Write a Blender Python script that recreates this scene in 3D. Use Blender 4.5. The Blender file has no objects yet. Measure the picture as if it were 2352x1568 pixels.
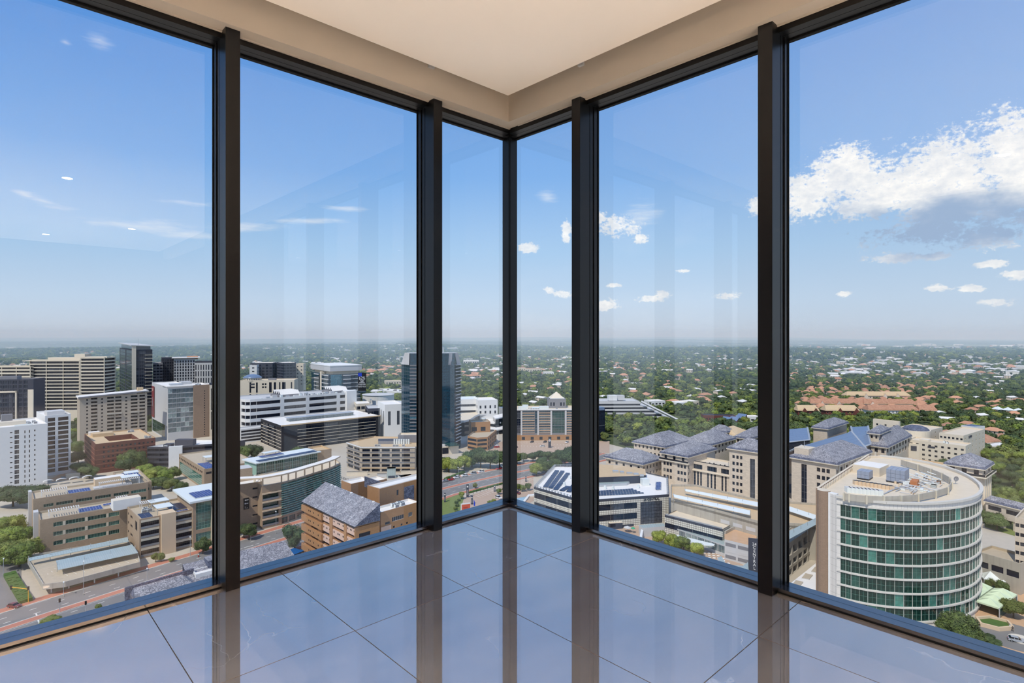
import bpy, bmesh, math, random
from mathutils import Vector, Matrix
random.seed(7)
SC = bpy.context.scene
COL = SC.collection
PI = math.pi
# ---------------------------------------------------------------- camera, world, sun, exposure
F, CX, Y0, ZC, HG = 1307.0, 1176.0, 767.0, 1.2315, 90.2      # focal length, principal column, horizon row, eye height, eye above street
ZG = ZC - HG
cam_d = bpy.data.cameras.new('camera'); cam = bpy.data.objects.new('camera', cam_d); COL.objects.link(cam)
cam.location = (0, 0, ZC); cam.rotation_euler = (PI/2, 0, 0)
cam_d.sensor_width = 36.0; cam_d.lens = 36.0*F/2352.0
cam_d.shift_y = -(784.0-Y0)/2352.0
cam_d.clip_start = 0.05; cam_d.clip_end = 60000
SC.camera = cam
SC.view_settings.view_transform = 'Standard'; SC.view_settings.look = 'None'
SC.view_settings.gamma = 1.0; SC.view_settings.use_curve_mapping = False
SC.view_settings.exposure = 0.0
SC.cycles.volume_bounces = 1
SC.cycles.max_bounces = 8
SC.cycles.transparent_max_bounces = 16

class NT:                                                    # tiny node-tree writer
    def __init__(s, tree): s.t = tree; s.n = tree.nodes; s.l = tree.links
    def new(s, typ, **kw):
        n = s.n.new(typ)
        for k, v in kw.items():
            if k.startswith('_'): setattr(n, k[1:], v)
        return n
    def put(s, sock, v):
        if hasattr(v, 'is_linked') or isinstance(v, bpy.types.NodeSocket): s.l.new(v, sock)
        else:
            if hasattr(sock.default_value, '__len__') and not hasattr(v, '__len__'): v = [v]*len(sock.default_value)
            if hasattr(v, '__len__') and len(sock.default_value) == 4 and len(v) == 3: v = (*v, 1)
            sock.default_value = v
    def math(s, op, a, b=0.0, c=None, clamp=False):
        n = s.n.new('ShaderNodeMath'); n.operation = op; n.use_clamp = clamp
        s.put(n.inputs[0], a); s.put(n.inputs[1], b)
        if c is not None: s.put(n.inputs[2], c)
        return n.outputs[0]
    def vmath(s, op, a, b=(0, 0, 0), out=0):
        n = s.n.new('ShaderNodeVectorMath'); n.operation = op
        s.put(n.inputs[0], a); s.put(n.inputs[1], b)
        return n.outputs[out]
    def mix(s, f, a, b, blend='MIX'):
        n = s.n.new('ShaderNodeMix'); n.data_type = 'RGBA'; n.blend_type = blend
        s.put(n.inputs[0], f); s.put(n.inputs[6], a); s.put(n.inputs[7], b)
        return n.outputs[2]
    def noise(s, vec, scale, detail=2.0, rough=0.5, out=0, dist=0.0):
        n = s.n.new('ShaderNodeTexNoise')
        if vec is not None: s.put(n.inputs['Vector'], vec)
        s.put(n.inputs['Scale'], scale); s.put(n.inputs['Detail'], detail); s.put(n.inputs['Roughness'], rough); s.put(n.inputs['Distortion'], dist)
        return n.outputs[out]
    def ramp(s, f, stops):
        n = s.n.new('ShaderNodeValToRGB'); s.put(n.inputs[0], f); r = n.color_ramp
        while len(r.elements) < len(stops): r.elements.new(0.5)
        for e, (p, c) in zip(r.elements, stops): e.position = p; e.color = (*c, 1) if hasattr(c, '__len__') else (c, c, c, 1)
        return n.outputs[0]
    def rng(s, v, a, b, c=0.0, d=1.0, smooth=False):
        n = s.n.new('ShaderNodeMapRange'); n.interpolation_type = 'SMOOTHSTEP' if smooth else 'LINEAR'
        s.put(n.inputs[0], v)
        for i, q in enumerate((a, b, c, d)): s.put(n.inputs[i+1], q)
        return n.outputs[0]

def srgb(r, g, b):
    return tuple(((c/255.0)/12.92 if c/255.0 <= 0.04045 else ((c/255.0+0.055)/1.055)**2.4) for c in (r, g, b))

def sky_angles(px, py):
    tx, ty = (px-CX)/F, (Y0-py)/F
    return math.atan(tx), math.atan(ty/math.hypot(1, tx))

W = bpy.data.worlds.new('summer_sky'); SC.world = W; W.use_nodes = True
wt = NT(W.node_tree); wt.n.clear()
tc = wt.new('ShaderNodeTexCoord'); sx = wt.new('ShaderNodeSeparateXYZ'); wt.l.new(tc.outputs['Generated'], sx.inputs[0])
az = wt.math('ARCTAN2', sx.outputs[0], sx.outputs[1]); el = wt.math('ARCSINE', sx.outputs[2])
cv = wt.new('ShaderNodeCombineXYZ'); wt.put(cv.inputs[0], az); wt.put(cv.inputs[1], el); pv = cv.outputs[0]
elf = wt.math('DIVIDE', el, PI/2, clamp=True)
sky = wt.ramp(elf, [(0.0, (.66, .74, .85)), (0.035, (.60, .745, .92)), (0.09, (.42, .65, .93)), (0.17, (.195, .45, .89)), (0.30, (.09, .30, .78)), (0.45, (.085, .26, .70)), (1.0, (.10, .24, .56))])
wsx = wt.rng(az, -0.75, 0.75, 0.0, 1.0)
sky = wt.mix(wt.math('MULTIPLY', wsx, 0.52), sky, wt.mix(0.5, sky, (.62, .74, .88)))
n1 = wt.noise(wt.vmath('MULTIPLY', pv, (1, 1.5, 1)), 13.0, 9.0, 0.66)
n1b = wt.noise(wt.vmath('MULTIPLY', pv, (1, 1.4, 1)), 55.0, 6.0, 0.62)
nf = wt.math('ADD', wt.math('MULTIPLY', wt.math('SUBTRACT', n1, 0.5), 2.2), wt.math('MULTIPLY', wt.math('SUBTRACT', n1b, 0.52), 1.5))
n1c = wt.noise(wt.vmath('MULTIPLY', pv, (1, 1.3, 1)), 150.0, 4.0, 0.6)
nf = wt.math('ADD', nf, wt.math('MULTIPLY', wt.math('SUBTRACT', n1c, .5), 1.5))
CUMULUS = [(1870, 440, 110, 55), (1950, 400, 120, 78), (2060, 435, 170, 90), (2185, 385, 155, 88), (2330, 370, 140, 115), (2180, 465, 190, 62), (2330, 470, 140, 85), (1850, 474, 85, 34), (1990, 478, 130, 42),
           (2120, 535, 140, 38), (2280, 540, 120, 40),
           (1418, 520, 62, 34), (1376, 500, 26, 20), (1470, 548, 24, 14), (1300, 530, 12, 26), (1214, 568, 30, 13), (1262, 668, 18, 12), (1292, 676, 26, 14), (1390, 700, 36, 16), (1492, 686, 32, 10), (1520, 676, 22, 9), (1672, 678, 42, 11), (1738, 476, 26, 28),
           (2060, 592, 70, 16), (2148, 588, 34, 11), (2275, 606, 42, 11), (1938, 676, 20, 9), (2150, 662, 30, 9), (2226, 664, 40, 10), (2290, 695, 50, 12), (1410, 655, 22, 5), (1570, 622, 22, 5), (2345, 630, 50, 12)]
CIRRUS = [(100, 462, 75, 12, -.20), (60, 448, 40, 10, -.3), (430, 538, 100, 13, .05), (560, 524, 130, 14, .1), (720, 508, 110, 10, .06), (440, 466, 80, 7, .0), (230, 90, 46, 24, 0), (800, 480, 60, 8, 0), (150, 96, 20, 9, 0),
          (1258, 452, 26, 22, 0), (1470, 500, 60, 40, 0), (340, 520, 180, 20, 0)]
def field(lst):
    acc = None
    for c in lst:
        a0, e0 = sky_angles(c[0], c[1]); ra = c[2]/F*math.cos(a0)**2; re = c[3]/F*math.cos(a0)
        d = wt.vmath('SUBTRACT', pv, (a0, e0, 0))
        if len(c) > 4 and c[4]:
            r = wt.new('ShaderNodeVectorRotate', _rotation_type='Z_AXIS'); wt.put(r.inputs['Vector'], d); wt.put(r.inputs['Angle'], -c[4]); d = r.outputs[0]
        v = wt.math('SUBTRACT', 1.0, wt.vmath('LENGTH', wt.vmath('MULTIPLY', d, (1/ra, 1/re, 0)), out=1))
        acc = v if acc is None else wt.math('MAXIMUM', acc, v)
    return acc
cum = field(CUMULUS)
dens = wt.rng(wt.math('ADD', cum, nf), -0.02, 0.50, smooth=True)
# broken fair-weather cloud over the rest of the dome, outside this view
far = wt.noise(wt.vmath('MULTIPLY', tc.outputs['Generated'], (1, 1, 2.6)), 2.3, 5.0, 0.55)
outside = wt.rng(wt.math('ABSOLUTE', az), 0.80, 1.1, smooth=True)
dens2 = wt.math('MULTIPLY', wt.rng(far, 0.53, 0.66, smooth=True), outside)
dens = wt.math('MAXIMUM', dens, dens2)
n2 = wt.noise(wt.vmath('MULTIPLY', pv, (1, 2.0, 1)), 9.0, 5.0, 0.6)
eb = sky_angles(2150, 520); 
gd = wt.vmath('SUBTRACT', pv, (eb[0], eb[1], 0))
gray = wt.math('SUBTRACT', 1.0, wt.vmath('LENGTH', wt.vmath('MULTIPLY', gd, (5.0, 15.0, 0)), out=1))
gray = wt.rng(wt.math('ADD', gray, wt.math('MULTIPLY', wt.math('SUBTRACT', n2, .5), 1.6)), 0.0, 0.75, smooth=True)
ccol = wt.mix(wt.rng(wt.math('ADD', wt.math('MULTIPLY', n2, .5), wt.math('MULTIPLY', n1b, .5)), .38, .66), (1.15, 1.12, 1.08), (.74, .80, .89))
ccol = wt.mix(gray, ccol, (.40, .53, .74))
sky = wt.mix(wt.math('MULTIPLY', dens, 0.97), sky, ccol)
n3 = wt.noise(wt.vmath('MULTIPLY', pv, (1, 6.0, 1)), 14.0, 6.0, 0.62)
cir = wt.rng(wt.math('ADD', field(CIRRUS), wt.math('MULTIPLY', wt.math('SUBTRACT', n3, .5), 2.6)), 0.0, 1.4, smooth=True)
sky = wt.mix(wt.math('MULTIPLY', cir, 0.55), sky, (.95, .97, 1.0))
bg = wt.new('ShaderNodeBackground'); wt.put(bg.inputs[0], sky); bg.inputs[1].default_value = 1.0
wo = wt.new('ShaderNodeOutputWorld'); wt.l.new(bg.outputs[0], wo.inputs[0])
W.cycles.sampling_method = 'MANUAL'; W.cycles.sample_map_resolution = 512

SUN_EL, SUN_AZ = math.radians(54), math.radians(210)         # high summer sun behind the viewer, to the left
sd = bpy.data.lights.new('sun', 'SUN'); sd.energy = 3.5; sd.angle = math.radians(0.6); sd.color = (1.0, .92, .80)
so = bpy.data.objects.new('sun', sd); COL.objects.link(so); so.location = (0, -50, 200)
so.rotation_euler = Vector((-math.sin(SUN_AZ)*math.cos(SUN_EL), -math.cos(SUN_AZ)*math.cos(SUN_EL), -math.sin(SUN_EL))).to_track_quat('-Z', 'Y').to_euler()

# ---------------------------------------------------------------- materials
def mat(name, color, rough=0.8, var=0.12, scale=0.6, metal=0.0, bump=0.0, spec=0.5, rnd=0.0, coords='Object', grid=None, streak=0.0):
    """noise-mottled surface; grid=(w, h, line width, line colour) draws joints from the facade UVs in metres"""
    m = bpy.data.materials.new(name); m.use_nodes = True; t = NT(m.node_tree); t.n.clear()
    b = t.new('ShaderNodeBsdfPrincipled'); o = t.new('ShaderNodeOutputMaterial'); t.l.new(b.outputs[0], o.inputs[0])
    c = t.new('ShaderNodeTexCoord'); v = c.outputs[coords]
    nz = t.noise(v, scale, 4.0, 0.6)
    f = t.math('MULTIPLY', t.math('SUBTRACT', nz, 0.5), 2*var)
    col = t.mix(1.0, color, t.math('ADD', 1.0, f), 'MULTIPLY')
    if streak:
        s2 = t.noise(t.vmath('MULTIPLY', v, (1.2, 1.2, .08)), 1.0, 3.0)
        col = t.mix(t.math('MULTIPLY', t.rng(s2, .5, .75), streak), col, tuple(q*.45 for q in color))
    if rnd:
        oi = t.new('ShaderNodeObjectInfo')
        col = t.mix(1.0, col, t.rng(oi.outputs['Random'], 0, 1, 1-rnd, 1+rnd), 'MULTIPLY')
    if grid:
        uv = t.new('ShaderNodeUVMap'); br = t.new('ShaderNodeTexBrick'); br.offset = grid[4] if len(grid) > 4 else 0.0
        t.l.new(uv.outputs[0], br.inputs['Vector']); br.inputs['Scale'].default_value = 1.0
        br.inputs['Brick Width'].default_value = grid[0]; br.inputs['Row Height'].default_value = grid[1]; br.inputs['Mortar Size'].default_value = grid[2]
        br.inputs['Mortar Smooth'].default_value = 0.1
        br.inputs['Color1'].default_value = (1, 1, 1, 1); br.inputs['Color2'].default_value = (.86, .86, .86, 1) if len(grid) > 4 else (.97, .97, .97, 1); br.inputs['Mortar'].default_value = (0, 0, 0, 1)
        col = t.mix(1.0, col, br.outputs[0], 'MULTIPLY') if grid[3] is None else t.mix(br.outputs['Fac'], t.mix(1.0, col, br.outputs[0], 'MULTIPLY'), grid[3])
    t.put(b.inputs['Base Color'], col)
    b.inputs['Roughness'].default_value = rough; b.inputs['Metallic'].default_value = metal; b.inputs['Specular IOR Level'].default_value = spec
    if bump:
        bp = t.new('ShaderNodeBump'); bp.inputs['Strength'].default_value = bump; bp.inputs['Distance'].default_value = 0.02
        t.put(bp.inputs['Height'], t.noise(v, scale*6, 3.0)); t.l.new(bp.outputs[0], b.inputs['Normal'])
    return m

def glassmat(name, dark, light, tint=1.9, rough=0.05, blind=0.25, wav=0.0):
    """tinted facade glazing: dark body, strong mirror coat; each pane differs a little, some have blinds; in the mirror glass the brighter panes are painted reflections"""
    m = bpy.data.materials.new(name); m.use_nodes = True; t = NT(m.node_tree); t.n.clear()
    b = t.new('ShaderNodeBsdfPrincipled'); o = t.new('ShaderNodeOutputMaterial'); t.l.new(b.outputs[0], o.inputs[0])
    oi = t.new('ShaderNodeObjectInfo'); c = t.new('ShaderNodeTexCoord')
    r = oi.outputs['Random']
    col = t.mix(t.rng(r, 1-blind, 1.0, 0, .8), dark, light)
    nz = t.noise(c.outputs['Object'], .7, 2.0)
    col = t.mix(1.0, col, t.rng(nz, .3, .7, .7, 1.3), 'MULTIPLY')
    t.put(b.inputs['Base Color'], col); b.inputs['Roughness'].default_value = rough; b.inputs['IOR'].default_value = tint
    if wav:
        bp = t.new('ShaderNodeBump'); bp.inputs['Strength'].default_value = wav; bp.inputs['Distance'].default_value = 1.0
        t.put(bp.inputs['Height'], t.noise(c.outputs['Object'], .35, 2.0)); t.l.new(bp.outputs[0], b.inputs['Normal'])
    return m

def speckle(name, c0, c1, scale, rough=0.75, coords='Object', elong=(1, 1, 1)):
    """slate / tile covering: every slate its own shade"""
    m = bpy.data.materials.new(name); m.use_nodes = True; t = NT(m.node_tree); t.n.clear()
    b = t.new('ShaderNodeBsdfPrincipled'); o = t.new('ShaderNodeOutputMaterial'); t.l.new(b.outputs[0], o.inputs[0])
    c = t.new('ShaderNodeTexCoord'); vo = t.new('ShaderNodeTexVoronoi'); t.put(vo.inputs['Vector'], t.vmath('MULTIPLY', c.outputs[coords], elong)); vo.inputs['Scale'].default_value = scale
    s = t.new('ShaderNodeSeparateColor'); t.l.new(vo.outputs['Color'], s.inputs[0])
    nz = t.noise(c.outputs[coords], scale*.12, 3.0)
    f = t.math('ADD', t.math('MULTIPLY', s.outputs[0], .75), t.math('MULTIPLY', t.math('SUBTRACT', nz, .4), .8))
    t.put(b.inputs['Base Color'], t.mix(t.math('POWER', t.math('MINIMUM', t.math('MAXIMUM', f, 0.0), 1.0), 1.6), c0, c1))
    b.inputs['Roughness'].default_value = rough
    bp = t.new('ShaderNodeBump'); bp.inputs['Strength'].default_value = .5; bp.inputs['Distance'].default_value = .05
    t.put(bp.inputs['Height'], s.outputs[1]); t.l.new(bp.outputs[0], b.inputs['Normal'])
    return m

TEXTS = []
M = {}
def dm(key, *a, **k): M[key] = mat(key, *a, **k)
S = srgb
dm('white_paint', S(226, 226, 224), var=.06); dm('cream', S(222, 210, 190), var=.07); dm('pale_grey', S(196, 196, 196), var=.06)
dm('mid_grey', S(130, 130, 134), var=.08); dm('dark_grey', S(62, 66, 78), var=.1); dm('charcoal', S(34, 36, 44), var=.1)
dm('concrete', S(176, 170, 158), var=.12, scale=.5, streak=.35); dm('warm_roof', S(216, 202, 180), var=.14, scale=.35); dm('white_roof', S(232, 228, 222), var=.08, scale=.3)
dm('tan_roof', S(204, 178, 142), var=.1, scale=.5); dm('gravel_roof', S(186, 172, 150), var=.16, scale=.8)
dm('beige_brick', S(172, 150, 126), var=.06, grid=(.6, .3, .012, S(150, 128, 104), .5)); dm('beige_trim', S(214, 190, 160), var=.05); dm('stone_band', S(205, 196, 176), var=.05)
dm('red_brick', S(112, 62, 54), var=.08, grid=(.6, .3, .02, S(96, 54, 48), .5)); dm('brown_brick', S(178, 134, 92), var=.16, scale=3, grid=(.5, .16, .012, S(140, 104, 70), .5)); dm('pink_panel', S(206, 176, 158), var=.05)
dm('cream_stone', S(218, 203, 184), var=.05, grid=(1.2, .6, .02, S(186, 170, 150), .5)); dm('white_tile', S(222, 220, 208), var=.04, grid=(.85, .85, .09, S(112, 104, 96)))
dm('tower_flats', S(176, 164, 148), var=.08); dm('round_white', S(216, 212, 206), var=.04, grid=(1.1, 2.2, .03, S(150, 148, 144))); dm('brown_stone', S(150, 126, 106), var=.1, grid=(.5, .25, .012, S(128, 106, 90), .5))
dm('dark_frame', S(28, 31, 40), rough=.5); dm('light_frame', S(205, 205, 200), rough=.5); dm('green_frame', S(150, 186, 170), rough=.5); dm('mirror_frame', S(84, 122, 110), rough=.4); dm('grey_frame', S(130, 134, 138), rough=.5)
dm('asphalt', S(126, 124, 122), var=.14, scale=.15, rough=.9); dm('brick_paving', S(186, 122, 100), var=.16, scale=.6); dm('pavement', S(190, 180, 164), var=.12, scale=.4); dm('kerb', S(214, 206, 192), var=.08); dm('road_paint', S(225, 222, 214), var=.15, scale=2)
dm('plaza', S(184, 160, 140), var=.1, scale=.4); dm('lawn', S(116, 128, 66), var=.3, scale=.7); dm('hedge_green', S(74, 104, 40), var=.45, scale=2.5, bump=1.0)
dm('steel_roof', S(178, 192, 190), rough=.45, var=.06, metal=.2, grid=(1.1, 60, .05, S(150, 164, 164))); dm('canopy_white', S(222, 228, 226), rough=.5, var=.05)
dm('metal', S(190, 194, 198), rough=.4, metal=.4, var=.06); dm('solar_cell', S(38, 54, 118), rough=.22, var=.1, rnd=.2, grid=(1.0, .8, .03, S(190, 200, 220))); dm('solar_dark', S(40, 44, 66), rough=.2, var=.1, rnd=.2, grid=(.5, .5, .015, S(110, 116, 140)))
dm('terracotta', S(192, 142, 112), var=.2, scale=.8, rnd=.18); dm('house_wall', S(224, 206, 188), var=.08, rnd=.12); dm('red_panel', S(170, 52, 44), var=.1); dm('blue_sheet', S(30, 90, 150), rough=.4, var=.2); dm('bark', S(92, 78, 62), var=.25, scale=3)
dm('black', S(16, 16, 20), rough=.5); dm('tyre', S(22, 22, 24)); dm('car_white', S(232, 232, 232), rough=.25, var=.02); dm('car_red', S(190, 30, 34), rough=.25, var=.02); dm('car_silver', S(168, 172, 178), rough=.25, var=.02); dm('car_dark', S(52, 56, 64), rough=.25, var=.02); dm('car_maroon', S(120, 60, 64), rough=.3, var=.02)
dm('orange_board', S(206, 92, 62), var=.05); dm('flag_blue', S(20, 60, 190), var=.05); dm('pool_water', S(160, 186, 198), rough=.08, var=.05); dm('terra_paving', S(200, 164, 130), var=.15, scale=.5); dm('pale_green_tent', S(206, 222, 190), rough=.6, var=.05); dm('amber', S(235, 180, 60)); dm('skin_cloth', S(90, 80, 74))
dm('ring_grey', S(204, 200, 192), var=.05); dm('rust', S(184, 114, 68), var=.08); dm('banner_red', S(126, 46, 50), var=.2); dm('dark_sheet', S(74, 76, 86), rough=.5, var=.1); dm('blue_roof', S(112, 132, 160), rough=.3, var=.08, grid=(1.0, 1.4, .04, S(84, 100, 128))); dm('green_sheet', S(60, 160, 120), var=.1); dm('industrial_white', S(222, 220, 216), var=.06, rnd=.35); dm('blue_tarp', S(86, 120, 205), var=.1)
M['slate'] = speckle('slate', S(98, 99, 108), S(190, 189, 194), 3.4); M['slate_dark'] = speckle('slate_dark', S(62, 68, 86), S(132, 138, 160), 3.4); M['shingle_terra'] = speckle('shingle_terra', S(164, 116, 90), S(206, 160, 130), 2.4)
M['glass'] = glassmat('glass', (.010, .016, .032), (.11, .12, .14), tint=1.48, blind=.18); M['glass_green'] = glassmat('glass_green', (.012, .06, .05), (.10, .26, .20), blind=.2); M['glass_blue'] = glassmat('glass_blue', (.010, .045, .075), (.10, .26, .32), tint=1.9, blind=.12)
M['glass_mirror'] = glassmat('glass_mirror', (.004, .034, .027), (.10, .34, .27), tint=1.6, rough=.02, blind=.22, wav=.14); M['glass_pale'] = glassmat('glass_pale', (.10, .15, .17), (.45, .55, .52), blind=.5)  # brighter teal panes carry reflections painted into the mirror glass colour
M['glass_cream'] = glassmat('glass_cream', (.03, .035, .05), (.5, .48, .42), blind=.2)

def leafmat(name, dark, light, yellow):
    m = bpy.data.materials.new(name); m.use_nodes = True; t = NT(m.node_tree); t.n.clear()
    b = t.new('ShaderNodeBsdfPrincipled'); o = t.new('ShaderNodeOutputMaterial'); t.l.new(b.outputs[0], o.inputs[0])
    oi = t.new('ShaderNodeObjectInfo'); c = t.new('ShaderNodeTexCoord')
    nz = t.noise(c.outputs['Object'], 1.3, 3.0)
    col = t.mix(t.rng(nz, .3, .72), dark, light)
    col = t.mix(t.math('MULTIPLY', t.math('POWER', oi.outputs['Random'], 2.5), .6), col, yellow)
    col = t.mix(1.0, col, t.rng(t.math('FRACT', t.math('MULTIPLY', oi.outputs['Random'], 7.31)), 0, 1, .72, 1.25), 'MULTIPLY')
    t.put(b.inputs['Base Color'], col); b.inputs['Roughness'].default_value = .75
    return m
M['leaf'] = leafmat('leaf', S(46, 62, 32), S(104, 122, 58), S(146, 152, 70)); M['leaf_deep'] = leafmat('leaf_deep', S(36, 54, 34), S(76, 98, 54), S(104, 116, 62)); M['leaf_bright'] = leafmat('leaf_bright', S(70, 90, 34), S(132, 150, 58), S(164, 166, 74))

# ---------------------------------------------------------------- mesh and object helpers
class MB:
    """collects faces (points in world axes, metres) and links them as ONE mesh object"""
    def __init__(s): s.v = []; s.f = []; s.m = []; s.uv = []; s.mats = []
    def mi(s, m):
        if m not in s.mats: s.mats.append(m)
        return s.mats.index(m)
    def face(s, pts, m, uv=None):
        b = len(s.v); s.v.extend(tuple(p) for p in pts); s.f.append(tuple(range(b, b+len(pts)))); s.m.append(s.mi(m))
        s.uv.extend(uv if uv else [(p[0], p[1]) for p in pts])
    def box(s, x0, x1, y0, y1, z0, z1, m, rot=0.0, o=(0, 0, 0), top=None):
        c, q = math.cos(rot), math.sin(rot)
        def P(x, y, z): return (o[0]+x*c-y*q, o[1]+x*q+y*c, o[2]+z)
        w, d, h = x1-x0, y1-y0, z1-z0
        s.face([P(x0, y0, z0), P(x1, y0, z0), P(x1, y0, z1), P(x0, y0, z1)], m, [(0, 0), (w, 0), (w, h), (0, h)])
        s.face([P(x1, y0, z0), P(x1, y1, z0), P(x1, y1, z1), P(x1, y0, z1)], m, [(0, 0), (d, 0), (d, h), (0, h)])
        s.face([P(x1, y1, z0), P(x0, y1, z0), P(x0, y1, z1), P(x1, y1, z1)], m, [(0, 0), (w, 0), (w, h), (0, h)])
        s.face([P(x0, y1, z0), P(x0, y0, z0), P(x0, y0, z1), P(x0, y1, z1)], m, [(0, 0), (d, 0), (d, h), (0, h)])
        s.face([P(x0, y0, z1), P(x1, y0, z1), P(x1, y1, z1), P(x0, y1, z1)], top or m, [(0, 0), (w, 0), (w, d), (0, d)])
        s.face([P(x0, y1, z0), P(x1, y1, z0), P(x1, y0, z0), P(x0, y0, z0)], m, [(0, 0), (w, 0), (w, d), (0, d)])
        return s
    def prism(s, poly, z0, z1, m, top=None, bottom=True):
        n = len(poly); u = 0
        for i in range(n):
            a, b = poly[i], poly[(i+1) % n]; L = math.hypot(b[0]-a[0], b[1]-a[1])
            s.face([(*a, z0), (*b, z0), (*b, z1), (*a, z1)], m, [(u, 0), (u+L, 0), (u+L, z1-z0), (u, z1-z0)]); u += L
        s.face([(*p, z1) for p in poly], top or m)
        if bottom: s.face([(*p, z0) for p in reversed(poly)], m)
        return s
    def cyl(s, x, y, z0, z1, r0, r1, m, n=10, top=None):
        p = [(math.cos(2*PI*i/n), math.sin(2*PI*i/n)) for i in range(n)]
        for i in range(n):
            a, b = p[i], p[(i+1) % n]
            s.face([(x+a[0]*r0, y+a[1]*r0, z0), (x+b[0]*r0, y+b[1]*r0, z0), (x+b[0]*r1, y+b[1]*r1, z1), (x+a[0]*r1, y+a[1]*r1, z1)], m, [(i*r0*.6, 0), (i*r0*.6+r0*.6, 0), (i*r0*.6+r0*.6, z1-z0), (i*r0*.6, z1-z0)])
        if r1 > 0.001: s.face([(x+a[0]*r1, y+a[1]*r1, z1) for a in p], top or m)
        s.face([(x+a[0]*r0, y+a[1]*r0, z0) for a in reversed(p)], m)
        return s
    def bar(s, a, b, r, m):
        a, b = Vector(a), Vector(b); d = (b-a).normalized(); u = d.orthogonal().normalized()*r; w = d.cross(u)
        q = [u+w, -u+w, -u-w, u-w]
        for i in range(4):
            s.face([a+q[i], a+q[(i+1) % 4], b+q[(i+1) % 4], b+q[i]], m)
        s.face([a+x for x in reversed(q)], m); s.face([b+x for x in q], m)
        return s
    def build(s, name, parent=None, loc=(0, 0, 0), smooth=False):
        me = bpy.data.meshes.new(name); L = Vector(loc)
        me.from_pydata([(v[0]-L.x, v[1]-L.y, v[2]-L.z) for v in s.v], [], s.f)
        for m in s.mats: me.materials.append(M[m])
        me.polygons.foreach_set('material_index', s.m)
        ul = me.uv_layers.new(name='UVMap'); ul.data.foreach_set('uv', [c for p in s.uv for c in p])
        if smooth: me.polygons.foreach_set('use_smooth', [True]*len(s.f))
        o = bpy.data.objects.new(name, me); o.location = loc; COL.objects.link(o)
        if parent is not None:
            o.parent = parent
            o.location = Vector(loc)-Vector(parent['_o'])
        o['_o'] = tuple(loc)
        return o
def tag(o, label=None, cat=None, group=None, kind=None):
    for k, v in (('label', label), ('category', cat), ('group', group), ('kind', kind)):
        if v: o[k] = v
    return o
def inst(src, name, parent, loc, rz=0.0, scale=None):
    """another object on the same mesh, at a world place, child of parent"""
    o = bpy.data.objects.new(name, src.data if hasattr(src, 'data') else src); COL.objects.link(o)
    o.rotation_euler = (0, 0, rz)
    if scale: o.scale = scale
    if parent is not None:
        o.parent = parent; o.location = Vector(loc)-Vector(parent['_o'])
    else: o.location = loc
    o['_o'] = tuple(loc)
    return o
def root(name, loc, label, cat, group=None):
    o = bpy.data.objects.new(name, None); o.location = loc; COL.objects.link(o); o['_o'] = tuple(loc)
    return tag(o, label, cat, group)
def gp(px, py, h=0.0):
    """where a sight line through that picture point meets the level h metres above the street"""
    d = (HG-h)*F/(py-Y0); return ((px-CX)/F*d, d)
def hh(yt, yb): return HG*(yb-yt)/(yb-Y0)
def txt(name, body, size, m, parent, loc, rz, extrude=.03, align='CENTER', sx=1.0):
    """upright lettering facing the -y side of its own axes"""
    cu = bpy.data.curves.new(name, 'FONT'); cu.body = body; cu.size = size; cu.extrude = extrude; cu.align_x = align; cu.align_y = 'CENTER'; cu.space_line = .92
    cu.materials.append(M[m]); cu.resolution_u = 3
    o = bpy.data.objects.new(name, cu); COL.objects.link(o); o.rotation_euler = (PI/2, 0, rz); o.scale = (sx, 1, 1)
    o.parent = parent; o.location = Vector(loc)-Vector(parent['_o']); o['_o'] = tuple(loc); TEXTS.append(o)
    return o
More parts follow.
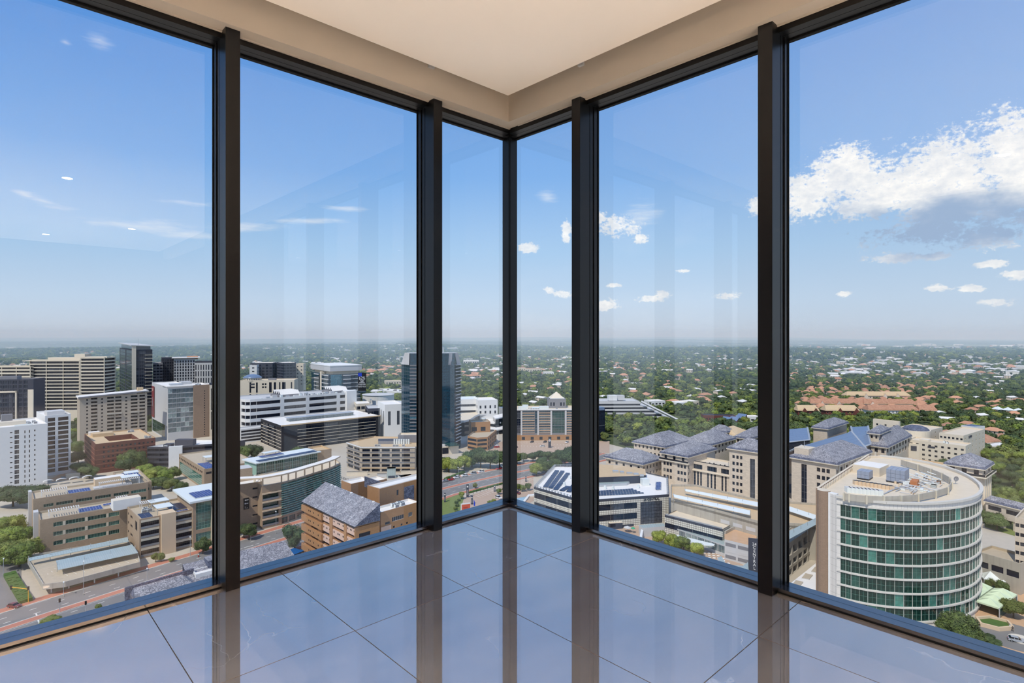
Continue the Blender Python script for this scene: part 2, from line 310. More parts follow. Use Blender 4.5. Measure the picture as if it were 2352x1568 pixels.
# ---------------------------------------------------------------- the room: a = along the left glazing, b = along the right glazing
CRN = Vector((-0.02, 4.075)); AX = Vector((-0.727042, -0.686593)); BX = Vector((0.686593, -0.727042))
RA = math.atan2(AX.y, AX.x); RO = (CRN.x, CRN.y, 0)
def rp(a, b, z=0.0): p = CRN+AX*a+BX*b; return (p.x, p.y, z)
def rbox(mb, a0, a1, b0, b1, z0, z1, m, top=None): return mb.box(a0, a1, b0, b1, z0, z1, m, rot=RA, o=RO, top=top)
def struct(name, mb, parent=None, loc=None):
    o = mb.build(name, parent, loc if loc is not None else rp(0, 0)); 
    if parent is None: o['kind'] = 'structure'
    return o
def tilemat():
    m = bpy.data.materials.new('polished_stone_tile'); m.use_nodes = True; t = NT(m.node_tree); t.n.clear()
    b = t.new('ShaderNodeBsdfPrincipled'); o = t.new('ShaderNodeOutputMaterial')
    oi = t.new('ShaderNodeObjectInfo'); c = t.new('ShaderNodeTexCoord')
    off = t.new('ShaderNodeCombineXYZ'); t.put(off.inputs[0], t.math('MULTIPLY', oi.outputs['Random'], 37.0)); t.put(off.inputs[1], t.math('MULTIPLY', oi.outputs['Random'], 91.0))
    v = t.vmath('ADD', c.outputs['Object'], off.outputs[0])
    cl = t.noise(t.vmath('MULTIPLY', v, (1, 2.2, 1)), 2.2, 6.0, 0.65)
    col = t.mix(t.rng(cl, .32, .70), S(178, 170, 162), S(218, 210, 202))
    def vein(sc, w, seed, thr):
        vv = t.vmath('ADD', v, (seed, seed*2.3, 0)); vo = t.new('ShaderNodeTexVoronoi', _feature='DISTANCE_TO_EDGE')
        wob = t.new('ShaderNodeTexNoise'); t.put(wob.inputs['Vector'], vv); wob.inputs['Scale'].default_value = 3.0; wob.inputs['Detail'].default_value = 4.0
        t.put(vo.inputs['Vector'], t.vmath('ADD', t.vmath('MULTIPLY', vv, (1.0, .55, 1)), t.vmath('MULTIPLY', wob.outputs['Color'], (.35, .35, 0)))); vo.inputs['Scale'].default_value = sc
        line = t.math('SUBTRACT', 1.0, t.rng(vo.outputs['Distance'], 0.0, w), clamp=True)
        return t.math('MULTIPLY', line, t.rng(t.noise(vv, 1.6, 2.0), thr, thr+.14))
    f = t.math('MAXIMUM', vein(1.1, .006, 3.1, .50), t.math('MULTIPLY', vein(2.6, .007, 9.7, .50), .6))
    col = t.mix(t.math('MULTIPLY', f, .85), col, S(255, 252, 246))
    dk = t.noise(t.vmath('MULTIPLY', v, (5, 5, 1)), 2.0, 8.0, .8)
    col = t.mix(t.math('MULTIPLY', t.rng(dk, .71, .75), .5), col, S(110, 100, 96))
    t.put(b.inputs['Base Color'], col); b.inputs['Roughness'].default_value = .35; b.inputs['Specular IOR Level'].default_value = .2
    g = t.new('ShaderNodeBsdfGlossy'); g.inputs['Roughness'].default_value = .025
    g.inputs['Color'].default_value = (1.0, .86, .74, 1); fr = t.new('ShaderNodeFresnel'); fr.inputs['IOR'].default_value = 4.6
    mx = t.new('ShaderNodeMixShader'); t.put(mx.inputs[0], t.math('ADD', t.math('MULTIPLY', fr.outputs[0], 1.25), .20, clamp=True)); t.l.new(b.outputs[0], mx.inputs[1]); t.l.new(g.outputs[0], mx.inputs[2])
    t.l.new(mx.outputs[0], o.inputs[0]); M['stone_tile'] = m
tilemat()
def framemat(name, col, rough, ior):
    m = bpy.data.materials.new(name); m.use_nodes = True; b = m.node_tree.nodes['Principled BSDF']; t = NT(m.node_tree)
    c = t.new('ShaderNodeTexCoord'); nz = t.noise(c.outputs['Object'], 14.0, 4.0)
    t.put(b.inputs['Base Color'], t.mix(t.rng(nz, .3, .7), tuple(q*.85 for q in col), tuple(q*1.15 for q in col))); b.inputs['Roughness'].default_value = rough; b.inputs['IOR'].default_value = ior; M[name] = m
framemat('mullion_black', S(11, 10, 10), .36, 1.4); framemat('sill_black', S(34, 38, 48), .20, 3.2); framemat('gasket', S(8, 8, 9), .7, 1.3)
dm('rear_wall', S(44, 40, 37), var=.05, scale=2); dm('mortar', S(108, 100, 92), var=.1, scale=20); dm('ceiling_paint', S(240, 232, 222), var=.015, scale=3); dm('pelmet_paint', S(172, 162, 148), var=.02, scale=3); dm('wall_paint', S(214, 206, 196), var=.03, scale=2)  # pelmet colour darkened to hold the shade on its room-facing side
def panemat():
    m = bpy.data.materials.new('window_glass'); m.use_nodes = True; t = NT(m.node_tree); t.n.clear(); o = t.new('ShaderNodeOutputMaterial')
    tr = t.new('ShaderNodeBsdfTransparent'); tr.inputs[0].default_value = (.965, .975, .98, 1); g = t.new('ShaderNodeBsdfGlossy'); g.inputs['Roughness'].default_value = 0.0
    ge = t.new('ShaderNodeNewGeometry'); dt = t.math('ABSOLUTE', t.vmath('DOT_PRODUCT', ge.outputs['Incoming'], ge.outputs['Normal'], out=1))
    fr = t.math('MULTIPLY', t.math('ADD', .045, t.math('MULTIPLY', .955, t.math('POWER', t.math('SUBTRACT', 1.0, dt), 5.0))), t.math('SUBTRACT', 1.0, ge.outputs['Backfacing']))
    fr = t.math('MULTIPLY', fr, 1.9)                                             # four glass faces of the double glazing
    c = t.new('ShaderNodeTexCoord'); sm = t.noise(c.outputs['Object'], 2.0, 4.0, .7)      # faint film left by cleaning
    mx = t.new('ShaderNodeMixShader'); t.put(mx.inputs[0], t.math('MULTIPLY', fr, t.rng(sm, .3, .7, .92, 1.12), clamp=True)); t.l.new(tr.outputs[0], mx.inputs[1]); t.l.new(g.outputs[0], mx.inputs[2]); t.l.new(mx.outputs[0], o.inputs[0]); M['pane'] = m
panemat()

LA, LB = 5.2, 9.6
fl = struct('floor', rbox(MB(), -.16, LA, -.16, LB, -.32, -.010, 'mortar'))
tiles = {}
aj = [0.0]+[.46+.5875*k for k in range(8)]+[LA]; bj = [0.0]+[.811+1.17*k for k in range(8)]+[LB]
aj = [a for a in aj if a <= LA]
for i in range(len(aj)-1):
    for j in range(len(bj)-1):
        w, d = aj[i+1]-aj[i], bj[j+1]-bj[j]
        if w < .05 or d < .05: continue
        k = (round(w, 3), round(d, 3))
        if k not in tiles:
            q = MB().box(.0018, w-.0018, .0018, d-.0018, -.008, 0, 'stone_tile').build('tile'); tiles[k] = q.data; bpy.data.objects.remove(q)
        t_ = inst(tiles[k], 'tile', fl, rp(aj[i], bj[j], 0), RA)
GL, GR = 3.72, 4.27                                          # how far the glazing runs on either side
trim = 0
def trimobj(mb):
    global trim; trim += 1; return struct('trim_%d' % trim, mb)
for side in 'LR':
    def sb(mb, u0, u1, v0, v1, z0, z1, m): return rbox(mb, u0, u1, v0, v1, z0, z1, m) if side == 'L' else rbox(mb, v0, v1, u0, u1, z0, z1, m)
    end = GL if side == 'L' else GR
    s = MB(); sb(s, 0 if side == 'L' else 0, end, -.052, 0, 0, .022, 'sill_black'); sb(s, -.054, end, -.106, -.0545, 0, .022, 'sill_black'); sb(s, -.054, end, -.0545, -.052, 0, .018, 'gasket')
    sb(s, 0, end, 0, .004, 0, .006, 'gasket'); trimobj(s)                                        # sill
    h = MB(); sb(h, 0, end, -.05, -.003, 2.668, 2.98, 'mullion_black'); sb(h, -.05, end, -.105, -.053, 2.668, 2.98, 'mullion_black'); sb(h, -.05, end, -.053, -.05, 2.675, 2.98, 'gasket'); sb(h, -.12, end, -.13, -.105, 2.66, 2.98, 'gasket'); trimobj(h)   # head
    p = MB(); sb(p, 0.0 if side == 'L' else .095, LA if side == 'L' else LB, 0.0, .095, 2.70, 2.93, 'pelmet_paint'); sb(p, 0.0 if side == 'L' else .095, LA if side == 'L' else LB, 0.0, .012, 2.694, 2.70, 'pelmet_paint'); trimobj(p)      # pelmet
    cs = [.672, 1.878, 3.078] + ([] if side == 'L' else [])
    if side == 'R': cs = [.674, 1.840, 3.04]
    else: cs = [.670, 1.879, 3.08]
    for c_ in cs:
        m_ = MB(); w_ = .033 if side == 'L' else .034
        sb(m_, c_-w_, c_+w_, -.03, .062, 0, 2.70, 'mullion_black'); sb(m_, c_-w_+.004, c_+w_-.004, -.036, -.03, .022, 2.668, 'gasket'); sb(m_, c_-w_, c_+w_, -.07, -.036, .022, 2.668, 'mullion_black')
        sb(m_, c_-w_-.006, c_+w_+.006, -.104, -.07, .022, 2.668, 'mullion_black'); sb(m_, c_-w_-.011, c_+w_+.011, -.112, -.104, .022, 2.668, 'gasket'); trimobj(m_)
    xs = [-.06]+cs+[end]
    for i in range(len(xs)-1):
        g = MB(); sb(g, xs[i]+(.0 if i == 0 else .02), xs[i+1]-.02, -.128, -.108, .012, 2.675, 'pane')
        struct('window_%d' % (i+1 if side == 'L' else i+5), g)
c_ = MB(); rbox(c_, -.13, -.054, -.13, -.054, 0, 2.70, 'mullion_black'); rbox(c_, -.06, -.05, -.06, -.05, 0.02, 2.668, 'gasket'); trimobj(c_)     # corner post
ce = struct('ceiling', rbox(MB(), .165, LA, .165, LB, 2.841, 2.90, 'ceiling_paint'))
struct('roof_slab', rbox(MB(), -.30, LA+.2, -.30, LB+.2, 2.982, 3.35, 'wall_paint'))
struct('wall_left', rbox(MB(), GL, LA, -.16, 0, 0, 2.98, 'rear_wall')); struct('wall_right', rbox(MB(), -.16, 0, GR, LB, 0, 2.98, 'rear_wall'))
struct('wall_rear', rbox(MB(), LA, LA+.15, -.16, LB+.15, -.3, 2.98, 'rear_wall')); struct('wall_far', rbox(MB(), -.16, LA, LB, LB+.15, -.3, 2.98, 'rear_wall'))
def emis(name, col, s):
    m = bpy.data.materials.new(name); m.use_nodes = True; t = NT(m.node_tree); t.n.clear(); e = t.new('ShaderNodeEmission'); e.inputs[0].default_value = (*col, 1); e.inputs[1].default_value = s; o = t.new('ShaderNodeOutputMaterial'); t.l.new(e.outputs[0], o.inputs[0]); M[name] = m
emis('lamp_lens', (1, .86, .70), 30.0)
LAMP = [(2.09, 4.2), (1.04, 7.1), (1.95, 8.6), (3.7, 2.3), (4.1, 5.6), (3.9, 8.0), (2.9, 6.2)]  # entries after the mirrored ones are added to light the room
for k, (a, b) in enumerate(LAMP):
    r = root('downlight', rp(a, b, 2.841), 'small round recessed ceiling downlight of the room, seen mirrored in the glass', 'downlight', 'recessed ceiling downlights')
    q = rp(a, b)
    MB().cyl(q[0], q[1], 2.834, 2.842, .052, .056, 'white_paint', 20).build('bezel', r, rp(a, b, 2.841))
    MB().cyl(q[0], q[1], 2.831, 2.8345, .044, .044, 'lamp_lens', 20).build('lens', r, rp(a, b, 2.841))
    l = bpy.data.lights.new('downlight_beam', 'AREA'); l.shape = 'DISK'; l.size = .09; l.energy = 100; l.color = (1, .95, .89); l.spread = math.radians(92)
    lo = bpy.data.objects.new('downlight_beam', l); lo.location = (q[0], q[1], 2.826); COL.objects.link(lo)
# ---------------------------------------------------------------- the land, the streets, the haze
def terr(x, y):
    r = math.hypot(x, y)
    if r < 650: return ZG
    k = min(1.0, (r-650)/2500.0); th = math.atan2(x, y)
    h = 7*math.sin(r/420+3.1*th)*k + 9*math.sin(r/900-5*th+1.3)*k + 5*math.sin(9*th+r/260)*k
    far = max(0.0, (r-5000)/9000.0)
    h += far*(14*math.sin(6*th+.7)+10*math.sin(13*th+r/1500)+6*math.sin(31*th)) - far*6
    if th < -.2 and 1500 < r < 6000: h -= 8*min(1, (r-1500)/1500)
    return ZG + h
def landmat():
    m = bpy.data.materials.new('suburb_land'); m.use_nodes = True; t = NT(m.node_tree); t.n.clear()
    b = t.new('ShaderNodeBsdfPrincipled'); o = t.new('ShaderNodeOutputMaterial'); t.l.new(b.outputs[0], o.inputs[0]); c = t.new('ShaderNodeTexCoord'); v = c.outputs['Object']
    col = t.mix(t.rng(t.noise(v, .035, 4.0, .7), .35, .65), S(62, 74, 48), S(100, 108, 74))
    big = t.noise(v, .0011, 4.0, .6)
    col = t.mix(t.rng(big, .56, .66), col, S(150, 152, 104))                       # open veld
    vo = t.new('ShaderNodeTexVoronoi'); t.put(vo.inputs['Vector'], v); vo.inputs['Scale'].default_value = .030; s = t.new('ShaderNodeSeparateColor'); t.l.new(vo.outputs['Color'], s.inputs[0])
    town = t.rng(t.noise(v, .0016, 3.0), .38, .60, .88, .58)                          # far roofs, denser where the towns are
    spot = t.math('MULTIPLY', t.math('GREATER_THAN', s.outputs[0], town), t.math('LESS_THAN', vo.outputs['Distance'], .36))
    dist = t.vmath('LENGTH', v, out=1)
    spot = t.math('MULTIPLY', spot, t.rng(dist, 2300, 3200))
    roofc = t.mix(t.math('GREATER_THAN', s.outputs[1], .62), S(236, 230, 222), S(206, 160, 132))
    col = t.mix(spot, col, roofc)
    t.put(b.inputs['Base Color'], col); b.inputs['Roughness'].default_value = .95; b.inputs['Specular IOR Level'].default_value = .1; M['land'] = m
landmat()
g = MB(); RR = [20, 150, 400]+[650*(14600/650)**(i/56.0) for i in range(57)]; NA = 150
for i in range(len(RR)-1):
    for j in range(NA):
        q = []
        for (r, jj) in ((RR[i], j), (RR[i], j+1), (RR[i+1], j+1), (RR[i+1], j)):
            th = math.radians(-62+124*jj/NA); x, y = r*math.sin(th), r*math.cos(th); q.append((x, y, terr(x, y)))
        g.face([q[0], q[3], q[2], q[1]][::-1], 'land')
land = g.build('ground', None, (0, 0, ZG), smooth=True); land['kind'] = 'structure'
def sheet(name, poly, m, z=.05, kind='structure', th=.25):
    o = MB().prism(poly, ZG+z-th, ZG+z, m).build(name, None, (poly[0][0], poly[0][1], ZG)); o['kind'] = kind; return o
def ccw(p):
    a = sum(p[i][0]*p[(i+1) % len(p)][1]-p[(i+1) % len(p)][0]*p[i][1] for i in range(len(p)))
    return p if a > 0 else p[::-1]
sheet('pavement', ccw([(-620, 150), (60, 60), (330, 120), (290, 250), (250, 330), (120, 400), (60, 500), (0, 560), (-200, 600), (-420, 480), (-560, 440)]), 'pavement', .02)
def offs(line, d):
    out = []
    for i, p in enumerate(line):
        a, b = line[max(0, i-1)], line[min(len(line)-1, i+1)]; dx, dy = b[0]-a[0], b[1]-a[1]; L = math.hypot(dx, dy)
        out.append((p[0]-dy/L*d, p[1]+dx/L*d))
    return out
def strip(name, A, B, m, z, th=.2, parent=None):
    mb = MB(); n = min(len(A), len(B)); u = 0
    for i in range(n-1):
        a0, a1, b0, b1 = A[i], A[i+1], B[i], B[i+1]
        mb.prism(ccw([a0, a1, b1, b0]), ZG+z-th, ZG+z, m)
    o = mb.build(name, parent, (A[0][0], A[0][1], ZG) if parent is None else parent['_o'])
    if parent is None: o['kind'] = 'structure'
    return o
def fit(line, n):
    seg = [math.hypot(line[i+1][0]-line[i][0], line[i+1][1]-line[i][1]) for i in range(len(line)-1)]; T = sum(seg); out = []
    for k in range(n):
        s = T*k/(n-1); i = 0
        while i < len(seg)-1 and s > seg[i]: s -= seg[i]; i += 1
        f = s/seg[i]; out.append((line[i][0]+(line[i+1][0]-line[i][0])*f, line[i][1]+(line[i+1][1]-line[i][1])*f))
    return out
MED = fit([(-172, 150), (-147, 186), (-122, 220), (-86, 270), (-42, 330), (-25, 347), (-4, 365.5), (10, 376.5), (34, 396), (70, 430)], 60)
KF, KN = offs(MED, 13.2), offs(MED, -12.6)
road = strip('road', KF, KN, 'asphalt', .06)
med = strip('road_median', offs(MED, 1.5), offs(MED, -1.5), 'brick_paving', .18, parent=road)
strip('median_kerb', offs(MED, 1.7), offs(MED, 1.5), 'kerb', .2, parent=road); strip('median_kerb', offs(MED, -1.5), offs(MED, -1.7), 'kerb', .2, parent=road)
swf = strip('pavement', offs(MED, 17.2), offs(MED, 13.4), 'brick_paving', .16); strip('kerb', offs(MED, 13.5), offs(MED, 13.1), 'kerb', .2, parent=swf)
swn = strip('pavement', offs(MED, -12.6), offs(MED, -15.6), 'brick_paving', .16); strip('kerb', offs(MED, -12.5), offs(MED, -12.9), 'kerb', .2, parent=swn)
# crossing street, bottom left, and the lanes' paint
sheet('road', ccw([(-200, 232), (-212, 226), (-168, 160), (-150, 130), (-120, 150), (-150, 178), (-160, 188), (-175, 203)]), 'asphalt', .065)
lp = MB()
for off in (4.4, 8.6, -4.2, -8.4):
    ln = fit(offs(MED, off), 200)
    for i in range(0, 199, 4):
        a, b = ln[i], ln[i+1]; d = Vector((b[0]-a[0], b[1]-a[1])).normalized(); n = Vector((-d.y, d.x))*.12
        lp.face([(a[0]+n.x, a[1]+n.y, ZG+.075), (a[0]-n.x, a[1]-n.y, ZG+.075), (b[0]-n.x, b[1]-n.y, ZG+.075), (b[0]+n.x, b[1]+n.y, ZG+.075)], 'road_paint')
for off in (2.2, 12.8, -2.2, -12.2):
    ln = offs(MED, off)
    for i in range(len(ln)-1):
        a, b = ln[i], ln[i+1]; d = Vector((b[0]-a[0], b[1]-a[1])).normalized(); n = Vector((-d.y, d.x))*.07
        if off in (12.8, -12.2) and i % 2: continue
        lp.face([(a[0]+n.x, a[1]+n.y, ZG+.075), (a[0]-n.x, a[1]-n.y, ZG+.075), (b[0]-n.x, b[1]-n.y, ZG+.075), (b[0]+n.x, b[1]+n.y, ZG+.075)], 'road_paint')
for k in range(4):                                            # stop lines and turn arrows at the crossing
    for (px, py, ang, L) in (((395, 1392, 2.3, 5), (430, 1384, 2.3, 5), (90, 1432, 2.35, 9), (560, 1258, .85, 4))[k],):
        x, y = gp(px, py); d = Vector((math.cos(ang), math.sin(ang))); n = Vector((-d.y, d.x))*.2
        lp.face([(x-n.x, y-n.y, ZG+.08), (x+n.x, y+n.y, ZG+.08), (x+d.x*L+n.x, y+d.y*L+n.y, ZG+.08), (x+d.x*L-n.x, y+d.y*L-n.y, ZG+.08)], 'road_paint')
o = lp.build('road_markings', road, road['_o']); o['kind'] = 'stuff'
def hazemat():
    m = bpy.data.materials.new('air_haze'); m.use_nodes = True; t = NT(m.node_tree); t.n.clear(); o = t.new('ShaderNodeOutputMaterial')
    v = t.new('ShaderNodeVolumeScatter'); v.inputs['Color'].default_value = (.60, .82, 1.0, 1); v.inputs['Density'].default_value = 1/3300.0; v.inputs['Anisotropy'].default_value = -0.15
    t.l.new(v.outputs[0], o.inputs['Volume']); M['haze'] = m
hazemat()
hz = MB().box(-16000, 16000, 700, 15500, ZG-80, ZG+135, 'haze').build('haze', None, (0, 700, ZG)); hz['kind'] = 'stuff'; hz['label'] = 'thin blue summer haze lying over the distant suburbs'
# ---------------------------------------------------------------- buildings
WIN = {}
def winmesh(w, h, nx, ny, fr, gl, t=.07):
    k = (round(w, 2), round(h, 2), nx, ny, fr, gl)
    if k not in WIN:
        m = MB(); w, h = k[0], k[1]; m.face([(0, 0, 0), (w, 0, 0), (w, 0, h), (0, 0, h)], gl)
        fr = fr or gl
        if fr != gl:
            for i in range(nx+1):
                x = min(max(w*i/nx, t/2), w-t/2); m.face([(x-t/2, -.05, 0), (x+t/2, -.05, 0), (x+t/2, -.05, h), (x-t/2, -.05, h)], fr)
                m.face([(x+t/2, -.05, 0), (x+t/2, 0, 0), (x+t/2, 0, h), (x+t/2, -.05, h)], fr); m.face([(x-t/2, 0, 0), (x-t/2, -.05, 0), (x-t/2, -.05, h), (x-t/2, 0, h)], fr)
            for i in range(ny+1):
                z = min(max(h*i/ny, t/2), h-t/2); m.face([(0, -.055, z-t/2), (w, -.055, z-t/2), (w, -.055, z+t/2), (0, -.055, z+t/2)], fr)
                m.face([(0, -.055, z+t/2), (w, -.055, z+t/2), (w, 0, z+t/2), (0, 0, z+t/2)], fr)
        o = m.build('window'); WIN[k] = o.data; bpy.data.objects.remove(o)
    return WIN[k]
def frange(a, n, step): return [a+step*i for i in range(n)]
ALLB = []
class Bld:
    """a polygonal block (CCW corners); edges are counted from corner 0 and seen from outside they run left to right"""
    def __init__(s, name, poly, h, wall, roof='warm_roof', base=0.0, para=.9, label='', cat='building', group=None):
        s.poly = ccw(poly) if True else poly; s.h = h; s.base = base; s.wall = wall; s.roof = roof; s.para = para; s.name = name
        s.o = (s.poly[0][0], s.poly[0][1], ZG+base); s.w = {}; s.lab = (label, cat, group); s.well = None; s.mb = MB(); s.wobj = []; s.ewall = {}
    def E(s, i):
        a, b = s.poly[i % len(s.poly)], s.poly[(i+1) % len(s.poly)]; L = math.hypot(b[0]-a[0], b[1]-a[1]); d = ((b[0]-a[0])/L, (b[1]-a[1])/L)
        return a, d, L, (d[1], -d[0]), math.atan2(d[1], d[0])
    def u(s, i, px):
        a, d, L, n, t = s.E(i); k = (px-CX)/F; return (k*a[1]-a[0])/(d[0]-k*d[1])
    def z(s, i, px, py):
        a, d, L, n, t = s.E(i); q = s.u(i, px); Y = a[1]+d[1]*q; return HG-(py-Y0)*Y/F
    def P(s, i, u, out=0.0, z=0.0):
        a, d, L, n, t = s.E(i); return (a[0]+d[0]*u+n[0]*out, a[1]+d[1]*u+n[1]*out, ZG+z)
    def win(s, i, cols, rows, fr='dark_frame', gl='glass', nx=1, ny=1, dep=.25, name='window'):
        """cols: (u0, u1) spans; rows: (z0, z1) heights above the street"""
        for (u0, u1) in cols:
            for (z0, z1) in rows: s.w.setdefault(i, []).append((u0, u1, z0, z1, fr, gl, nx, ny, dep, name))
        return s
    def pxcols(s, i, spans): return [(s.u(i, a), s.u(i, b)) for a, b in spans]
    def cols(s, i, n, frac=.6, u0=None, u1=None):
        L = s.E(i)[2]; u0 = 0 if u0 is None else u0; u1 = L if u1 is None else u1; p = (u1-u0)/n
        return [(u0+p*(k+.5-frac/2), u0+p*(k+.5+frac/2)) for k in range(n)]
    def rows(s, z0, fl, n, hgt): return [(z0+fl*k, z0+fl*k+hgt) for k in range(n)]
    def box(s, name, i, u0, u1, o0, o1, z0, z1, m, top=None):
        """a part standing out from edge i between outward offsets o0..o1"""
        a, d, L, n, t = s.E(i); q = MB().box(u0, u1, -o1, -o0, ZG+z0, ZG+z1, m, rot=t, o=(a[0], a[1], 0), top=top)
        return s.part(name, q)
    def part(s, name, mb): s.wobj.append((name, mb)); return s
    def finish(s):
        ALLB.append(s.poly); mb = s.mb; n = len(s.poly); z0, z1 = ZG+s.base, ZG+s.h
        for i in range(n):
            a, d, L, nn, t = s.E(i); wl = s.ewall.get(i, s.wall)
            def Q(u, z, dep=0): return (a[0]+d[0]*u-nn[0]*dep, a[1]+d[1]*u-nn[1]*dep, z)
            R = [(max(.05, r[0]), min(L-.05, r[1]), max(z0+.05, ZG+r[2]), min(z1-.05, ZG+r[3]))+r[4:] for r in s.w.get(i, [])]
            R = [r for r in R if r[1]-r[0] > .1 and r[3]-r[2] > .1]; s.w[i] = R
            us = sorted({0.0, L, *[round(r[0], 3) for r in R], *[round(r[1], 3) for r in R]}); 
            for k in range(len(us)-1):
                uc = (us[k]+us[k+1])/2; col = sorted((r[2], r[3]) for r in R if r[0] < uc < r[1]); zz = z0
                for (q0, q1) in col+[(z1, z1)]:
                    if q0 > zz+.001: mb.face([Q(us[k], zz), Q(us[k+1], zz), Q(us[k+1], q0), Q(us[k], q0)], wl, [(us[k], zz-z0), (us[k+1], zz-z0), (us[k+1], q0-z0), (us[k], q0-z0)])
                    zz = max(zz, q1)
            for r in R:
                u0, u1, q0, q1, dep = r[0], r[1], r[2], r[3], r[8]
                mb.face([Q(u0, q0, dep), Q(u0, q1, dep), Q(u0, q1), Q(u0, q0)][::-1], wl); mb.face([Q(u1, q0), Q(u1, q1), Q(u1, q1, dep), Q(u1, q0, dep)][::-1], wl)
                mb.face([Q(u0, q0), Q(u1, q0), Q(u1, q0, dep), Q(u0, q0, dep)], wl); mb.face([Q(u0, q1, dep), Q(u1, q1, dep), Q(u1, q1), Q(u0, q1)], wl)
        # parapet and roof
        cx, cy = sum(p[0] for p in s.poly)/n, sum(p[1] for p in s.poly)/n
        if s.para > 0:
            inn = []
            for i in range(n):
                a, d, L, nn, t = s.E(i); a2, d2, L2, n2, t2 = s.E(i-1)
                b = (nn[0]+n2[0], nn[1]+n2[1]); k = .35/max(.3, (b[0]*nn[0]+b[1]*nn[1])); inn.append((a[0]-b[0]*k, a[1]-b[1]*k))
            zr = z1-s.para
            for i in range(n):
                a, b, c, e = s.poly[i], s.poly[(i+1) % n], inn[(i+1) % n], inn[i]
                mb.face([(*a, z1), (*b, z1), (*c, z1), (*e, z1)], s.wall if s.wall not in ('white_tile',) else 'dark_frame'); mb.face([(*e, zr), (*e, z1), (*c, z1), (*c, zr)], s.roof)
            if s.well:                                                               # sunken light well (u0, u1, v0, v1, depth, wall)
                w = s.well; a, d, L, nn, t = s.E(0); zf = zr-w[4]
                def R_(u, v, z): return (a[0]+d[0]*u-nn[0]*v, a[1]+d[1]*u-nn[1]*v, z)
                o4 = [(*p, zr) for p in inn]; w4 = [R_(w[0], w[2], zr), R_(w[1], w[2], zr), R_(w[1], w[3], zr), R_(w[0], w[3], zr)]; f4 = [(q[0], q[1], zf) for q in w4]
                for k in range(4):
                    e = (k+1) % 4; mb.face([o4[k], o4[e], w4[e], w4[k]], s.roof); mb.face([w4[k], w4[e], f4[e], f4[k]], w[5])
                mb.face(f4, s.roof)
            else: mb.face([(*p, zr) for p in inn], s.roof)
        else: mb.face([(*p, z1) for p in s.poly], s.roof)
        ob = mb.build(s.name, None, s.o); tag(ob, *s.lab); s.ob = ob
        for i, R in s.w.items():
            a, d, L, nn, t = s.E(i)
            for (u0, u1, q0, q1, fr, gl, nx, ny, dep, nm) in R:
                inst(winmesh(u1-u0, q1-q0, nx, ny, fr, gl), nm, ob, (a[0]+d[0]*u0-nn[0]*dep, a[1]+d[1]*u0-nn[1]*dep, q0), t)
        for (nm, q) in s.wobj: q.build(nm, ob, s.o)
        return s
    def roofpt(s, u, v, z=0.0, i=0):
        """u along edge i, v inward from it, z above the roof deck"""
        a, d, L, n, t = s.E(i); return (a[0]+d[0]*u-n[0]*v, a[1]+d[1]*u-n[1]*v, ZG+s.h-s.para+z)
    def rbox(s, name, u, v, w, d_, h, m, top=None, i=0, z=0.0, rz=0.0):
        t = s.E(i)[4]; p = s.roofpt(u, v, z, i); q = MB().box(0, w, 0, d_, 0, h, m, rot=t+rz, o=p, top=top); return q.build(name, s.ob, p)
def rect(N, ang, Wd, Dp):
    c, q = math.cos(math.radians(ang)), math.sin(math.radians(ang)); er, el_ = (c, q), (-q, c)
    return [N, (N[0]+er[0]*Wd, N[1]+er[1]*Wd), (N[0]+er[0]*Wd+el_[0]*Dp, N[1]+er[1]*Wd+el_[1]*Dp), (N[0]+el_[0]*Dp, N[1]+el_[1]*Dp)]
def isect(N, ang, px):
    c, q = math.cos(math.radians(ang)), math.sin(math.radians(ang)); k = (px-CX)/F; return (k*N[1]-N[0])/(c-k*q)
def corner(N, yb, xl, xr, ang=42.5, h=None, dl=None, dr=None):
    """a right-angled block from its near top corner N (picture point), street row yb below it, and the columns where its two visible faces end"""
    hh_ = hh(N[1], yb) if h is None else h; n = gp(N[0], N[1], hh_)
    Wd = isect(n, ang, xr) if dr is None else dr; Dp = isect(n, ang+90, xl) if dl is None else dl
    return rect(n, ang, Wd, Dp), hh_
# shared rooftop and street pieces -------------------------------------------------
def proto(mb, name='piece'): o = mb.build(name); d = o.data; bpy.data.objects.remove(o); return d
_q = MB().box(0, 2.0, 0, 1.0, 0, .05, 'solar_cell'); _q.box(0, 2, 0, .05, -.25, 0, 'metal'); SOLAR = proto(_q)
_q = MB().box(0, 2.0, 0, 1.0, 0, .05, 'solar_dark'); SOLARD = proto(_q)
_q = MB().box(0, 1.8, 0, 1.0, .15, 1.5, 'canopy_white'); _q.box(.1, 1.7, -.02, 0, .35, 1.3, 'mid_grey'); _q.cyl(.5, .5, 1.5, 1.58, .36, .36, 'dark_frame', 10); _q.cyl(1.3, .5, 1.5, 1.58, .36, .36, 'dark_frame', 10); _q.box(.1, .3, 0, 1, 0, .15, 'mid_grey'); _q.box(1.5, 1.7, 0, 1, 0, .15, 'mid_grey'); ACU = proto(_q)
_q = MB().box(-.1, .1, -.1, .1, 0, 2.6, 'metal'); POST = proto(_q)
def solar(b, u, v, nu, nv, su=2.05, sv=1.3, i=0, z=.35, tilt=.12, mesh=None, turn=0.0):
    """rows of panels on a roof, every panel a piece of its own"""
    t = b.E(i)[4]
    for x in range(nu):
        for y in range(nv):
            o = inst(mesh or SOLAR, 'solar_panel', b.ob, b.roofpt(u+su*x, v+sv*y, z, i), t+turn); o.rotation_euler = (tilt, 0, t+turn)
def acs(b, spots, i=0):
    for (u, v) in spots: inst(ACU, 'air_conditioner', b.ob, b.roofpt(u, v, 0, i), b.E(i)[4])
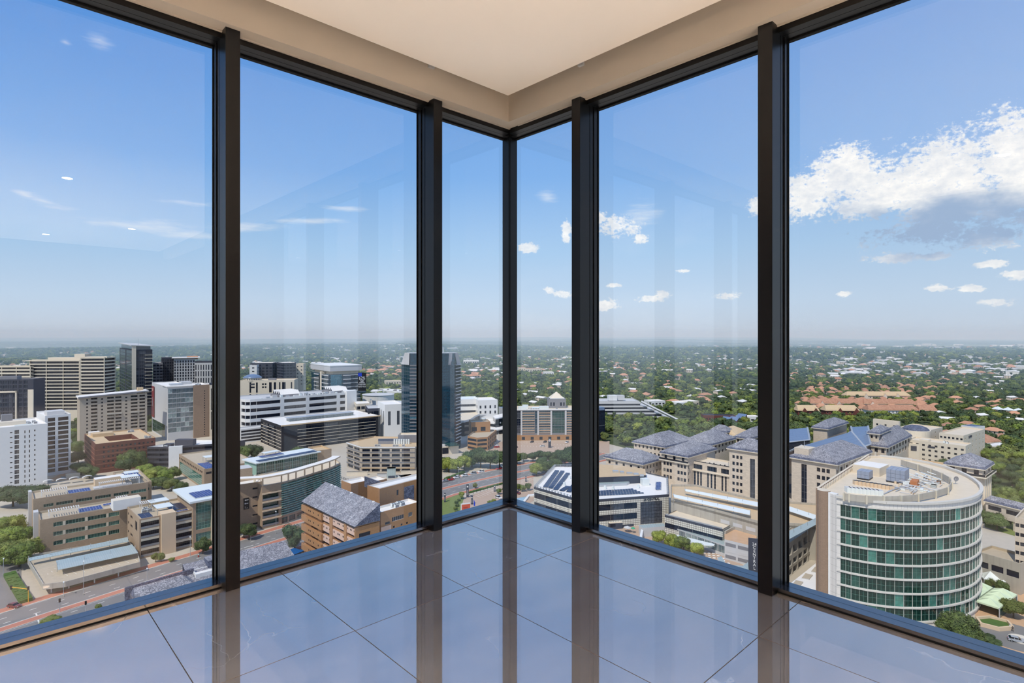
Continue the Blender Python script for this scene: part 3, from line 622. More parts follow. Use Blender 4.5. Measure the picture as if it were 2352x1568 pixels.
def pergola(b, u, v, w, d, h, n, i=0):
    """white slatted rooftop frame on posts"""
    t = b.E(i)[4]; p = b.roofpt(u, v, 0, i); q = MB()
    for k in range(n): x = w*k/(n-1); q.box(x-.09, x+.09, 0, d, h-.2, h, 'white_paint', rot=t, o=p)
    for y in (0, d-.15): q.box(0, w, y, y+.15, h-.35, h-.2, 'white_paint', rot=t, o=p)
    for (x, y) in ((.1, .1), (w-.1, .1), (.1, d-.1), (w-.1, d-.1)): q.box(x-.08, x+.08, y-.08, y+.08, 0, h-.3, 'white_paint', rot=t, o=p)
    q.build('roof_pergola', b.ob, p)
def canopy(b, u, v, w, d, h, i=0, m='canopy_white'):
    t = b.E(i)[4]; p = b.roofpt(u, v, 0, i); q = MB().box(0, w, 0, d, h, h+.2, m, rot=t, o=p)
    for (x, y) in ((.3, .3), (w-.3, .3), (.3, d-.3), (w-.3, d-.3)): q.box(x-.1, x+.1, y-.1, y+.1, 0, h, 'metal', rot=t, o=p)
    q.build('roof_canopy', b.ob, p)
def hiproof(b, eave=.9, rise=4.5, m='slate', poly=None, z=None, name='roof', ridge=.45, trim_='cream'):
    """hipped roof with overhanging eaves over a four-cornered block"""
    P4 = [Vector(p) for p in (poly or b.poly)]; z = ZG+(b.h if z is None else z); c = sum(P4, Vector((0, 0)))/4
    ex = (P4[1]-P4[0]).normalized(); ey = (P4[3]-P4[0]).normalized(); Wd, Dp = (P4[1]-P4[0]).length, (P4[3]-P4[0]).length
    o = [P4[0]-ex*eave-ey*eave, P4[1]+ex*eave-ey*eave, P4[2]+ex*eave+ey*eave, P4[3]-ex*eave+ey*eave]
    q = MB(); q.prism([tuple(p) for p in o], z-.45, z, trim_)
    i_ = [o[0]+(ex+ey)*.5, o[1]+(ey-ex)*.5, o[2]-(ex+ey)*.5, o[3]+(ex-ey)*.5]; zz = z+1.0
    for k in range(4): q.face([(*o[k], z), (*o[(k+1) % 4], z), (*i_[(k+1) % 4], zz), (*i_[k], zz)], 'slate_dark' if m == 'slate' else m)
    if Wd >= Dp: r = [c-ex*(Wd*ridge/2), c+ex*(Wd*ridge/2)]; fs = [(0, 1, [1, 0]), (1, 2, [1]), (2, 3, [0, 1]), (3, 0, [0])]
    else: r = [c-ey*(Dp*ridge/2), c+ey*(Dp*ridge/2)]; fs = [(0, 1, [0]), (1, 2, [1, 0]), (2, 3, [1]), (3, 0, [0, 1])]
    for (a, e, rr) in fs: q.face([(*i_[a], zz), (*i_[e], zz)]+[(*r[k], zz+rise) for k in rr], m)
    return q.build(name, b.ob, b.o)
def A_(x, y): return (x*.2381, 760+y*.2381)
def B_(x, y): return (x*.2381, 1030+y*.2381)
def pv_(b, *zs): return None
def pol(p, ang, L): return (p[0]+L*math.cos(math.radians(ang)), p[1]+L*math.sin(math.radians(ang)))
def rblock(R, h, xl, ang, D, L=None):
    """block whose visible long face ends on the right at picture point R"""
    r = gp(R[0], R[1], h); t = L if L else isect(r, ang+180, xl); return rect(pol(r, ang+180, t), ang, t, D)
# white flats tower on the left edge
b = Bld('apartment_tower', rblock((109, 972), 36.6, 0, 48, 38, 32), 36.6, 'white_paint', 'white_roof', label='white apartment tower with a blank end wall and slot windows at the left edge')
R = frange(3.0, 11, 2.9)
b.win(0, b.pxcols(0, [(33.3, 44)]), [(z, z+2.35) for z in R], 'light_frame', 'glass', 3, 2).win(0, b.pxcols(0, [(22.8, 28.6)]), [(z+.9, z+1.5) for z in R], dep=.4)
b.win(0, b.pxcols(0, [(56, 58.5), (66.5, 69)]), [(z, z+1.7) for z in R], dep=.4).win(0, b.pxcols(0, [(78.5, 81.7)]), [(z+.6, z+1.6) for z in R], dep=.4).finish()
b.rbox('roof_plant', 8, 14, 16, 5, 2.2, 'cream'); b.rbox('roof_plant', 14, 24, 5, 4, 5.5, 'mid_grey'); b.rbox('roof_duct', 4, 4, 1.4, 20, .8, 'canopy_white'); b.rbox('roof_duct', 18, 8, 8, .8, .7, 'canopy_white'); acs(b, [(24, 10), (27, 10), (24, 14), (27, 16)])
b = Bld('apartment_tower', rblock((162.6, 949.5), 38.5, 103.5, 48, 30), 38.5, 'white_paint', 'white_roof', label='white apartment tower with two tall columns of balcony glazing beside the brick block')
R = frange(2.0, 12, 2.95)
b.win(0, b.pxcols(0, [(110, 127), (133.5, 157.5)]), [(z, z+2.35) for z in R], 'dark_frame', 'glass', 5, 1, dep=.9).finish()
b.rbox('roof_plant', 2, 6, 9, 10, 2.6, 'pale_grey')
# far hotels of the left pane
def at(px, Y, h): return ((px-CX)/F*Y, Y)
def hat(py, Y): return HG-(py-Y0)*Y/F
def fblock(xl, xr, py, Y, ang, D): 
    n = at(xl, Y, 0); return rect(n, ang, isect(n, ang, xr), D), hat(py, Y)
P, h = fblock(-40, 77, 872, 430, 14, 16); b = Bld('hotel', P, h, 'dark_grey', 'mid_grey', label='dark glazed hotel block with a pale end pier, partly cut by the left frame edge')
b.win(0, b.pxcols(0, [(-20, -9), (-7, 4), (6, 17), (19, 26), (29, 39), (43, 51), (54, 63)]), b.rows(18, 3.4, 11, 2.6), 'grey_frame', 'glass', 3, 1)
b.box('end_pier', 0, b.u(0, 65), b.u(0, 77.5), 0, .8, 0, h-8, 'cream').box('portal_frame', 0, b.u(0, 36.5), b.u(0, 39.5), 0, 1.0, 0, h-9, 'cream').box('portal_frame', 0, b.u(0, -30), b.u(0, 39.5), 0, 1.0, h-10, h-8.8, 'cream').finish()
b.rbox('roof_plant', 8, 4, 12, 6, 3, 'mid_grey')
def banded(name, lab, xl, xr, py, Y, ang, D, fl, n, band, wall='cream', gl='glass', nx=8, top=1.2, roof='warm_roof', z0=None):
    P, h = fblock(xl, xr, py, Y, ang, D); b = Bld(name, P, h, wall, roof, label=lab)
    for i in (0, 1, 3):
        L = b.E(i)[2]; m = max(1, int(L/ (P and 12)));
        b.win(i, b.cols(i, m, .97), b.rows(h-top-fl*n+band, fl, n, fl-band), 'dark_frame', gl, max(2, int(L/m/2.2)), 1, dep=.9)
    return b
b = banded('hotel', 'tall cream hotel slab with dark balcony bands and a square penthouse', 67, 183, 827, 565, 4, 18, 3.3, 15, 1.0).finish()
b.rbox('roof_rail', 2, .6, 30, .15, 1.6, 'cream'); b.rbox('penthouse', 40, 4, 10, 10, 6.8, 'cream'); b.rbox('penthouse', 14, 5, 26, 9, 3.4, 'cream'); b.rbox('roof_overhang', -6, -1, 8, 18, .5, 'cream')
b = banded('hotel', 'projecting wing of the cream banded hotel with scalloped balcony bands', 184, 240, 820.5, 556, 8, 20, 3.3, 17, 1.25).finish()
for k in range(4): b.box
b.rbox('roof_plant', 3, 2, 20, 6, 1.5, 'cream')
b = banded('hotel', 'low cream wing running left from the banded hotel', -30, 70, 841, 560, 3, 14, 3.3, 10, 1.6).finish()
# dark glass tower with a slanted cap
Y = 600; h = hat(803, Y); n = at(304, Y, 0); b = Bld('office_tower', rect(n, 40, isect(n, 40, 350), isect(n, 130, 275)), h, 'dark_grey', 'mid_grey', label='dark glass tower with a slanted roof cap and one pale vertical pier')
for i, nc in ((0, 3), (3, 2)): b.win(i, b.cols(i, nc, .93), b.rows(h-62, 3.6, 17, 3.2), 'grey_frame', 'glass', 3, 1, dep=.2)
b.box('pier', 0, -.5, 3.2, 0, .8, 0, h+5, 'cream').box('balcony', 0, 3.4, 6.0, 0, 1.0, h-55, h-54.4, 'cream')
for k in range(16): b.box('balcony_slab', 0, b.E(0)[2]-7, b.E(0)[2]+.6, 0, .9, h-6-3.6*k, h-5.6-3.6*k, 'cream')
L0, L3 = b.E(0)[2], b.E(3)[2]
b.finish(); b.rbox('crown', 1.5, 1.5, L0-3, L3-4, 5.2, 'glass_blue'); q = MB(); p = [b.roofpt(-1.5, -1.5, 6), b.roofpt(L0+2, -1.5, 5.0), b.roofpt(L0+2, L3, 5.8), b.roofpt(-1.5, L3, 7.2)]; q.face(p, 'pale_grey'); q.face([(v[0], v[1], v[2]-.8) for v in p][::-1], 'pale_grey')
for k in range(4): q.face([p[k], (p[k][0], p[k][1], p[k][2]-.8), (p[(k+1) % 4][0], p[(k+1) % 4][1], p[(k+1) % 4][2]-.8), p[(k+1) % 4]][::-1], 'pale_grey')
q.build('roof_cap', b.ob, b.o); x = b.roofpt(6, 6, 0); MB().cyl(x[0], x[1], x[2]+5, x[2]+13, .25, .1, 'metal', 6).build('mast', b.ob, b.o)
def simple(name, lab, xl, xr, py, Y, ang, D, wall, roof, nc, nr, fl, wh, gl='glass', fr='dark_frame', nx=2, frac=.6, top=1.6, **k):
    P, h = fblock(xl, xr, py, Y, ang, D); b = Bld(name, P, h, wall, roof, label=lab, **k)
    for i in (0, 1, 3):
        L = b.E(i)[2]; c = nc if i == 0 else max(1, int(nc*L/b.E(0)[2]))
        b.win(i, b.cols(i, c, frac), b.rows(h-top-fl*nr+(fl-wh)*.5, fl, nr, wh), fr, gl, nx, 1)
    return b.finish()
simple('office_block', 'low dark office block between the dark tower and the grey block', 351, 374, 833, 690, 30, 20, 'mid_grey', 'pale_grey', 3, 6, 3.6, 2.2, frac=.85)
b = simple('office_block', 'dark glass stair block of the grey office beyond the dark tower', 372, 400, 821, 700, 35, 18, 'dark_grey', 'mid_grey', 5, 9, 3.4, 2.3, frac=.7)
b = simple('office_block', 'grey office with a thin white roof and a tall window grid beyond the dark tower', 399, 448, 824, 690, 30, 26, 'pale_grey', 'white_roof', 8, 9, 3.5, 2.6, frac=.55); b.rbox('roof_canopy', -2, -2, 30, 28, 1.0, 'white_roof', z=1.5); b.rbox('roof_plant', 14, 8, 12, 8, 3.5, 'terracotta')
b = simple('office_block', 'far pale office with dark window strips left of the first mullion', 447, 500, 833, 700, 12, 22, 'pale_grey', 'mid_grey', 9, 4, 8.0, 6.4, frac=.42, nx=1); b.rbox('dark_attic', 0, 1, 27, 12, 3, 'dark_grey')
# beige flats
n = gp(183, 1035, 0); P = rect(n, 43, isect(n, 43, 338), 16); b = Bld('apartment_block', P, 41.5, 'tower_flats', 'white_roof', label='beige apartment slab with stacked balconies and a pale roof edge behind the red brick block')
u = lambda z: b.u(0, z*.2381)
R = frange(2.2, 14, 2.78)
b.win(0, [(u(832), u(850)), (u(975), u(995)), (u(1208), u(1228))], [(z, z+1.2) for z in R]).win(0, [(u(878), u(940)), (u(1034), u(1100)), (u(1112), u(1172)), (u(1262), u(1328)), (u(1345), u(1400))], [(z-.3, z+1.9) for z in R], 'tower_flats', 'glass', 2, 1, dep=1.3)
for k in (1108, 1337): b.box('fin', 0, u(k)-.3, u(k)+.3, 0, .6, 2, 26, 'tower_flats')
for q_ in ((1030, 1175), (1255, 1340)): b.box('sun_shelf', 0, u(q_[0]), u(q_[1]), 0, 1.3, 26.2, 27.2, 'concrete')
for z in R:
    for c_ in ((878, 940), (1034, 1172), (1262, 1400)): b.box('balcony_rail', 0, u(c_[0]), u(c_[1]), 0, .12, z-.5, z+.55, 'tower_flats')
b.finish(); q = MB(); p = [b.roofpt(-1, -1.2, 1), b.roofpt(b.E(0)[2]+1, -1.2, 3.2), b.roofpt(b.E(0)[2]+1, 15, 3.2), b.roofpt(-1, 15, 1)]; q.face(p, 'white_roof')
for k in range(4): q.face([(p[k][0], p[k][1], p[k][2]-1.2), (p[(k+1) % 4][0], p[(k+1) % 4][1], p[(k+1) % 4][2]-1.2), p[(k+1) % 4], p[k]], 'white_roof' if k else 'mid_grey')
q.build('roof_sheet', b.ob, b.o); b.rbox('roof_plant', b.E(0)[2]-6, 4, 4, 4, 5.5, 'tan_roof')
# glass office with a red banner
P, h = corner((386, 889), 1012, 349, 444); b = Bld('office_block', P, h, 'pale_grey', 'white_roof', label='grey office with a glass corner facade and a tall red banner on its left end')
L0, L3 = b.E(0)[2], b.E(3)[2]
b.win(0, b.cols(0, 6, .985), b.rows(h-1.2-4.15*9, 4.15, 9, 3.7), 'grey_frame', 'glass_pale', 2, 1, dep=.15)
b.win(3, [(L3-8.5, L3-7.6), (L3-6.6, L3-5.8), (L3-4.6, L3-3.8), (L3-2.6, L3-1.8)], [(10, 25), (26.5, h-3)], 'dark_frame', 'glass', 1, 5, dep=.3)
b.win(3, [(1, L3-11)], [(1, 12)], 'grey_frame', 'glass_green', 9, 3).box('roof_slab', 0, -.8, L0+.3, -20, .9, h, h+.7, 'white_roof')
for k in range(10): b.box('facade_panel', 3, L3-11+1.08*k, L3-11+1.08*k+1.0, 0, .25, 12, 26, 'pale_grey').box('facade_panel', 3, L3-11+1.08*k, L3-11+1.08*k+1.0, 0, .25, 26.3, h-1, 'pale_grey')
b.box('banner', 3, 2.0, 12.5, .4, .6, 14, h-3, 'banner_red').box('banner_print', 3, 6, 8.6, .6, .64, 16, 29, 'dark_grey').box('banner_print', 3, 5.2, 7.0, .6, .66, 24, 32, 'mid_grey').box('banner_print', 3, 4, 6, .6, .64, h-7.5, h-5, 'pink_panel').box('banner_print', 3, 7, 8.6, .6, .64, h-7, h-4.5, 'pink_panel').finish()
b.rbox('roof_plant', 3, 6, 9, 6, 3.0, 'metal'); b.rbox('roof_plant', 12, 9, 8, 8, 4.2, 'pale_grey'); acs(b, [(3, 2), (6, 2), (9, 2), (12, 2)])
n = pol(P[1], 42.5, .05); w = isect(n, 42.5, 480); b2 = Bld('office_block', rect(pol(n, -47.5, 1.5), 42.5, w, 26), h+.6, 'brown_stone', 'white_roof', label='plain brown stone core standing against the glass office, left of the first mullion')
b2.win(0, [(w*.66, w*.72)], b2.rows(2, 2.1, 19, 1.0), dep=.2).finish(); acs(b2, [(2, 4), (5, 4), (5, 10)])
n = pol(b2.poly[1], 42.5, .05); w = isect(n, 42.5, 520); b3 = Bld('office_block', rect(pol(n, -47.5, .8), 42.5, w, 24), h, 'cream', 'white_roof', label='cream panelled office wing with dark slot windows next to the first mullion')
b3.win(0, b3.cols(0, 5, .3), [(6, 22), (23, h-3)], 'dark_frame', 'glass', 1, 6, dep=.5).finish(); b3.rbox('roof_plant', 1, 3, 4, 3, 2.6, 'dark_grey'); b3.rbox('roof_plant', 7, 3, 4, 3, 2.6, 'dark_grey')
# red brick block
P, h = corner((219, 1019.5), 1088, 194, 357, 43.2); b = Bld('office_block', P, h, 'red_brick', 'tan_roof', label='dark red brick office block with a sunken light well in its flat roof')
L0, L3 = b.E(0)[2], b.E(3)[2]; b.well = (9, L0-8, 8, L3-16, 3.6, 'red_brick')
b.win(0, [(4+2.45*k, 5.1+2.45*k) for k in range(int((L0-6)/2.45)+1)], b.rows(3.6, 3.1, 5, 1.1)).win(3, [(L3-3.2, L3-.2)], [(1, h-2)], 'dark_frame', 'glass', 1, 6, dep=.6)
b.win(3, [(3+5*k, 4.2+5*k) for k in range(7)], b.rows(3.6, 3.1, 5, 1.1))
for k in range(5): b.box('brick_course', 0, 0, L0, 0, .12, 2.6+3.1*k, 2.75+3.1*k, 'brick_paving').box('brick_course', 3, 0, L3-3.4, 0, .12, 2.6+3.1*k, 2.75+3.1*k, 'brick_paving')
b.finish(); acs(b, [(L0-5, 6), (L0-3, 6), (L0-5, 9), (L0-7, L3-9), (L0-9, L3-9), (L0-7, L3-6)]); b.rbox('roof_kerb', 3, L3-15, 12, 8, 2.2, 'tan_roof'); b.rbox('roof_plant', 2, L3-7, 6, 5, 2.5, 'white_roof')
# dark banded office with a white roof
h = 13.9; n = gp(338, 1026, h); b = Bld('office_block', [n, pol(n, 3, 15.5), pol(pol(n, 3, 15.5), 24, 26), pol(pol(n, 3, 15.5), 32, 46), pol(n, 62, 30)], h, 'dark_grey', 'white_roof', label='low dark banded office with white roof and white stair box beside the red brick block')
for i in (0, 1): b.win(i, b.cols(i, 2, .97), b.rows(.8, 3.3, 4, 1.9), 'dark_frame', 'glass', 5, 1, dep=.7)
b.box('stair_box', 1, -1, 7, 0, 2.5, 0, h+.3, 'white_paint'); b.finish(); b.rbox('roof_plant', 14, 8, 12, 5, 4, 'dark_grey'); b.rbox('roof_plant', 9, 3, 5, 4, 2, 'dark_grey'); acs(b, [(10, 2), (12, 9)])
# beige office behind the glazed corner, running behind the first mullion
P, h = corner((469, 1077), 1125, 411, 590, 43); b = Bld('office_block', P, h, 'beige_brick', 'gravel_roof', label='beige brick office with a slanting green glazed strip, running behind the first mullion')
L0, L3 = b.E(0)[2], b.E(3)[2]; b.win(3, [(1.5, L3-5)], [(1.0, h-4.6)], 'green_frame', 'glass_green', 8, 5, dep=.2).win(3, [(1+3.6*k, 3.4+3.6*k) for k in range(int(L3/3.6))], [(h-3.2, h-1.9)]).win(0, [(1, 4)], [(h-3.2, h-1.9)])
b.box('wall_panel', 0, 5, 14, 0, .2, 0, h-.4, 'pale_grey').finish(); solar(b, 1.5, 2.5, 3, 14, 2.05, 1.3); canopy(b, 6, 20, 7, 7, 3.2); pergola(b, 12, 5, 8, 5, 3, 9)
# the three-winged beige office and its parking deck
P, h = rect(gp(76.2, 1146, 17.9), 42, 43, 17), 17.9; b = Bld('office_block', P, h, 'beige_brick', 'gravel_roof', label='rear wing of the beige brick office with rooftop pergolas and solar panels')
L0 = b.E(0)[2]; b.win(0, b.pxcols(0, [(100, 123), (129, 168), (174.5, 212), (218.5, 255), (261, 296), (301, 336)]), [(h-4.4, h-3.0), (h-8.2, h-6.8)], 'green_frame', 'glass_green', 6, 1)
b.box('end_fin', 3, -.5, 3.5, 0, 1.2, 0, h+.5, 'pale_grey').finish(); pergola(b, 3, 4, 9, 4, 2.8, 12); solar(b, 12.5, 3, 4, 5); pergola(b, 24, 3, 16, 2.5, 3.2, 22); b.rbox('roof_deck', 22, 4, 15, 4.5, .7, 'pale_grey'); b.rbox('roof_plant', 23, 11, 12, 5, 3.4, 'beige_trim', top='white_roof'); canopy(b, 33, 5, 7, 6, 3.4); canopy(b, 35, 11, 6, 5, 4.2)
n = b.P(0, 34, -6); b = Bld('office_block', rect(n, 42, 11.5, 36), h-1.2, 'beige_brick', 'gravel_roof', label='end wing of the beige brick office with long rows of solar panels beside yellow-green trees')
b.win(0, [(7.5, 10.5)], [(h-5.4, h-4.0)], 'green_frame', 'glass_green', 3, 1).finish(); solar(b, 3.2, 6, 3, 20, 2.35, 1.3)
P, h = rect(gp(91.7, 1194.3, 15.0), 42, 33, 15), 15.0; b = Bld('office_block', P, h, 'beige_brick', 'gravel_roof', label='front wing of the beige brick office, with three rows of green ribbon windows')
Rz = [(b.z(0, 133, B_(0, y1)[1]), b.z(0, 133, B_(0, y0)[1])) for y0, y1 in ((707, 747), (797, 837), (887, 927))]
b.win(0, b.pxcols(0, [(122.6, 144), (151, 195), (202, 244), (250, 274)]), Rz, 'green_frame', 'glass_green', 6, 1)
for c_ in ((144.6, 150.4), (195.6, 201.4), (244.6, 249.4)):
    for r_ in Rz: b.box('stone_infill', 0, b.u(0, c_[0]), b.u(0, c_[1]), 0, .06, r_[0], r_[1], 'stone_band')
b.box('end_fin', 3, -.5, 4.0, 0, 1.6, 0, h+.8, 'pale_grey').finish(); pergola(b, 3, 4, 10, 4, 2.8, 13); solar(b, 13, 4, 4, 5); solar(b, 22, 9, 5, 2); pergola(b, 27, 10, 4, 3, 2.6, 6); b.rbox('roof_deck', 24, 3, 5, 4, .9, 'pale_grey'); b.rbox('roof_plant', 27, 3.2, 2.2, 2, 1.6, 'cream')
P, h = corner((320.2, 1192.4), 1284, 294, 447.6, 44, dl=23); b = Bld('office_block', P, h, 'beige_brick', 'gravel_roof', label='right block of the beige brick office with balcony bays beside a plain stair tower')
L0, L3 = b.E(0)[2], b.E(3)[2]; fl = 3.75; RR_ = [(1.0+fl*k, 3.2+fl*k) for k in range(4)]
b.win(0, b.pxcols(0, [(323.8, 366), (403.6, 443)]), RR_, 'dark_frame', 'glass', 9, 2, dep=1.2).win(3, [(1, 3), (6, 10)], [(z+.6, z2-.4) for z, z2 in RR_], 'dark_frame', 'glass', 2, 1).win(3, [(L3-8, L3-4)], [(h-6, h-2.2)], 'dark_frame', 'glass', 2, 2)
u0, u1 = b.u(0, 369), b.u(0, 402); b.box('stair_tower', 0, u0, u1, -4, 1.6, 0, h+.7, 'beige_trim')
for r_ in RR_:
    for c_ in ((323.8, 366), (403.6, 443)): b.box('balcony_rail', 0, b.u(0, c_[0]), b.u(0, c_[1]), .02, .1, r_[0]-.35, r_[0]+.5, 'grey_frame').box('stone_band', 0, b.u(0, c_[0]), b.u(0, c_[1]), 0, .1, r_[1], r_[1]+.9, 'stone_band')
b.finish(); solar(b, 1.2, 2.5, 2, 6, mesh=SOLARD); canopy(b, 7, 4, 6, 7, 2.6); solar(b, 12.5, 6, 3, 8, mesh=SOLARD); solar(b, 14, 1.5, 2, 2); canopy(b, 7, 15, 7, 6, 2.6); pergola(b, 4, 17, 5, 4, 2.8, 8); b.rbox('roof_plant', -5, 23.4, 10, 5, 4.2, 'white_paint', top='cream'); acs(b, [(3, 11), (5, 11), (4, 14)])
P, h = corner((443, 1154), 1258, 407, 530, 44); b = Bld('office_block', P, h, 'beige_brick', 'canopy_white', para=0, label='glazed corner hall of the beige office under a big white roof with two solar arrays')
L0, L3 = b.E(0)[2], b.E(3)[2]; b.win(0, [(1.2, 7.0), (8.0, 20)], [(7.2, h-.6), (2.2, 5.6)], 'green_frame', 'glass_green', 5, 8, dep=.3).box('pier', 0, 7.05, 7.95, 0, 1.3, 0, h-3, 'stone_band')
b.finish(); q = b.rbox('roof_plate', -1.6, -1.8, L0+3, L3+3, .8, 'canopy_white', z=.1)
solar(b, 1.5, 2.0, 4, 9, 2.1, 1.15, z=1.2); solar(b, 11, 2.0, 4, 9, 2.1, 1.15, z=1.2)
# parking deck with two carport roofs
dk = [gp(63, 1287, 3.6), gp(99, 1346, 3.6), gp(150, 1340, 3.6), gp(322, 1294, 3.6), gp(316, 1268, 3.6), gp(290, 1240, 3.6), gp(70, 1278, 3.6)]
d_ = MB().prism(ccw(dk), ZG+2.5, ZG+3.5, 'concrete', top='gravel_roof'); deck = d_.build('parking_deck', None, (*dk[0], ZG)); tag(deck, 'raised concrete parking deck in front of the beige brick office', 'parking deck')
pp = ccw(dk); q = MB()
for i in range(len(pp)):
    a, c_ = pp[i], pp[(i+1) % len(pp)]; L = math.hypot(c_[0]-a[0], c_[1]-a[1]); t = math.atan2(c_[1]-a[1], c_[0]-a[0])
    if a[1] > 232 and c_[1] > 232: continue
    q.box(0, L, -.02, .25, 2.4, 4.3, 'concrete', rot=t, o=(*a, ZG))
q.build('parapet', deck, deck['_o'])
for (px, py) in ((118, 1356), (158, 1347), (217, 1335), (272, 1320)): x = gp(px, py+4, 0); MB().box(-.2, .2, -.2, .2, 0, 2.6, 'white_paint', rot=.7, o=(*x, ZG)).build('column', deck, deck['_o'])
q = MB()
for k in range(9): x = gp(150+20*k, 1318-4.2*k, 3.52); q.box(-.06, .06, -2.4, 2.4, 0, .02, 'road_paint', rot=.95, o=(*x, ZG+3.5))
for k in range(4): x = gp(110+9*k, 1318-6*k, 3.52); q.box(-.9, .9, -.06, .06, 0, .02, 'road_paint', rot=2.3+.25*k, o=(*x, ZG+3.5))
o = q.build('bay_lines', deck, deck['_o']); o['kind'] = 'stuff'
def carport(lab, c4, h, m='steel_roof'):
    """sheet roof on a row of posts; c4 = its four corners seen in the picture, at height h"""
    w = [gp(px, py, h) for px, py in c4]; o_ = (*w[0], ZG); r = root('carport', o_, lab, 'carport')
    z = [h, h-.5, h-.5, h]; q = MB(); top = [(*w[k], ZG+z[k]) for k in range(4)]; low = [(v[0], v[1], v[2]-.15) for v in top]
    a = sum(w[i][0]*w[(i+1) % 4][1]-w[(i+1) % 4][0]*w[i][1] for i in range(4)); idx = [0, 1, 2, 3] if a > 0 else [3, 2, 1, 0]
    q.face([top[k] for k in idx], m, [(k, v) for k, v in ((0, 0), (0, 6), (40, 6), (40, 0))]); q.face([low[k] for k in idx[::-1]], m)
    for k in range(4): a_, b_ = idx[k], idx[(k+1) % 4]; q.face([low[a_], low[b_], top[b_], top[a_]], m)
    q.build('roof_sheet', r, o_)
    n = max(3, int(math.hypot(w[3][0]-w[0][0], w[3][1]-w[0][1])/6))
    for k in range(n+1):
        f = k/n; x = ((w[1][0]*.5+w[0][0]*.5)*(1-f)+(w[2][0]*.5+w[3][0]*.5)*f, (w[1][1]*.5+w[0][1]*.5)*(1-f)+(w[2][1]*.5+w[3][1]*.5)*f)
        q = MB().box(-.07, .07, -.07, .07, 3.5 if h < 8 else h-4, h+1.0, 'metal', o=(*x, ZG)); q.build('post', r, o_)
    return r
carport('long grey steel carport roof hugging the front wing of the beige office', [(65, 1281), (67, 1284.5), (296, 1240), (292, 1233)], 6.0)
carport('wide grey steel carport roof standing free on the parking deck', [(128.5, 1287), (133.5, 1305), (317, 1266), (304, 1250)], 6.2)
# ---------------------------------------------------------------- middle panes
# office with the curved green glass front
h = 21.0; a0 = gp(601.5, 1105, h); wl = rect(pol(a0, 218, 16), 38, 16, 20)
b = Bld('office_block', wl, h, 'beige_brick', 'white_roof', label='blank beige brick end block with a black sign panel beside the curved green glass')
u = lambda z: b.u(0, 540+z*.19768)
b.win(0, [(u(203), u(282))], b.rows(1.4, 4.1, 5, .75), 'dark_frame', 'glass', 4, 1, dep=.4).box('sign_panel', 0, u(98), u(162), 0, .25, 9.2, 14.4, 'black').finish()
p = b.P(0, (u(98)+u(162))/2, .27, 0); t = b.E(0)[4]
for k, (s_, body) in enumerate(((.9, 'o  ———'), (.9, 'e  ——'), (.45, '———'))): pass
q = MB()
for (x0, x1, z0, z1) in ((-.7, -.2, 13.2, 13.7), (-.1, .9, 13.35, 13.6), (-.75, -.25, 11.6, 12.2), (-.1, .8, 11.75, 12.05), (-.6, -.45, 10.0, 10.6), (-.7, .7, 9.75, 9.85)): q.box(x0, x1, -.03, 0, z0, z1, 'white_paint', rot=t, o=(p[0], p[1], ZG))
q.build('sign_marks', b.ob, b.o); b.rbox('roof_plant', 3, 9, 11, 8, 6, 'beige_brick', top='pale_grey'); b.rbox('chimney', 13.5, 4, .9, .9, 3.2, 'cream')
CV = [gp(px, py, 20.0) for px, py in ((602, 1116), (646, 1108), (662, 1104), (680, 1099.2), (700, 1093), (720, 1086.5), (740, 1080.5), (758, 1074.5), (772, 1069), (782, 1063))]
back = [pol(CV[-1], 120, 18), pol(CV[0], 135, 22)]
b = Bld('office_block', CV+back, 20.0, 'beige_brick', 'warm_roof', para=.6, label='office with a sweeping curved green glass facade under a pale curved roof band')
b.poly = CV+back
b.win(0, [(.4, b.E(0)[2]-1.2)], b.rows(1.2, 4.0, 4, 2.6), 'dark_frame', 'glass_green', 8, 2, dep=1.0)
for i in range(1, 9): b.win(i, [(.02, b.E(i)[2]-.02)], [(4.6+3.75*k, 4.6+3.75*k+3.6) for k in range(4)], 'dark_frame', 'glass_green', 3, 2, dep=.15)
for i in range(1, 9): b.win(i, [(.3, b.E(i)[2]-.3)], [(.6, 3.2)], 'dark_frame', 'glass_green', 3, 1, dep=.4)
for k in range(14):
    q = MB()
    for i in range(1, 9): a, d, L, n, t = b.E(i); q.box(0, L, -.5, 0, 4.5+1.07*k, 4.72+1.07*k, 'green_frame', rot=t, o=(a[0], a[1], ZG))
    b.part('sun_fin', q)
for k in range(4): b.box('balcony_rail', 0, .4, b.E(0)[2]-1.2, 0, .1, 1.0+4*k, 1.9+4*k, 'grey_frame').box('balcony_slab', 0, 0, b.E(0)[2], 0, .5, 3.9+4*k, 4.5+4*k, 'beige_trim')
q = MB(); out = [pol(a0, 218, 17)]+[(p[0]*.994, p[1]*.994) for p in CV]; o2 = offs(out, 4.2)
for i in range(len(out)-1): q.prism(ccw([out[i], out[i+1], o2[i+1], o2[i]]), ZG+23.6, ZG+24.3, 'beige_trim', top='white_roof')
b.part('roof_band', q)
for i in range(0, 9):
    a, d, L, n, t = b.E(i); q = MB().box(.2, .7, .2, .7, 19.4, 23.6, 'beige_trim', rot=t, o=(a[0], a[1], ZG)); b.part('column', q)
b.finish()
p0, p1 = at(589, 285, 0), at(729, 312, 0); L = math.hypot(p1[0]-p0[0], p1[1]-p0[1]); g_ = math.degrees(math.atan2(p1[1]-p0[1], p1[0]-p0[0]))
b = Bld('office_block', rect(p0, g_, L, 12), 25.4, 'green_frame', 'white_roof', para=.2, label='set-back top storey of gridded green glass behind the curved roof band')
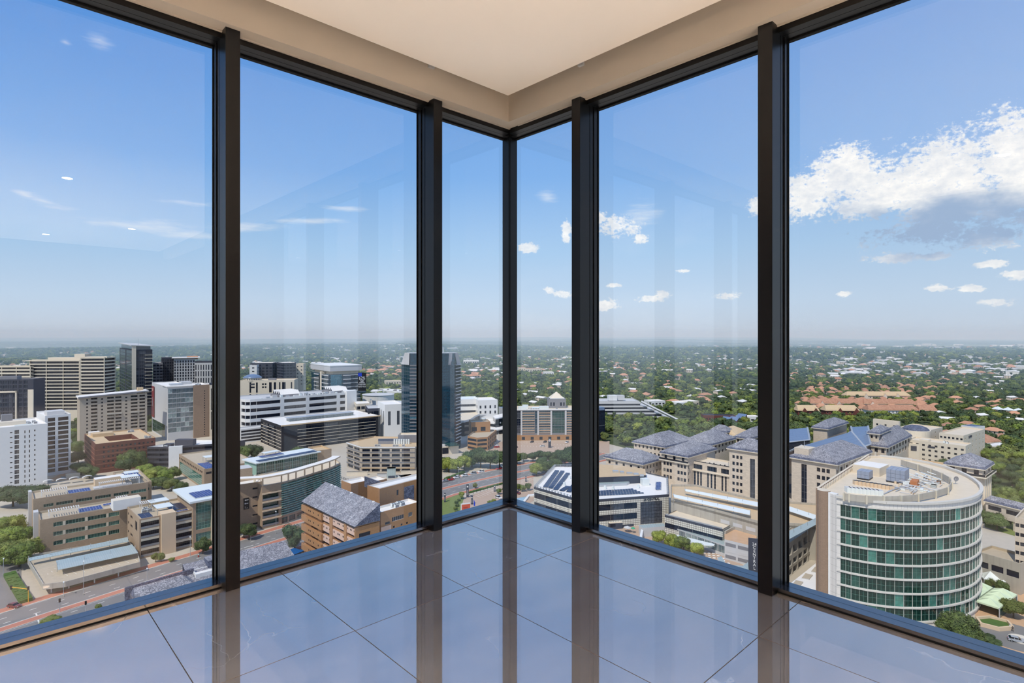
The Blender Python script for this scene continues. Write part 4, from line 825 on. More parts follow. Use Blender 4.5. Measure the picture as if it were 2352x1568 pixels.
b.win(0, b.cols(0, 7, .97), [(15.5, 25)], 'light_frame', 'glass_green', 4, 5, dep=.2).box('roof_plate', 0, -1, L+1.4, -13, 1.6, 25.4, 26.0, 'canopy_white').finish(); solar(b, 1, -.8, int(L/2.1), 3, z=1.0, mesh=SOLARD); solar(b, 6, 6, 6, 3, z=1.4); canopy(b, 9, 8, 8, 4, 2.6)
b = Bld('office_block', rect(at(729, 312.5, 0), 40, 8, 14), 26.2, 'beige_brick', 'tan_roof', label='small beige brick end block right of the gridded green top storey').finish()
# brown brick block with a big slate lean-to roof
e1 = gp(818.8, 1206.8, 23.5); e0 = gp(699, 1149.5, 23.5); L = math.hypot(e1[0]-e0[0], e1[1]-e0[1]); g_ = math.degrees(math.atan2(e1[1]-e0[1], e1[0]-e0[0]))
P = [e0, e1, pol(e1, g_+90, 9.2), pol(e0, g_+90, 9.2)]
b = Bld('office_block', P, 23.4, 'brown_brick', 'tan_roof', para=0, label='brown brick block with pink panels under a big speckled slate lean-to roof'); b.poly = P
u = lambda z: b.u(0, 540+z*.19768)
fl = 3.85
for k in range(6):
    z0 = 23.4-2.2-fl*k-1.5
    b.win(0, [(u(885), u(962)), (u(1010), u(1108)), (u(1143), u(1275)), (u(1306), u(1398))], [(z0-1.35 if k else z0-.9, z0)], 'dark_frame', 'glass', 4, 1, dep=.9)
    for c_ in ((1030, 1112), (1143, 1278), (1306, 1400)):
        b.box('pink_panel', 0, u(c_[0]), u(c_[1]), 0, .28, z0+.05, z0+2.45, 'pink_panel')
        for f in ((.08, .16), (.42, .50), (.54, .62), (.86, .94)): b.box('panel_opening', 0, u(c_[0])+(u(c_[1])-u(c_[0]))*f[0], u(c_[0])+(u(c_[1])-u(c_[0]))*f[1], .28, .30, z0+1.3, z0+1.85, 'black')
    b.box('balcony_front', 0, -.6, u(1028), 0, 1.0, z0+.05, z0+2.3, 'brown_brick').box('balcony_return', 3, 8.4, 9.8, 0, 1.2, z0+.05, z0+2.3, 'brown_brick')
    for c_ in (885, 903, 940, 995): b.box('panel_opening', 0, u(c_)-.3, u(c_)+.3, 1.0, 1.02, z0+1.2, z0+1.75, 'black')
for c_ in ((1110, 1142), (1278, 1306), (1400, 1428)): b.box('pier', 0, u(c_[0]), min(L, u(c_[1])), 0, .5, 0, 23.2, 'brown_brick')
for k in range(5): b.win(1, [(1.0, 5.5)], [(19.0-fl*k, 20.4-fl*k)], 'dark_frame', 'glass', 3, 1)
b.finish(); ex, ey = Vector(P[1])-Vector(P[0]), Vector(P[3])-Vector(P[0]); ex.normalize(); ey.normalize()
R0 = [Vector(P[0])-ex*.6-ey*.9, Vector(P[1])+ex*.3-ey*.9, Vector(P[2])+ex*.3, Vector(P[3])-ex*.6]; q = MB(); za, zb = ZG+23.3, ZG+29.3
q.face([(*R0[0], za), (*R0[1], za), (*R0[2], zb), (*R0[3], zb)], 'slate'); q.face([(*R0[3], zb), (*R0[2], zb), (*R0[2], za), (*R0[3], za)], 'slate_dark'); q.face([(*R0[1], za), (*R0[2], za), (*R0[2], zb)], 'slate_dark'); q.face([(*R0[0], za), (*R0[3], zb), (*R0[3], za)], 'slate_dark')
q.face([(*R0[0], za-.4), (*R0[1], za-.4), (*R0[1], za), (*R0[0], za)], 'dark_frame'); q.face([(*R0[0], za-.4), (*R0[3], za-.4), (*R0[2], za-.4), (*R0[1], za-.4)], 'dark_frame')
q.build('slate_roof', b.ob, b.o)
for f in (.14, .22, .52, .72, .9): x = R0[3]*(1-f)+R0[2]*f; MB().box(-.5, .5, -.5, .1, 0, .35, 'white_paint', rot=math.radians(g_), o=(x.x, x.y, zb-.3)).build('roof_vent', b.ob, b.o)
s = pol(P[2], g_+90, -9.0+.2); s = pol(P[1], g_+90, .3); s = pol(s, g_, .35)
def brick(lab, Nn, h, ang, Wd, Dp, roof='white_roof'): return Bld('office_block', rect(Nn, ang, Wd, Dp), h, 'brown_brick', roof, label=lab)
b = brick('low brown brick wing with a white roof and air conditioners, right of the slate lean-to', at(874, 206, 0), 25.6, 48, 18, 7); n_ = b.E(0)[2]
b.win(0, [(2, 4.2)], [(20.6, 21.5)], 'light_frame').win(0, [(5, 10.5), (12.5, 14.5)], [(21.0, 22.6)], 'light_frame', 'glass', 6, 1).win(0, [(1.2, 2.0), (5.5, 6.3), (9, 9.8), (11.5, 12.3)], [(18.6, 19.3)]).win(0, [(1, 5), (6, 11), (12.5, 15)], [(14, 17.6)], 'dark_frame', 'glass', 4, 2).box('pink_panel', 0, .1, 4.6, 0, .15, 17.9, 20.2, 'pink_panel').finish(); acs(b, [(8, 2), (8, 4), (11, 2.4), (11, 4.4)])
b = brick('taller brown brick block with a sloping white parapet roof next to the second mullion', at(872, 222, 0), 29.8, 50, 26, 8); b.win(0, [(8.3, 9.4)], [(25.5, 27.6)]).box('slate_panel', 0, 12, 17, 0, .4, 18, 28, 'slate_dark').finish(); b.rbox('roof_kerb', 1, 1.5, 20, 4, .8, 'white_roof')
b = brick('brown brick stair wing with a white flat roof behind the slate lean-to', at(806, 240, 0), 27.0, 46, 10, 8); b.finish()
b = brick('recessed brown brick wing behind the slate lean-to', at(848, 246, 0), 26.0, 46, 9, 8); b.win(0, [(2, 8)], [(18, 22)]).finish(); q = MB(); x0, x1 = at(837, 243, 0), at(898, 236, 0); y0, y1 = pol(x0, 90, .5), pol(x1, 90, .5)
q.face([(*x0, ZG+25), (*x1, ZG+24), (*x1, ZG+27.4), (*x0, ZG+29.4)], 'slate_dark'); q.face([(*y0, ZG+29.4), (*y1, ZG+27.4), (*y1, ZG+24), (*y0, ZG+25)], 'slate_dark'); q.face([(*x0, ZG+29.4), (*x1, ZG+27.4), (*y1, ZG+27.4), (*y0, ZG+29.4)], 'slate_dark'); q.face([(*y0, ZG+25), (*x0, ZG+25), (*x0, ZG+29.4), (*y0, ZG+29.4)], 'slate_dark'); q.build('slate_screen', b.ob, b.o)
# slate roofs close below the tower
def slateroof(lab, eave_l, eave_r, depth, z0, rise, wallz=0, hip=True, ang=43):
    p = [eave_l, eave_r, pol(eave_r, ang+90, depth), pol(eave_l, ang+90, depth)]; b = Bld('house', p, z0, 'brown_brick', 'tan_roof', para=0, label=lab, cat='building'); b.poly = p; b.finish()
    q = MB(); ex = Vector((math.cos(math.radians(ang)), math.sin(math.radians(ang)))); a, c_, d_, e_ = [Vector(x) for x in p]; m0, m1 = (a+e_)/2, (c_+d_)/2
    if hip: m1 = m1-ex*depth*.45
    q.face([(*a, ZG+z0), (*c_, ZG+z0), (*m1, ZG+z0+rise), (*m0, ZG+z0+rise)], 'slate'); q.face([(*m0, ZG+z0+rise), (*m1, ZG+z0+rise), (*d_, ZG+z0), (*e_, ZG+z0)], 'slate'); q.face([(*c_, ZG+z0), (*d_, ZG+z0), (*m1, ZG+z0+rise)], 'slate'); q.face([(*a, ZG+z0), (*m0, ZG+z0+rise), (*e_, ZG+z0)], 'slate')
    q.build('slate_roof', b.ob, b.o); return b
ra, rb_ = gp(306, 1350, 13.2), gp(417, 1319, 13.2); P = [pol(ra, -47, 5.2), pol(pol(rb_, -47, 5.2), 43, 3.6), pol(pol(rb_, 133, 5.2), 43, 3.6), pol(ra, 133, 5.2)]; b = Bld('house', P, 9.6, 'slate_dark', 'tan_roof', para=0, label='slate-roofed building with a hipped end just above the sill in the left pane', cat='building'); b.poly = P; b.finish()
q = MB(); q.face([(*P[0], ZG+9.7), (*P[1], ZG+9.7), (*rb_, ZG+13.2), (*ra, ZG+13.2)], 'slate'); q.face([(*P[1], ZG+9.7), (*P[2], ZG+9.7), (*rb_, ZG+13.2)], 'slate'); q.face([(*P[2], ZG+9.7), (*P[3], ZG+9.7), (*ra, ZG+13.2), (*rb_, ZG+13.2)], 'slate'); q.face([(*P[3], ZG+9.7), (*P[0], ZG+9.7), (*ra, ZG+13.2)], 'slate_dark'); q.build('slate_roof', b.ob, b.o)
n = gp(287, 1350, 12); m = gp(446, 1305, 12); q = MB(); t = math.atan2(m[1]-n[1], m[0]-n[0]); q.box(0, math.hypot(m[0]-n[0], m[1]-n[1]), 0, .6, 4, 12, 'slate_dark', rot=t, o=(*n, ZG)); o = q.build('boundary_wall', None, (*n, ZG)); tag(o, 'dark slate-clad parapet wall behind the hipped slate roof', 'wall')
n = gp(432, 1345, 9.5); b = Bld('terrace', rect(pol(n, -47, 10), 43, 16, 11), 9.5, 'brown_brick', 'terra_paving', para=.3, label='small rust-coloured roof terrace beside the hipped slate roof', cat='terrace').finish()
n = gp(450, 1312, 12); b = Bld('terrace', rect(n, 43, 8, 5), 11.0, 'white_paint', 'white_roof', para=.5, label='little white flat roof behind the rust-coloured terrace', cat='roof').finish()
n = gp(478, 1292, 12.5); b = Bld('house', rect(n, 43, 6, 5), 13.0, 'slate_dark', 'slate', para=0, label='slate-clad cube at the foot of the first mullion', cat='building').finish()
r1 = gp(653, 1241, 12); ll = pol(r1, 221, 34); dn = -49
P = [pol(ll, dn, 16), pol(r1, dn, 16), r1, ll]; b = Bld('house', P, 8, 'brown_brick', 'tan_roof', para=0, label='big speckled slate roof plane at the sill right of the first mullion', cat='building'); b.poly = P; b.finish()
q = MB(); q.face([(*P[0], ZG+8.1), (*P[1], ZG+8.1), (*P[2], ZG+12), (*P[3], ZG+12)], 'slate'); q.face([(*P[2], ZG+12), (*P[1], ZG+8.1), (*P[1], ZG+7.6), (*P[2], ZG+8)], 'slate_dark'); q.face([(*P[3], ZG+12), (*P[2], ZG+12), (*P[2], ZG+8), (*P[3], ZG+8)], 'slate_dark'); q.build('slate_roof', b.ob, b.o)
n = gp(672, 1276, 3); o = Bld('shelter', rect(n, 60, 5.5, 6), 3.2, 'dark_frame', 'blue_sheet', para=0, label='small shelter under a blue sheet beside the brown brick block', cat='shelter').finish()
# dark office with a white roof and a long clerestory
P, h = corner((646.8, 977.7), 1037, 599, 874, 41); b = Bld('office_block', P, h, 'charcoal', 'white_roof', para=.5, label='long dark office with pale floor lines, a white roof and a glazed clerestory')
L0, L3 = b.E(0)[2], b.E(3)[2]; u = lambda z: b.u(0, 540+z*.19768)
n_ = 7; fl = (h-2)/n_
for (i, a, c_) in ((0, u(725), u(1636)), (3, 1.5, L3-.8)):
    k = 6 if i == 0 else 3
    b.win(i, [(a+(c_-a)*j/k+.02, a+(c_-a)*(j+1)/k-.02) for j in range(k)], [(.4+fl*j, .4+fl*j+fl-.45) for j in range(n_)], 'dark_frame', 'glass', 5, 1, dep=.5)
    for j in range(n_+0): b.box('floor_line', i, a, c_, -.1, .25, .05+fl*j, .33+fl*j, 'cream')
b.finish(); b.rbox('clerestory', L0*.16, L3*.42, L0*.66, 7, 2.6, 'glass_pale', top='pale_grey'); b.rbox('clerestory_roof', L0*.14, L3*.40, L0*.68, 8, .3, 'metal', z=2.6); b.rbox('roof_edge', -.3, -.3, L0+.5, .8, .9, 'tan_roof')
# white banded retail block
n = at(562, 490, 0); P = rect(n, 43, isect(n, 43, 816), 40); h = 33.5; L0 = math.hypot(P[1][0]-P[0][0], P[1][1]-P[0][1])
c0 = [pol(P[0], 133, 9), pol(pol(P[0], 133, 3), 43, 1.2), pol(pol(P[0], 133, .2), 43, 4.6), pol(P[0], 43, 10)]
b = Bld('shopping_centre', [c0[3], P[1], P[2], P[3], c0[0], c0[1], c0[2]], h, 'white_paint', 'pale_grey', para=1.0, label='white shopping centre block with rounded corner bands and sawtooth rooflights'); b.poly = [c0[3], P[1], P[2], P[3], c0[0], c0[1], c0[2]]
u = lambda z: b.u(0, 540+z*.19768); RW = [(h-5.2-5.9*k, h-2.2-5.9*k) for k in range(5)]
b.win(0, [(0.05, u(528)), (u(570), u(825)), (u(862), u(1183)), (u(1220), u(1280))], RW, 'dark_frame', 'glass', 9, 1, dep=1.2)
for i in (4, 5, 6): b.win(i, [(.05, b.E(i)[2]-.05)], RW, 'dark_frame', 'glass', 3, 1, dep=1.0)
b.box('end_block', 0, u(1285), b.E(0)[2]+.3, -6, 2.2, 0, h+1.5, 'white_paint').finish()
def sawtooth(b, u_, v_, n, w, L_):
    for k in range(n):
        p = b.roofpt(u_, v_+w*k, 2.2); a, d, LL, nn, t = b.E(0); q = MB(); dn = (-nn[0], -nn[1])
        A0 = (p[0], p[1], p[2]); B0 = (p[0]+d[0]*L_, p[1]+d[1]*L_, p[2]); A1 = (p[0]+dn[0]*w, p[1]+dn[1]*w, p[2]); B1 = (B0[0]+dn[0]*w, B0[1]+dn[1]*w, p[2]); R_ = (A1[0], A1[1], p[2]+3.4); S_ = (B1[0], B1[1], p[2]+3.4)
        q.face([A0, B0, S_, R_], 'white_roof'); q.face([B0, B1, S_], 'dark_grey'); q.face([A0, R_, A1], 'dark_grey'); q.face([A1, R_, S_, B1], 'glass'); q.build('rooflight', b.ob, b.o)
b.rbox('roof_plinth', 22, 8, 22, 20, 2.2, 'mid_grey'); sawtooth(b, 24, 9, 4, 4.5, 18); b.rbox('roof_plinth', 72, 8, 20, 20, 2.2, 'mid_grey'); sawtooth(b, 74, 9, 4, 4.5, 16)
for k in range(16): b.rbox('roof_plant', 4+6*k, 2.5+(k*7 % 5), 2+(k % 3), 2.5, 1.2+.5*(k % 4), ('canopy_white', 'metal', 'pale_grey')[k % 3])
acs(b, [(46, 6), (49, 6), (52, 6), (55, 9), (60, 5), (63, 5), (68, 14), (96, 10)])
n = at(553, 470, 0); b = Bld('parking_block', rect(n, 43, 34, 14), 11.5, 'white_paint', 'pale_grey', label='low parking storeys with dark bands at the foot of the white shopping centre', cat='building'); b.win(0, [(.3, 33)], b.rows(.8, 2.6, 4, 1.7), 'dark_frame', 'glass', 10, 1, dep=1.0).finish()
# cream hotel with a blue dome
n = at(548, 640, 0); P = rect(n, 10, isect(n, 10, 676), 22); h = hat(872, 650); b = Bld('hotel', P, h, 'cream', 'warm_roof', label='cream hotel with a shallow blue dome on a drum'); L0 = b.E(0)[2]
b.win(0, b.pxcols(0, [(573, 577), (588, 592), (618, 624), (629, 634), (641, 644), (648, 656), (668, 671)]), [(h-14, h-2.5), (h-26, h-15.5)], 'dark_frame', 'glass', 2, 5).win(0, b.pxcols(0, [(574, 585), (602, 606), (608, 612)]), b.rows(h-9, 3.5, 2, 2.0)).finish()
p = b.roofpt(b.u(0, 575), 9, 0); MB().cyl(p[0], p[1], p[2]-.5, p[2]+3.4, 9.6, 9.6, 'cream', 28).build('drum', b.ob, b.o)
q = MB(); 
for k in range(26): t = 2*PI*k/26; q.box(-.35, .35, -.1, .1, 1.2, 2.6, 'dark_grey', rot=t+PI/2, o=(p[0]+9.62*math.cos(t), p[1]+9.62*math.sin(t), p[2]))
o = q.build('drum_window', b.ob, b.o); q = MB(); R_ = [(10.2, 3.4), (9.6, 4.2), (7.5, 5.6), (4.5, 6.8), (1.5, 7.3), (.05, 7.4)]
for k in range(5): q.cyl(p[0], p[1], p[2]+R_[k][1], p[2]+R_[k+1][1], R_[k][0], R_[k+1][0], 'blue_roof', 28)
q.build('dome', b.ob, b.o); b.rbox('roof_plant', 30, 6, 8, 5, 2.5, 'mid_grey')
# far dark and white flats
simple('apartment_block', 'far dark apartment block with a white left end and thin white roof', 575, 626, 833, 800, 8, 20, 'dark_grey', 'white_roof', 6, 7, 4.2, 2.6, frac=.7).box
simple('apartment_block', 'white end wall of the far dark apartment block', 573, 590, 838, 790, 8, 12, 'white_paint', 'white_roof', 1, 6, 5, 1.5, frac=.3)
simple('apartment_block', 'far white and dark apartment block turned to a corner, above the blue dome', 650, 680, 833, 790, 40, 26, 'dark_grey', 'white_roof', 4, 8, 4.0, 2.0, frac=.8); simple('apartment_block', 'narrow dark link of the far apartment blocks', 630, 652, 833, 815, 8, 14, 'charcoal', 'white_roof', 4, 7, 4.2, 2.6, frac=.6)
simple('apartment_block', 'far cream apartment end block right of the dark flats', 679, 697, 835, 815, 8, 16, 'cream', 'warm_roof', 2, 6, 5, 1.6, frac=.35, nx=1)
# glass office under a white crown, with a billboard
Y = 600; hc = hat(841, Y); n = at(759.4, Y, 0); P = rect(n, 38, isect(n, 38, 828), isect(n, 128, 716)); hb = hat(860, Y); b = Bld('office_block', P, hb, 'glass_blue', 'white_roof', para=.3, label='green glass office under a broad white box crown, with a dark advertising billboard'); L0, L3 = b.E(0)[2], b.E(3)[2]
zig = b
for (i, L, segs) in ((0, L0, ((0, .36, 0), (.36, .62, 4), (.62, .97, 1))), (3, L3, ((0, .3, 0), (.3, .55, 3), (.66, 1.0, 2)))):
    for (a, c_, o) in segs:
        b.box('glazed_bay', i, L*a, L*c_, -1, o+.3, 0, hb-.5+(o > 3)*0, 'glass_blue')
        if o: 
            for k in range(12): b.box('floor_band', i, L*a, L*c_, 0, o+.7, hb-1.6-4.2*k, hb-.7-4.2*k, 'pale_grey')
b.box('pier', 3, L3*.56, L3*.64, -1, 2.2, 0, hb+2, 'cream').finish()
b.rbox('crown', -1, -1, L0+2, L3+2, hc-hb-3.0, 'pale_grey', top='white_roof', z=3.6); b.rbox('crown_edge', -1.3, -1.3, L0+2.6, L3+2.6, .8, 'white_paint', z=hc-hb+.2); b.rbox('attic', 3, 3, L0-4, L3-4, 3.8, 'warm_roof')
r_ = at(822, 606, 0); t = math.radians(14); q = MB().box(0, 8.6, 0, .8, hat(902, 606), hat(856, 606), 'black', rot=t, o=(*r_, ZG)); bb = q.build('billboard', None, (*r_, ZG)); tag(bb, 'dark advertising billboard with white lettering and a blue corner on the glass office', 'billboard')
def bt(name, body, sz, fz, m='white_paint', sx=1.0): txt(name, body, sz, m, bb, (r_[0]+4.3*math.cos(t)+.12*math.sin(t), r_[1]+4.3*math.sin(t)-.12*math.cos(t), ZG+hat(fz, 606)), t, sx=sx)
bt('lettering', '62%', 4.6, 868.5, sx=.85); bt('lettering', 'PREFER', 2.5, 882.8, sx=.95); bt('lettering', 'PEPSI MAX', 2.0, 888, sx=.85)
q = MB()
for (zz, xs) in ((873.2, ((2.2, 3.2), (3.7, 6.2))), (875.7, ((2.8, 5.8),)), (878.3, ((1.5, 7.0),))):                 # three lines too small to read
    for x0, x1 in xs: q.box(x0, x1, -.06, 0, hat(zz+.75, 606), hat(zz-.75, 606), 'pale_grey', rot=t, o=(*r_, ZG))
q.box(.3, 4.0, -.04, 0, hat(864, 606), hat(856.5, 606), 'flag_blue', rot=t, o=(*r_, ZG)).box(.3, 8.3, -.04, 0, hat(901.5, 606), hat(897.5, 606), 'glass_blue', rot=t, o=(*r_, ZG)).build('printed_panel', bb, bb['_o'])
# low white mall roofs in front of it
def disc(lab, px, py, h, r, z0, m='pale_grey', wall='white_paint', n=36, cat='building', peak=0, sy=1.0, base=0):
    c = gp(px, py, h); q = MB(); q.cyl(c[0], c[1], ZG+base, ZG+h, r, r, wall, n, top=m)
    if peak: q.cyl(c[0], c[1], ZG+h, ZG+h+peak, r*1.04, .05, m, n)
    o = q.build('mall_roof', None, (*c, ZG)); return tag(o, lab, cat)
disc('round shallow grey roof of the mall left of the blue tower', 869, 905, 16, 19, 0, peak=1.6)
o = disc('round grey mall terrace with a white parapet left of the blue tower', 893, 925, 13, 24, 0); c = gp(893, 925, 13); q = MB()
for k in range(22): t0, t1 = PI*(.95+.75*k/22), PI*(.95+.75*(k+1)/22); q.face([(c[0]+20*math.cos(t0), c[1]+20*math.sin(t0), ZG+13), (c[0]+20*math.cos(t1), c[1]+20*math.sin(t1), ZG+13), (c[0]+20.6*math.cos(t1), c[1]+20.6*math.sin(t1), ZG+17.5), (c[0]+20.6*math.cos(t0), c[1]+20.6*math.sin(t0), ZG+17.5)], 'white_paint')
q.build('parapet', o, o['_o'])
simple('shopping_centre', 'white mall block with one dark upright window left of the blue tower', 884, 925, 929, 490, 25, 30, 'white_paint', 'white_roof', 2, 1, 18, 12, frac=.3, nx=1, top=3)
simple('shopping_centre', 'dark low mall wing under the round terrace', 845, 884, 938, 505, 20, 24, 'dark_grey', 'pale_grey', 3, 2, 6, 4, frac=.9)
simple('shopping_centre', 'pale mall wing beside the white banded block', 818, 850, 927, 540, 20, 20, 'cream', 'white_roof', 3, 2, 5, 3, frac=.8)
for k, (px, py) in enumerate(((850, 898), (866, 896), (885, 897), (900, 898), (912, 900))):
    c = gp(px, py, 9); Bld('warehouse', rect(c, 5, 16, 26), 9, 'white_paint', 'white_roof', para=.3, label=('white flat-roofed mall shed, %s of the row under the billboard' % ('first', 'second', 'third', 'fourth', 'last')[k])).finish()
# blue glass tower
Y = 440; fl_, fr_ = at(941, Y, 0), at(1044, Y+1.5, 0); l_, r_ = at(922, Y+11, 0), at(1058, Y+14, 0); h = hat(811, Y)
P = [l_, fl_, fr_, r_, pol(r_, 95, 16), pol(l_, 88, 18)]; b = Bld('office_tower', P, h-9, 'glass_blue', 'pale_grey', para=.2, label='tall blue glass tower with dark corner strips standing behind the second mullion'); b.poly = P
n_ = 24; fl = (h-13)/n_
b.win(0, [(.05, b.E(0)[2]-.05)], [(4+fl*k, 4+fl*k+fl-.12) for k in range(n_)], 'grey_frame', 'glass_blue', 4, 1, dep=.1)
L1 = b.E(1)[2]; b.win(1, [(L1*.0+.05, L1*.52), (L1*.72, L1-.05)], [(4+fl*k, 4+fl*k+fl-.85) for k in range(n_)], 'dark_frame', 'glass_blue', 6, 1, dep=.12)
for k in range(n_): b.box('spandrel', 1, L1*.0, L1*.70, 0, .4, 4+fl*(k+1)-.75, 4+fl*(k+1)-.05, 'mid_grey')
for k in range(n_): b.box('corner_slab', 2, 2.2, b.E(2)[2], 0, .7, 4+fl*(k+1)-.5, 4+fl*(k+1)-.1, 'white_paint')
b.win(2, [(.05, b.E(2)[2]-.05)], [(4+fl*k, 4+fl*k+fl-.4) for k in range(n_)], 'dark_frame', 'glass', 3, 1, dep=.1).finish()
tp = [at(929, Y+6, 0), fl_, fr_, at(1050, Y+9, 0), pol(at(1050, Y+9, 0), 95, 10), pol(at(929, Y+6, 0), 88, 12)]
q = MB().prism(ccw(tp), ZG+h-9, ZG+h, 'glass_blue', top='pale_grey'); q.build('tower_head', b.ob, b.o)
for (e0, e1, f0, f1) in ((l_, pol(fl_, 175, .3), at(930, Y+5.5, 0), fl_), (pol(at(1030, Y, 0), 0, 0), r_, at(1032, Y, 0), at(1052, Y+7, 0))):
    q = MB(); q.face([(e0[0], e0[1]-1.2, ZG+h-9), (e1[0], e1[1]-1.2, ZG+h-9), (f1[0], f1[1]-1.2, ZG+h+.3), (f0[0], f0[1]-1.2, ZG+h+.3)], 'pale_grey'); q.face([(f0[0], f0[1]-.8, ZG+h+.3), (f1[0], f1[1]-.8, ZG+h+.3), (e1[0], e1[1]-.8, ZG+h-9), (e0[0], e0[1]-.8, ZG+h-9)], 'pale_grey'); q.build('corner_screen', b.ob, b.o)
p = at(1018, Y+8, 0); MB().box(-.5, .5, -.5, .5, h, h+4.5, 'metal', o=(*p, ZG)).build('mast', b.ob, b.o)
n = at(1010, 425, 0); b = Bld('office_block', rect(n, 25, 15, 20), 6, 'cream', 'pale_grey', label='low stone entrance hall at the foot of the blue glass tower'); b.win(0, [(2, 7)], [(.3, 5)], 'dark_frame', 'glass', 4, 2).finish(); b.rbox('glass_canopy', 6, -3, 9, 12, .4, 'glass_green', z=1.2)
# hexagonal brown office
h = 16.8; n = gp(829.6, 1025.7, h); l_ = gp(796.4, 1015, h); P = [l_, n, pol(n, 0, 35), pol(pol(n, 0, 35), 48, 10), pol(pol(n, 0, 35), 80, 34), pol(l_, 60, 26)]
b = Bld('office_block', P, h, 'tower_flats', 'tan_roof', para=.7, label='angular brown office with grey window bands and a roof courtyard, left of the second mullion'); b.poly = P
u = lambda z: b.u(1, 540+z*.19768); RW = [(h-3.2-3.3*k, h-1.5-3.3*k) for k in range(4)]
b.win(1, [(u(x0), u(x1)) for x0, x1 in ((1478, 1567), (1590, 1682), (1705, 1797), (1820, 1914), (1938, 2032))], RW+[(.6, 2.6)], 'dark_frame', 'glass', 4, 1, dep=.6).win(0, [(1.5, 9.5), (11, 19)], RW+[(.6, 2.6)], 'dark_frame', 'glass', 4, 1, dep=.6).win(2, [(1, 9)], [(3.2, h-1.4)], 'dark_frame', 'glass', 4, 5)
b.box('cornice', 1, -.2, 35.3, 0, .4, h-.7, h-.2, 'white_paint').box('cornice', 0, -.2, b.E(0)[2]+.2, 0, .4, h-.7, h-.2, 'white_paint')
for k in range(4):
    for i in (0, 1): b.box('spandrel', i, 0, b.E(i)[2], 0, .25, h-3.85-3.3*k, h-3.3-3.3*k, 'mid_grey')
b.box('plinth', 1, 0, 35, 0, .5, 2.7, 3.4, 'tan_roof'); b.finish()
q = MB(); c = pol(pol(n, 90, 13), 0, 8); q.prism([c, pol(c, 0, 18), pol(pol(c, 0, 18), 90, 10), pol(pol(c, 120, 10), 0, 3)], ZG+h-.65, ZG+h+1.2, 'mid_grey', top='dark_grey'); q.build('roof_courtyard', b.ob, b.o)
b2 = Bld('pavilion', rect(at(914, 388, 0), 2, 16, 10), h+4.5, 'mid_grey', 'warm_roof', base=h-.6, label='grey roof pavilion on the angular brown office', cat='building').finish()
for (x, y) in ((8, 3), (10, 3), (20, 2.5), (22, 2.5), (26, 3)): p = b.roofpt(x, y, 0, 1); inst(ACU, 'air_conditioner', b.ob, p, 0)
for k in range(7): p = b.roofpt(19+1.6*k, 13, 2.4, 1); MB().cyl(p[0], p[1], p[2]-3, p[2]+.8, .6, .6, 'canopy_white', 8).build('roof_flue', b.ob, b.o)
# white mall with flowing canopies right of the tower
simple('shopping_centre', 'white office end of the mall with four dark windows, right of the blue tower', 1098, 1143, 919, 545, 15, 25, 'white_paint', 'white_roof', 4, 2, 5.2, 2.8, frac=.35, top=4)
simple('shopping_centre', 'white terraced mall wing with dark ribbon windows against the blue tower', 1050, 1100, 917, 552, 12, 25, 'white_paint', 'canopy_white', 1, 3, 6.0, 2.2, frac=.96, nx=8, top=3); 
def blob(lab, pts, h, th, base, wall='white_paint', top='white_roof'):
    w = ccw([gp(px, py, h) for px, py in pts]); o_ = (*w[0], ZG); q = MB().prism(w, ZG+h-th, ZG+h, wall, top=top); q.prism([(p[0]*.997, p[1]*1.004) for p in w], ZG+base, ZG+h-th, 'glass', top='pale_grey'); o = q.build('mall_canopy', None, o_); return tag(o, lab, 'mall')
blob('sweeping white mall canopy with a rounded tip right of the blue tower', [(1050, 966), (1066, 966), (1080, 962), (1092, 954), (1102, 950), (1118, 949), (1127, 946), (1126, 942), (1112, 942), (1090, 946), (1050, 950)], 14, 1.6, 0, top='warm_roof')
blob('curved white mall balcony deck behind the tan office', [(1118, 969), (1135, 971), (1150, 969), (1155, 965), (1148, 960), (1128, 960), (1112, 963)], 8.5, 1.2, 0)
blob('upper curved white mall canopy next to the corner post', [(1138, 961), (1152, 958), (1163, 953), (1180, 951), (1180, 945), (1150, 950), (1132, 955)], 13, 1.0, 0)
blob('lower curved white mall awning behind the tan office', [(1120, 985), (1140, 987), (1160, 984), (1170, 980), (1150, 976), (1124, 978)], 4.5, .8, 0)
c = gp(1160, 937, 16); o = Bld('warehouse', rect(c, 20, 20, 20), 15, 'pale_grey', 'blue_roof', para=.2, label='pale blue mall roof just left of the corner post').finish()
# small tan office
h = 10.4; n = gp(1095.6, 1005, h); P = [gp(1073.9, 1001, h), n, pol(n, 21, 8.7), pol(pol(n, 21, 8.7), 80, 34), pol(gp(1073.9, 1001, h), 82, 34)]; b = Bld('office_block', P, h, 'brown_brick', 'gravel_roof', label='small tan brick office with dark ribbon windows and a satellite dish'); b.poly = P
for i in (0, 1): b.win(i, [(.3, b.E(i)[2]-.6)], [(1.0, 2.6), (4.2, 5.9), (7.2, 9.0)], 'dark_frame', 'glass', 3, 1)
b.win(2, b.cols(2, 5, .6), [(1, 3), (4.2, 6), (7.2, 9)], 'dark_frame', 'glass', 2, 1).finish()
b2 = Bld('office_block', rect(at(1082, 466, 0), 12, 16, 14), 18, 'brown_brick', 'gravel_roof', label='taller rear part of the small tan office', base=0); b2.win(0, [(.6, 4.8), (8, 12)], [(10.6, 14)], 'dark_frame', 'glass', 3, 1).finish(); p = b2.roofpt(11, 4, 1.2); bpy.ops
q = MB(); q.cyl(p[0], p[1], p[2]-1.2, p[2], .3, .3, 'metal', 8); 
for k in range(4): q.cyl(p[0], p[1], p[2]+.5*k, p[2]+.5*k+.5, (.2, .9, 1.5, 1.8)[k], (.9, 1.5, 1.8, 1.9)[k], 'canopy_white', 14)
q.build('satellite_dish', b2.ob, b2.o)
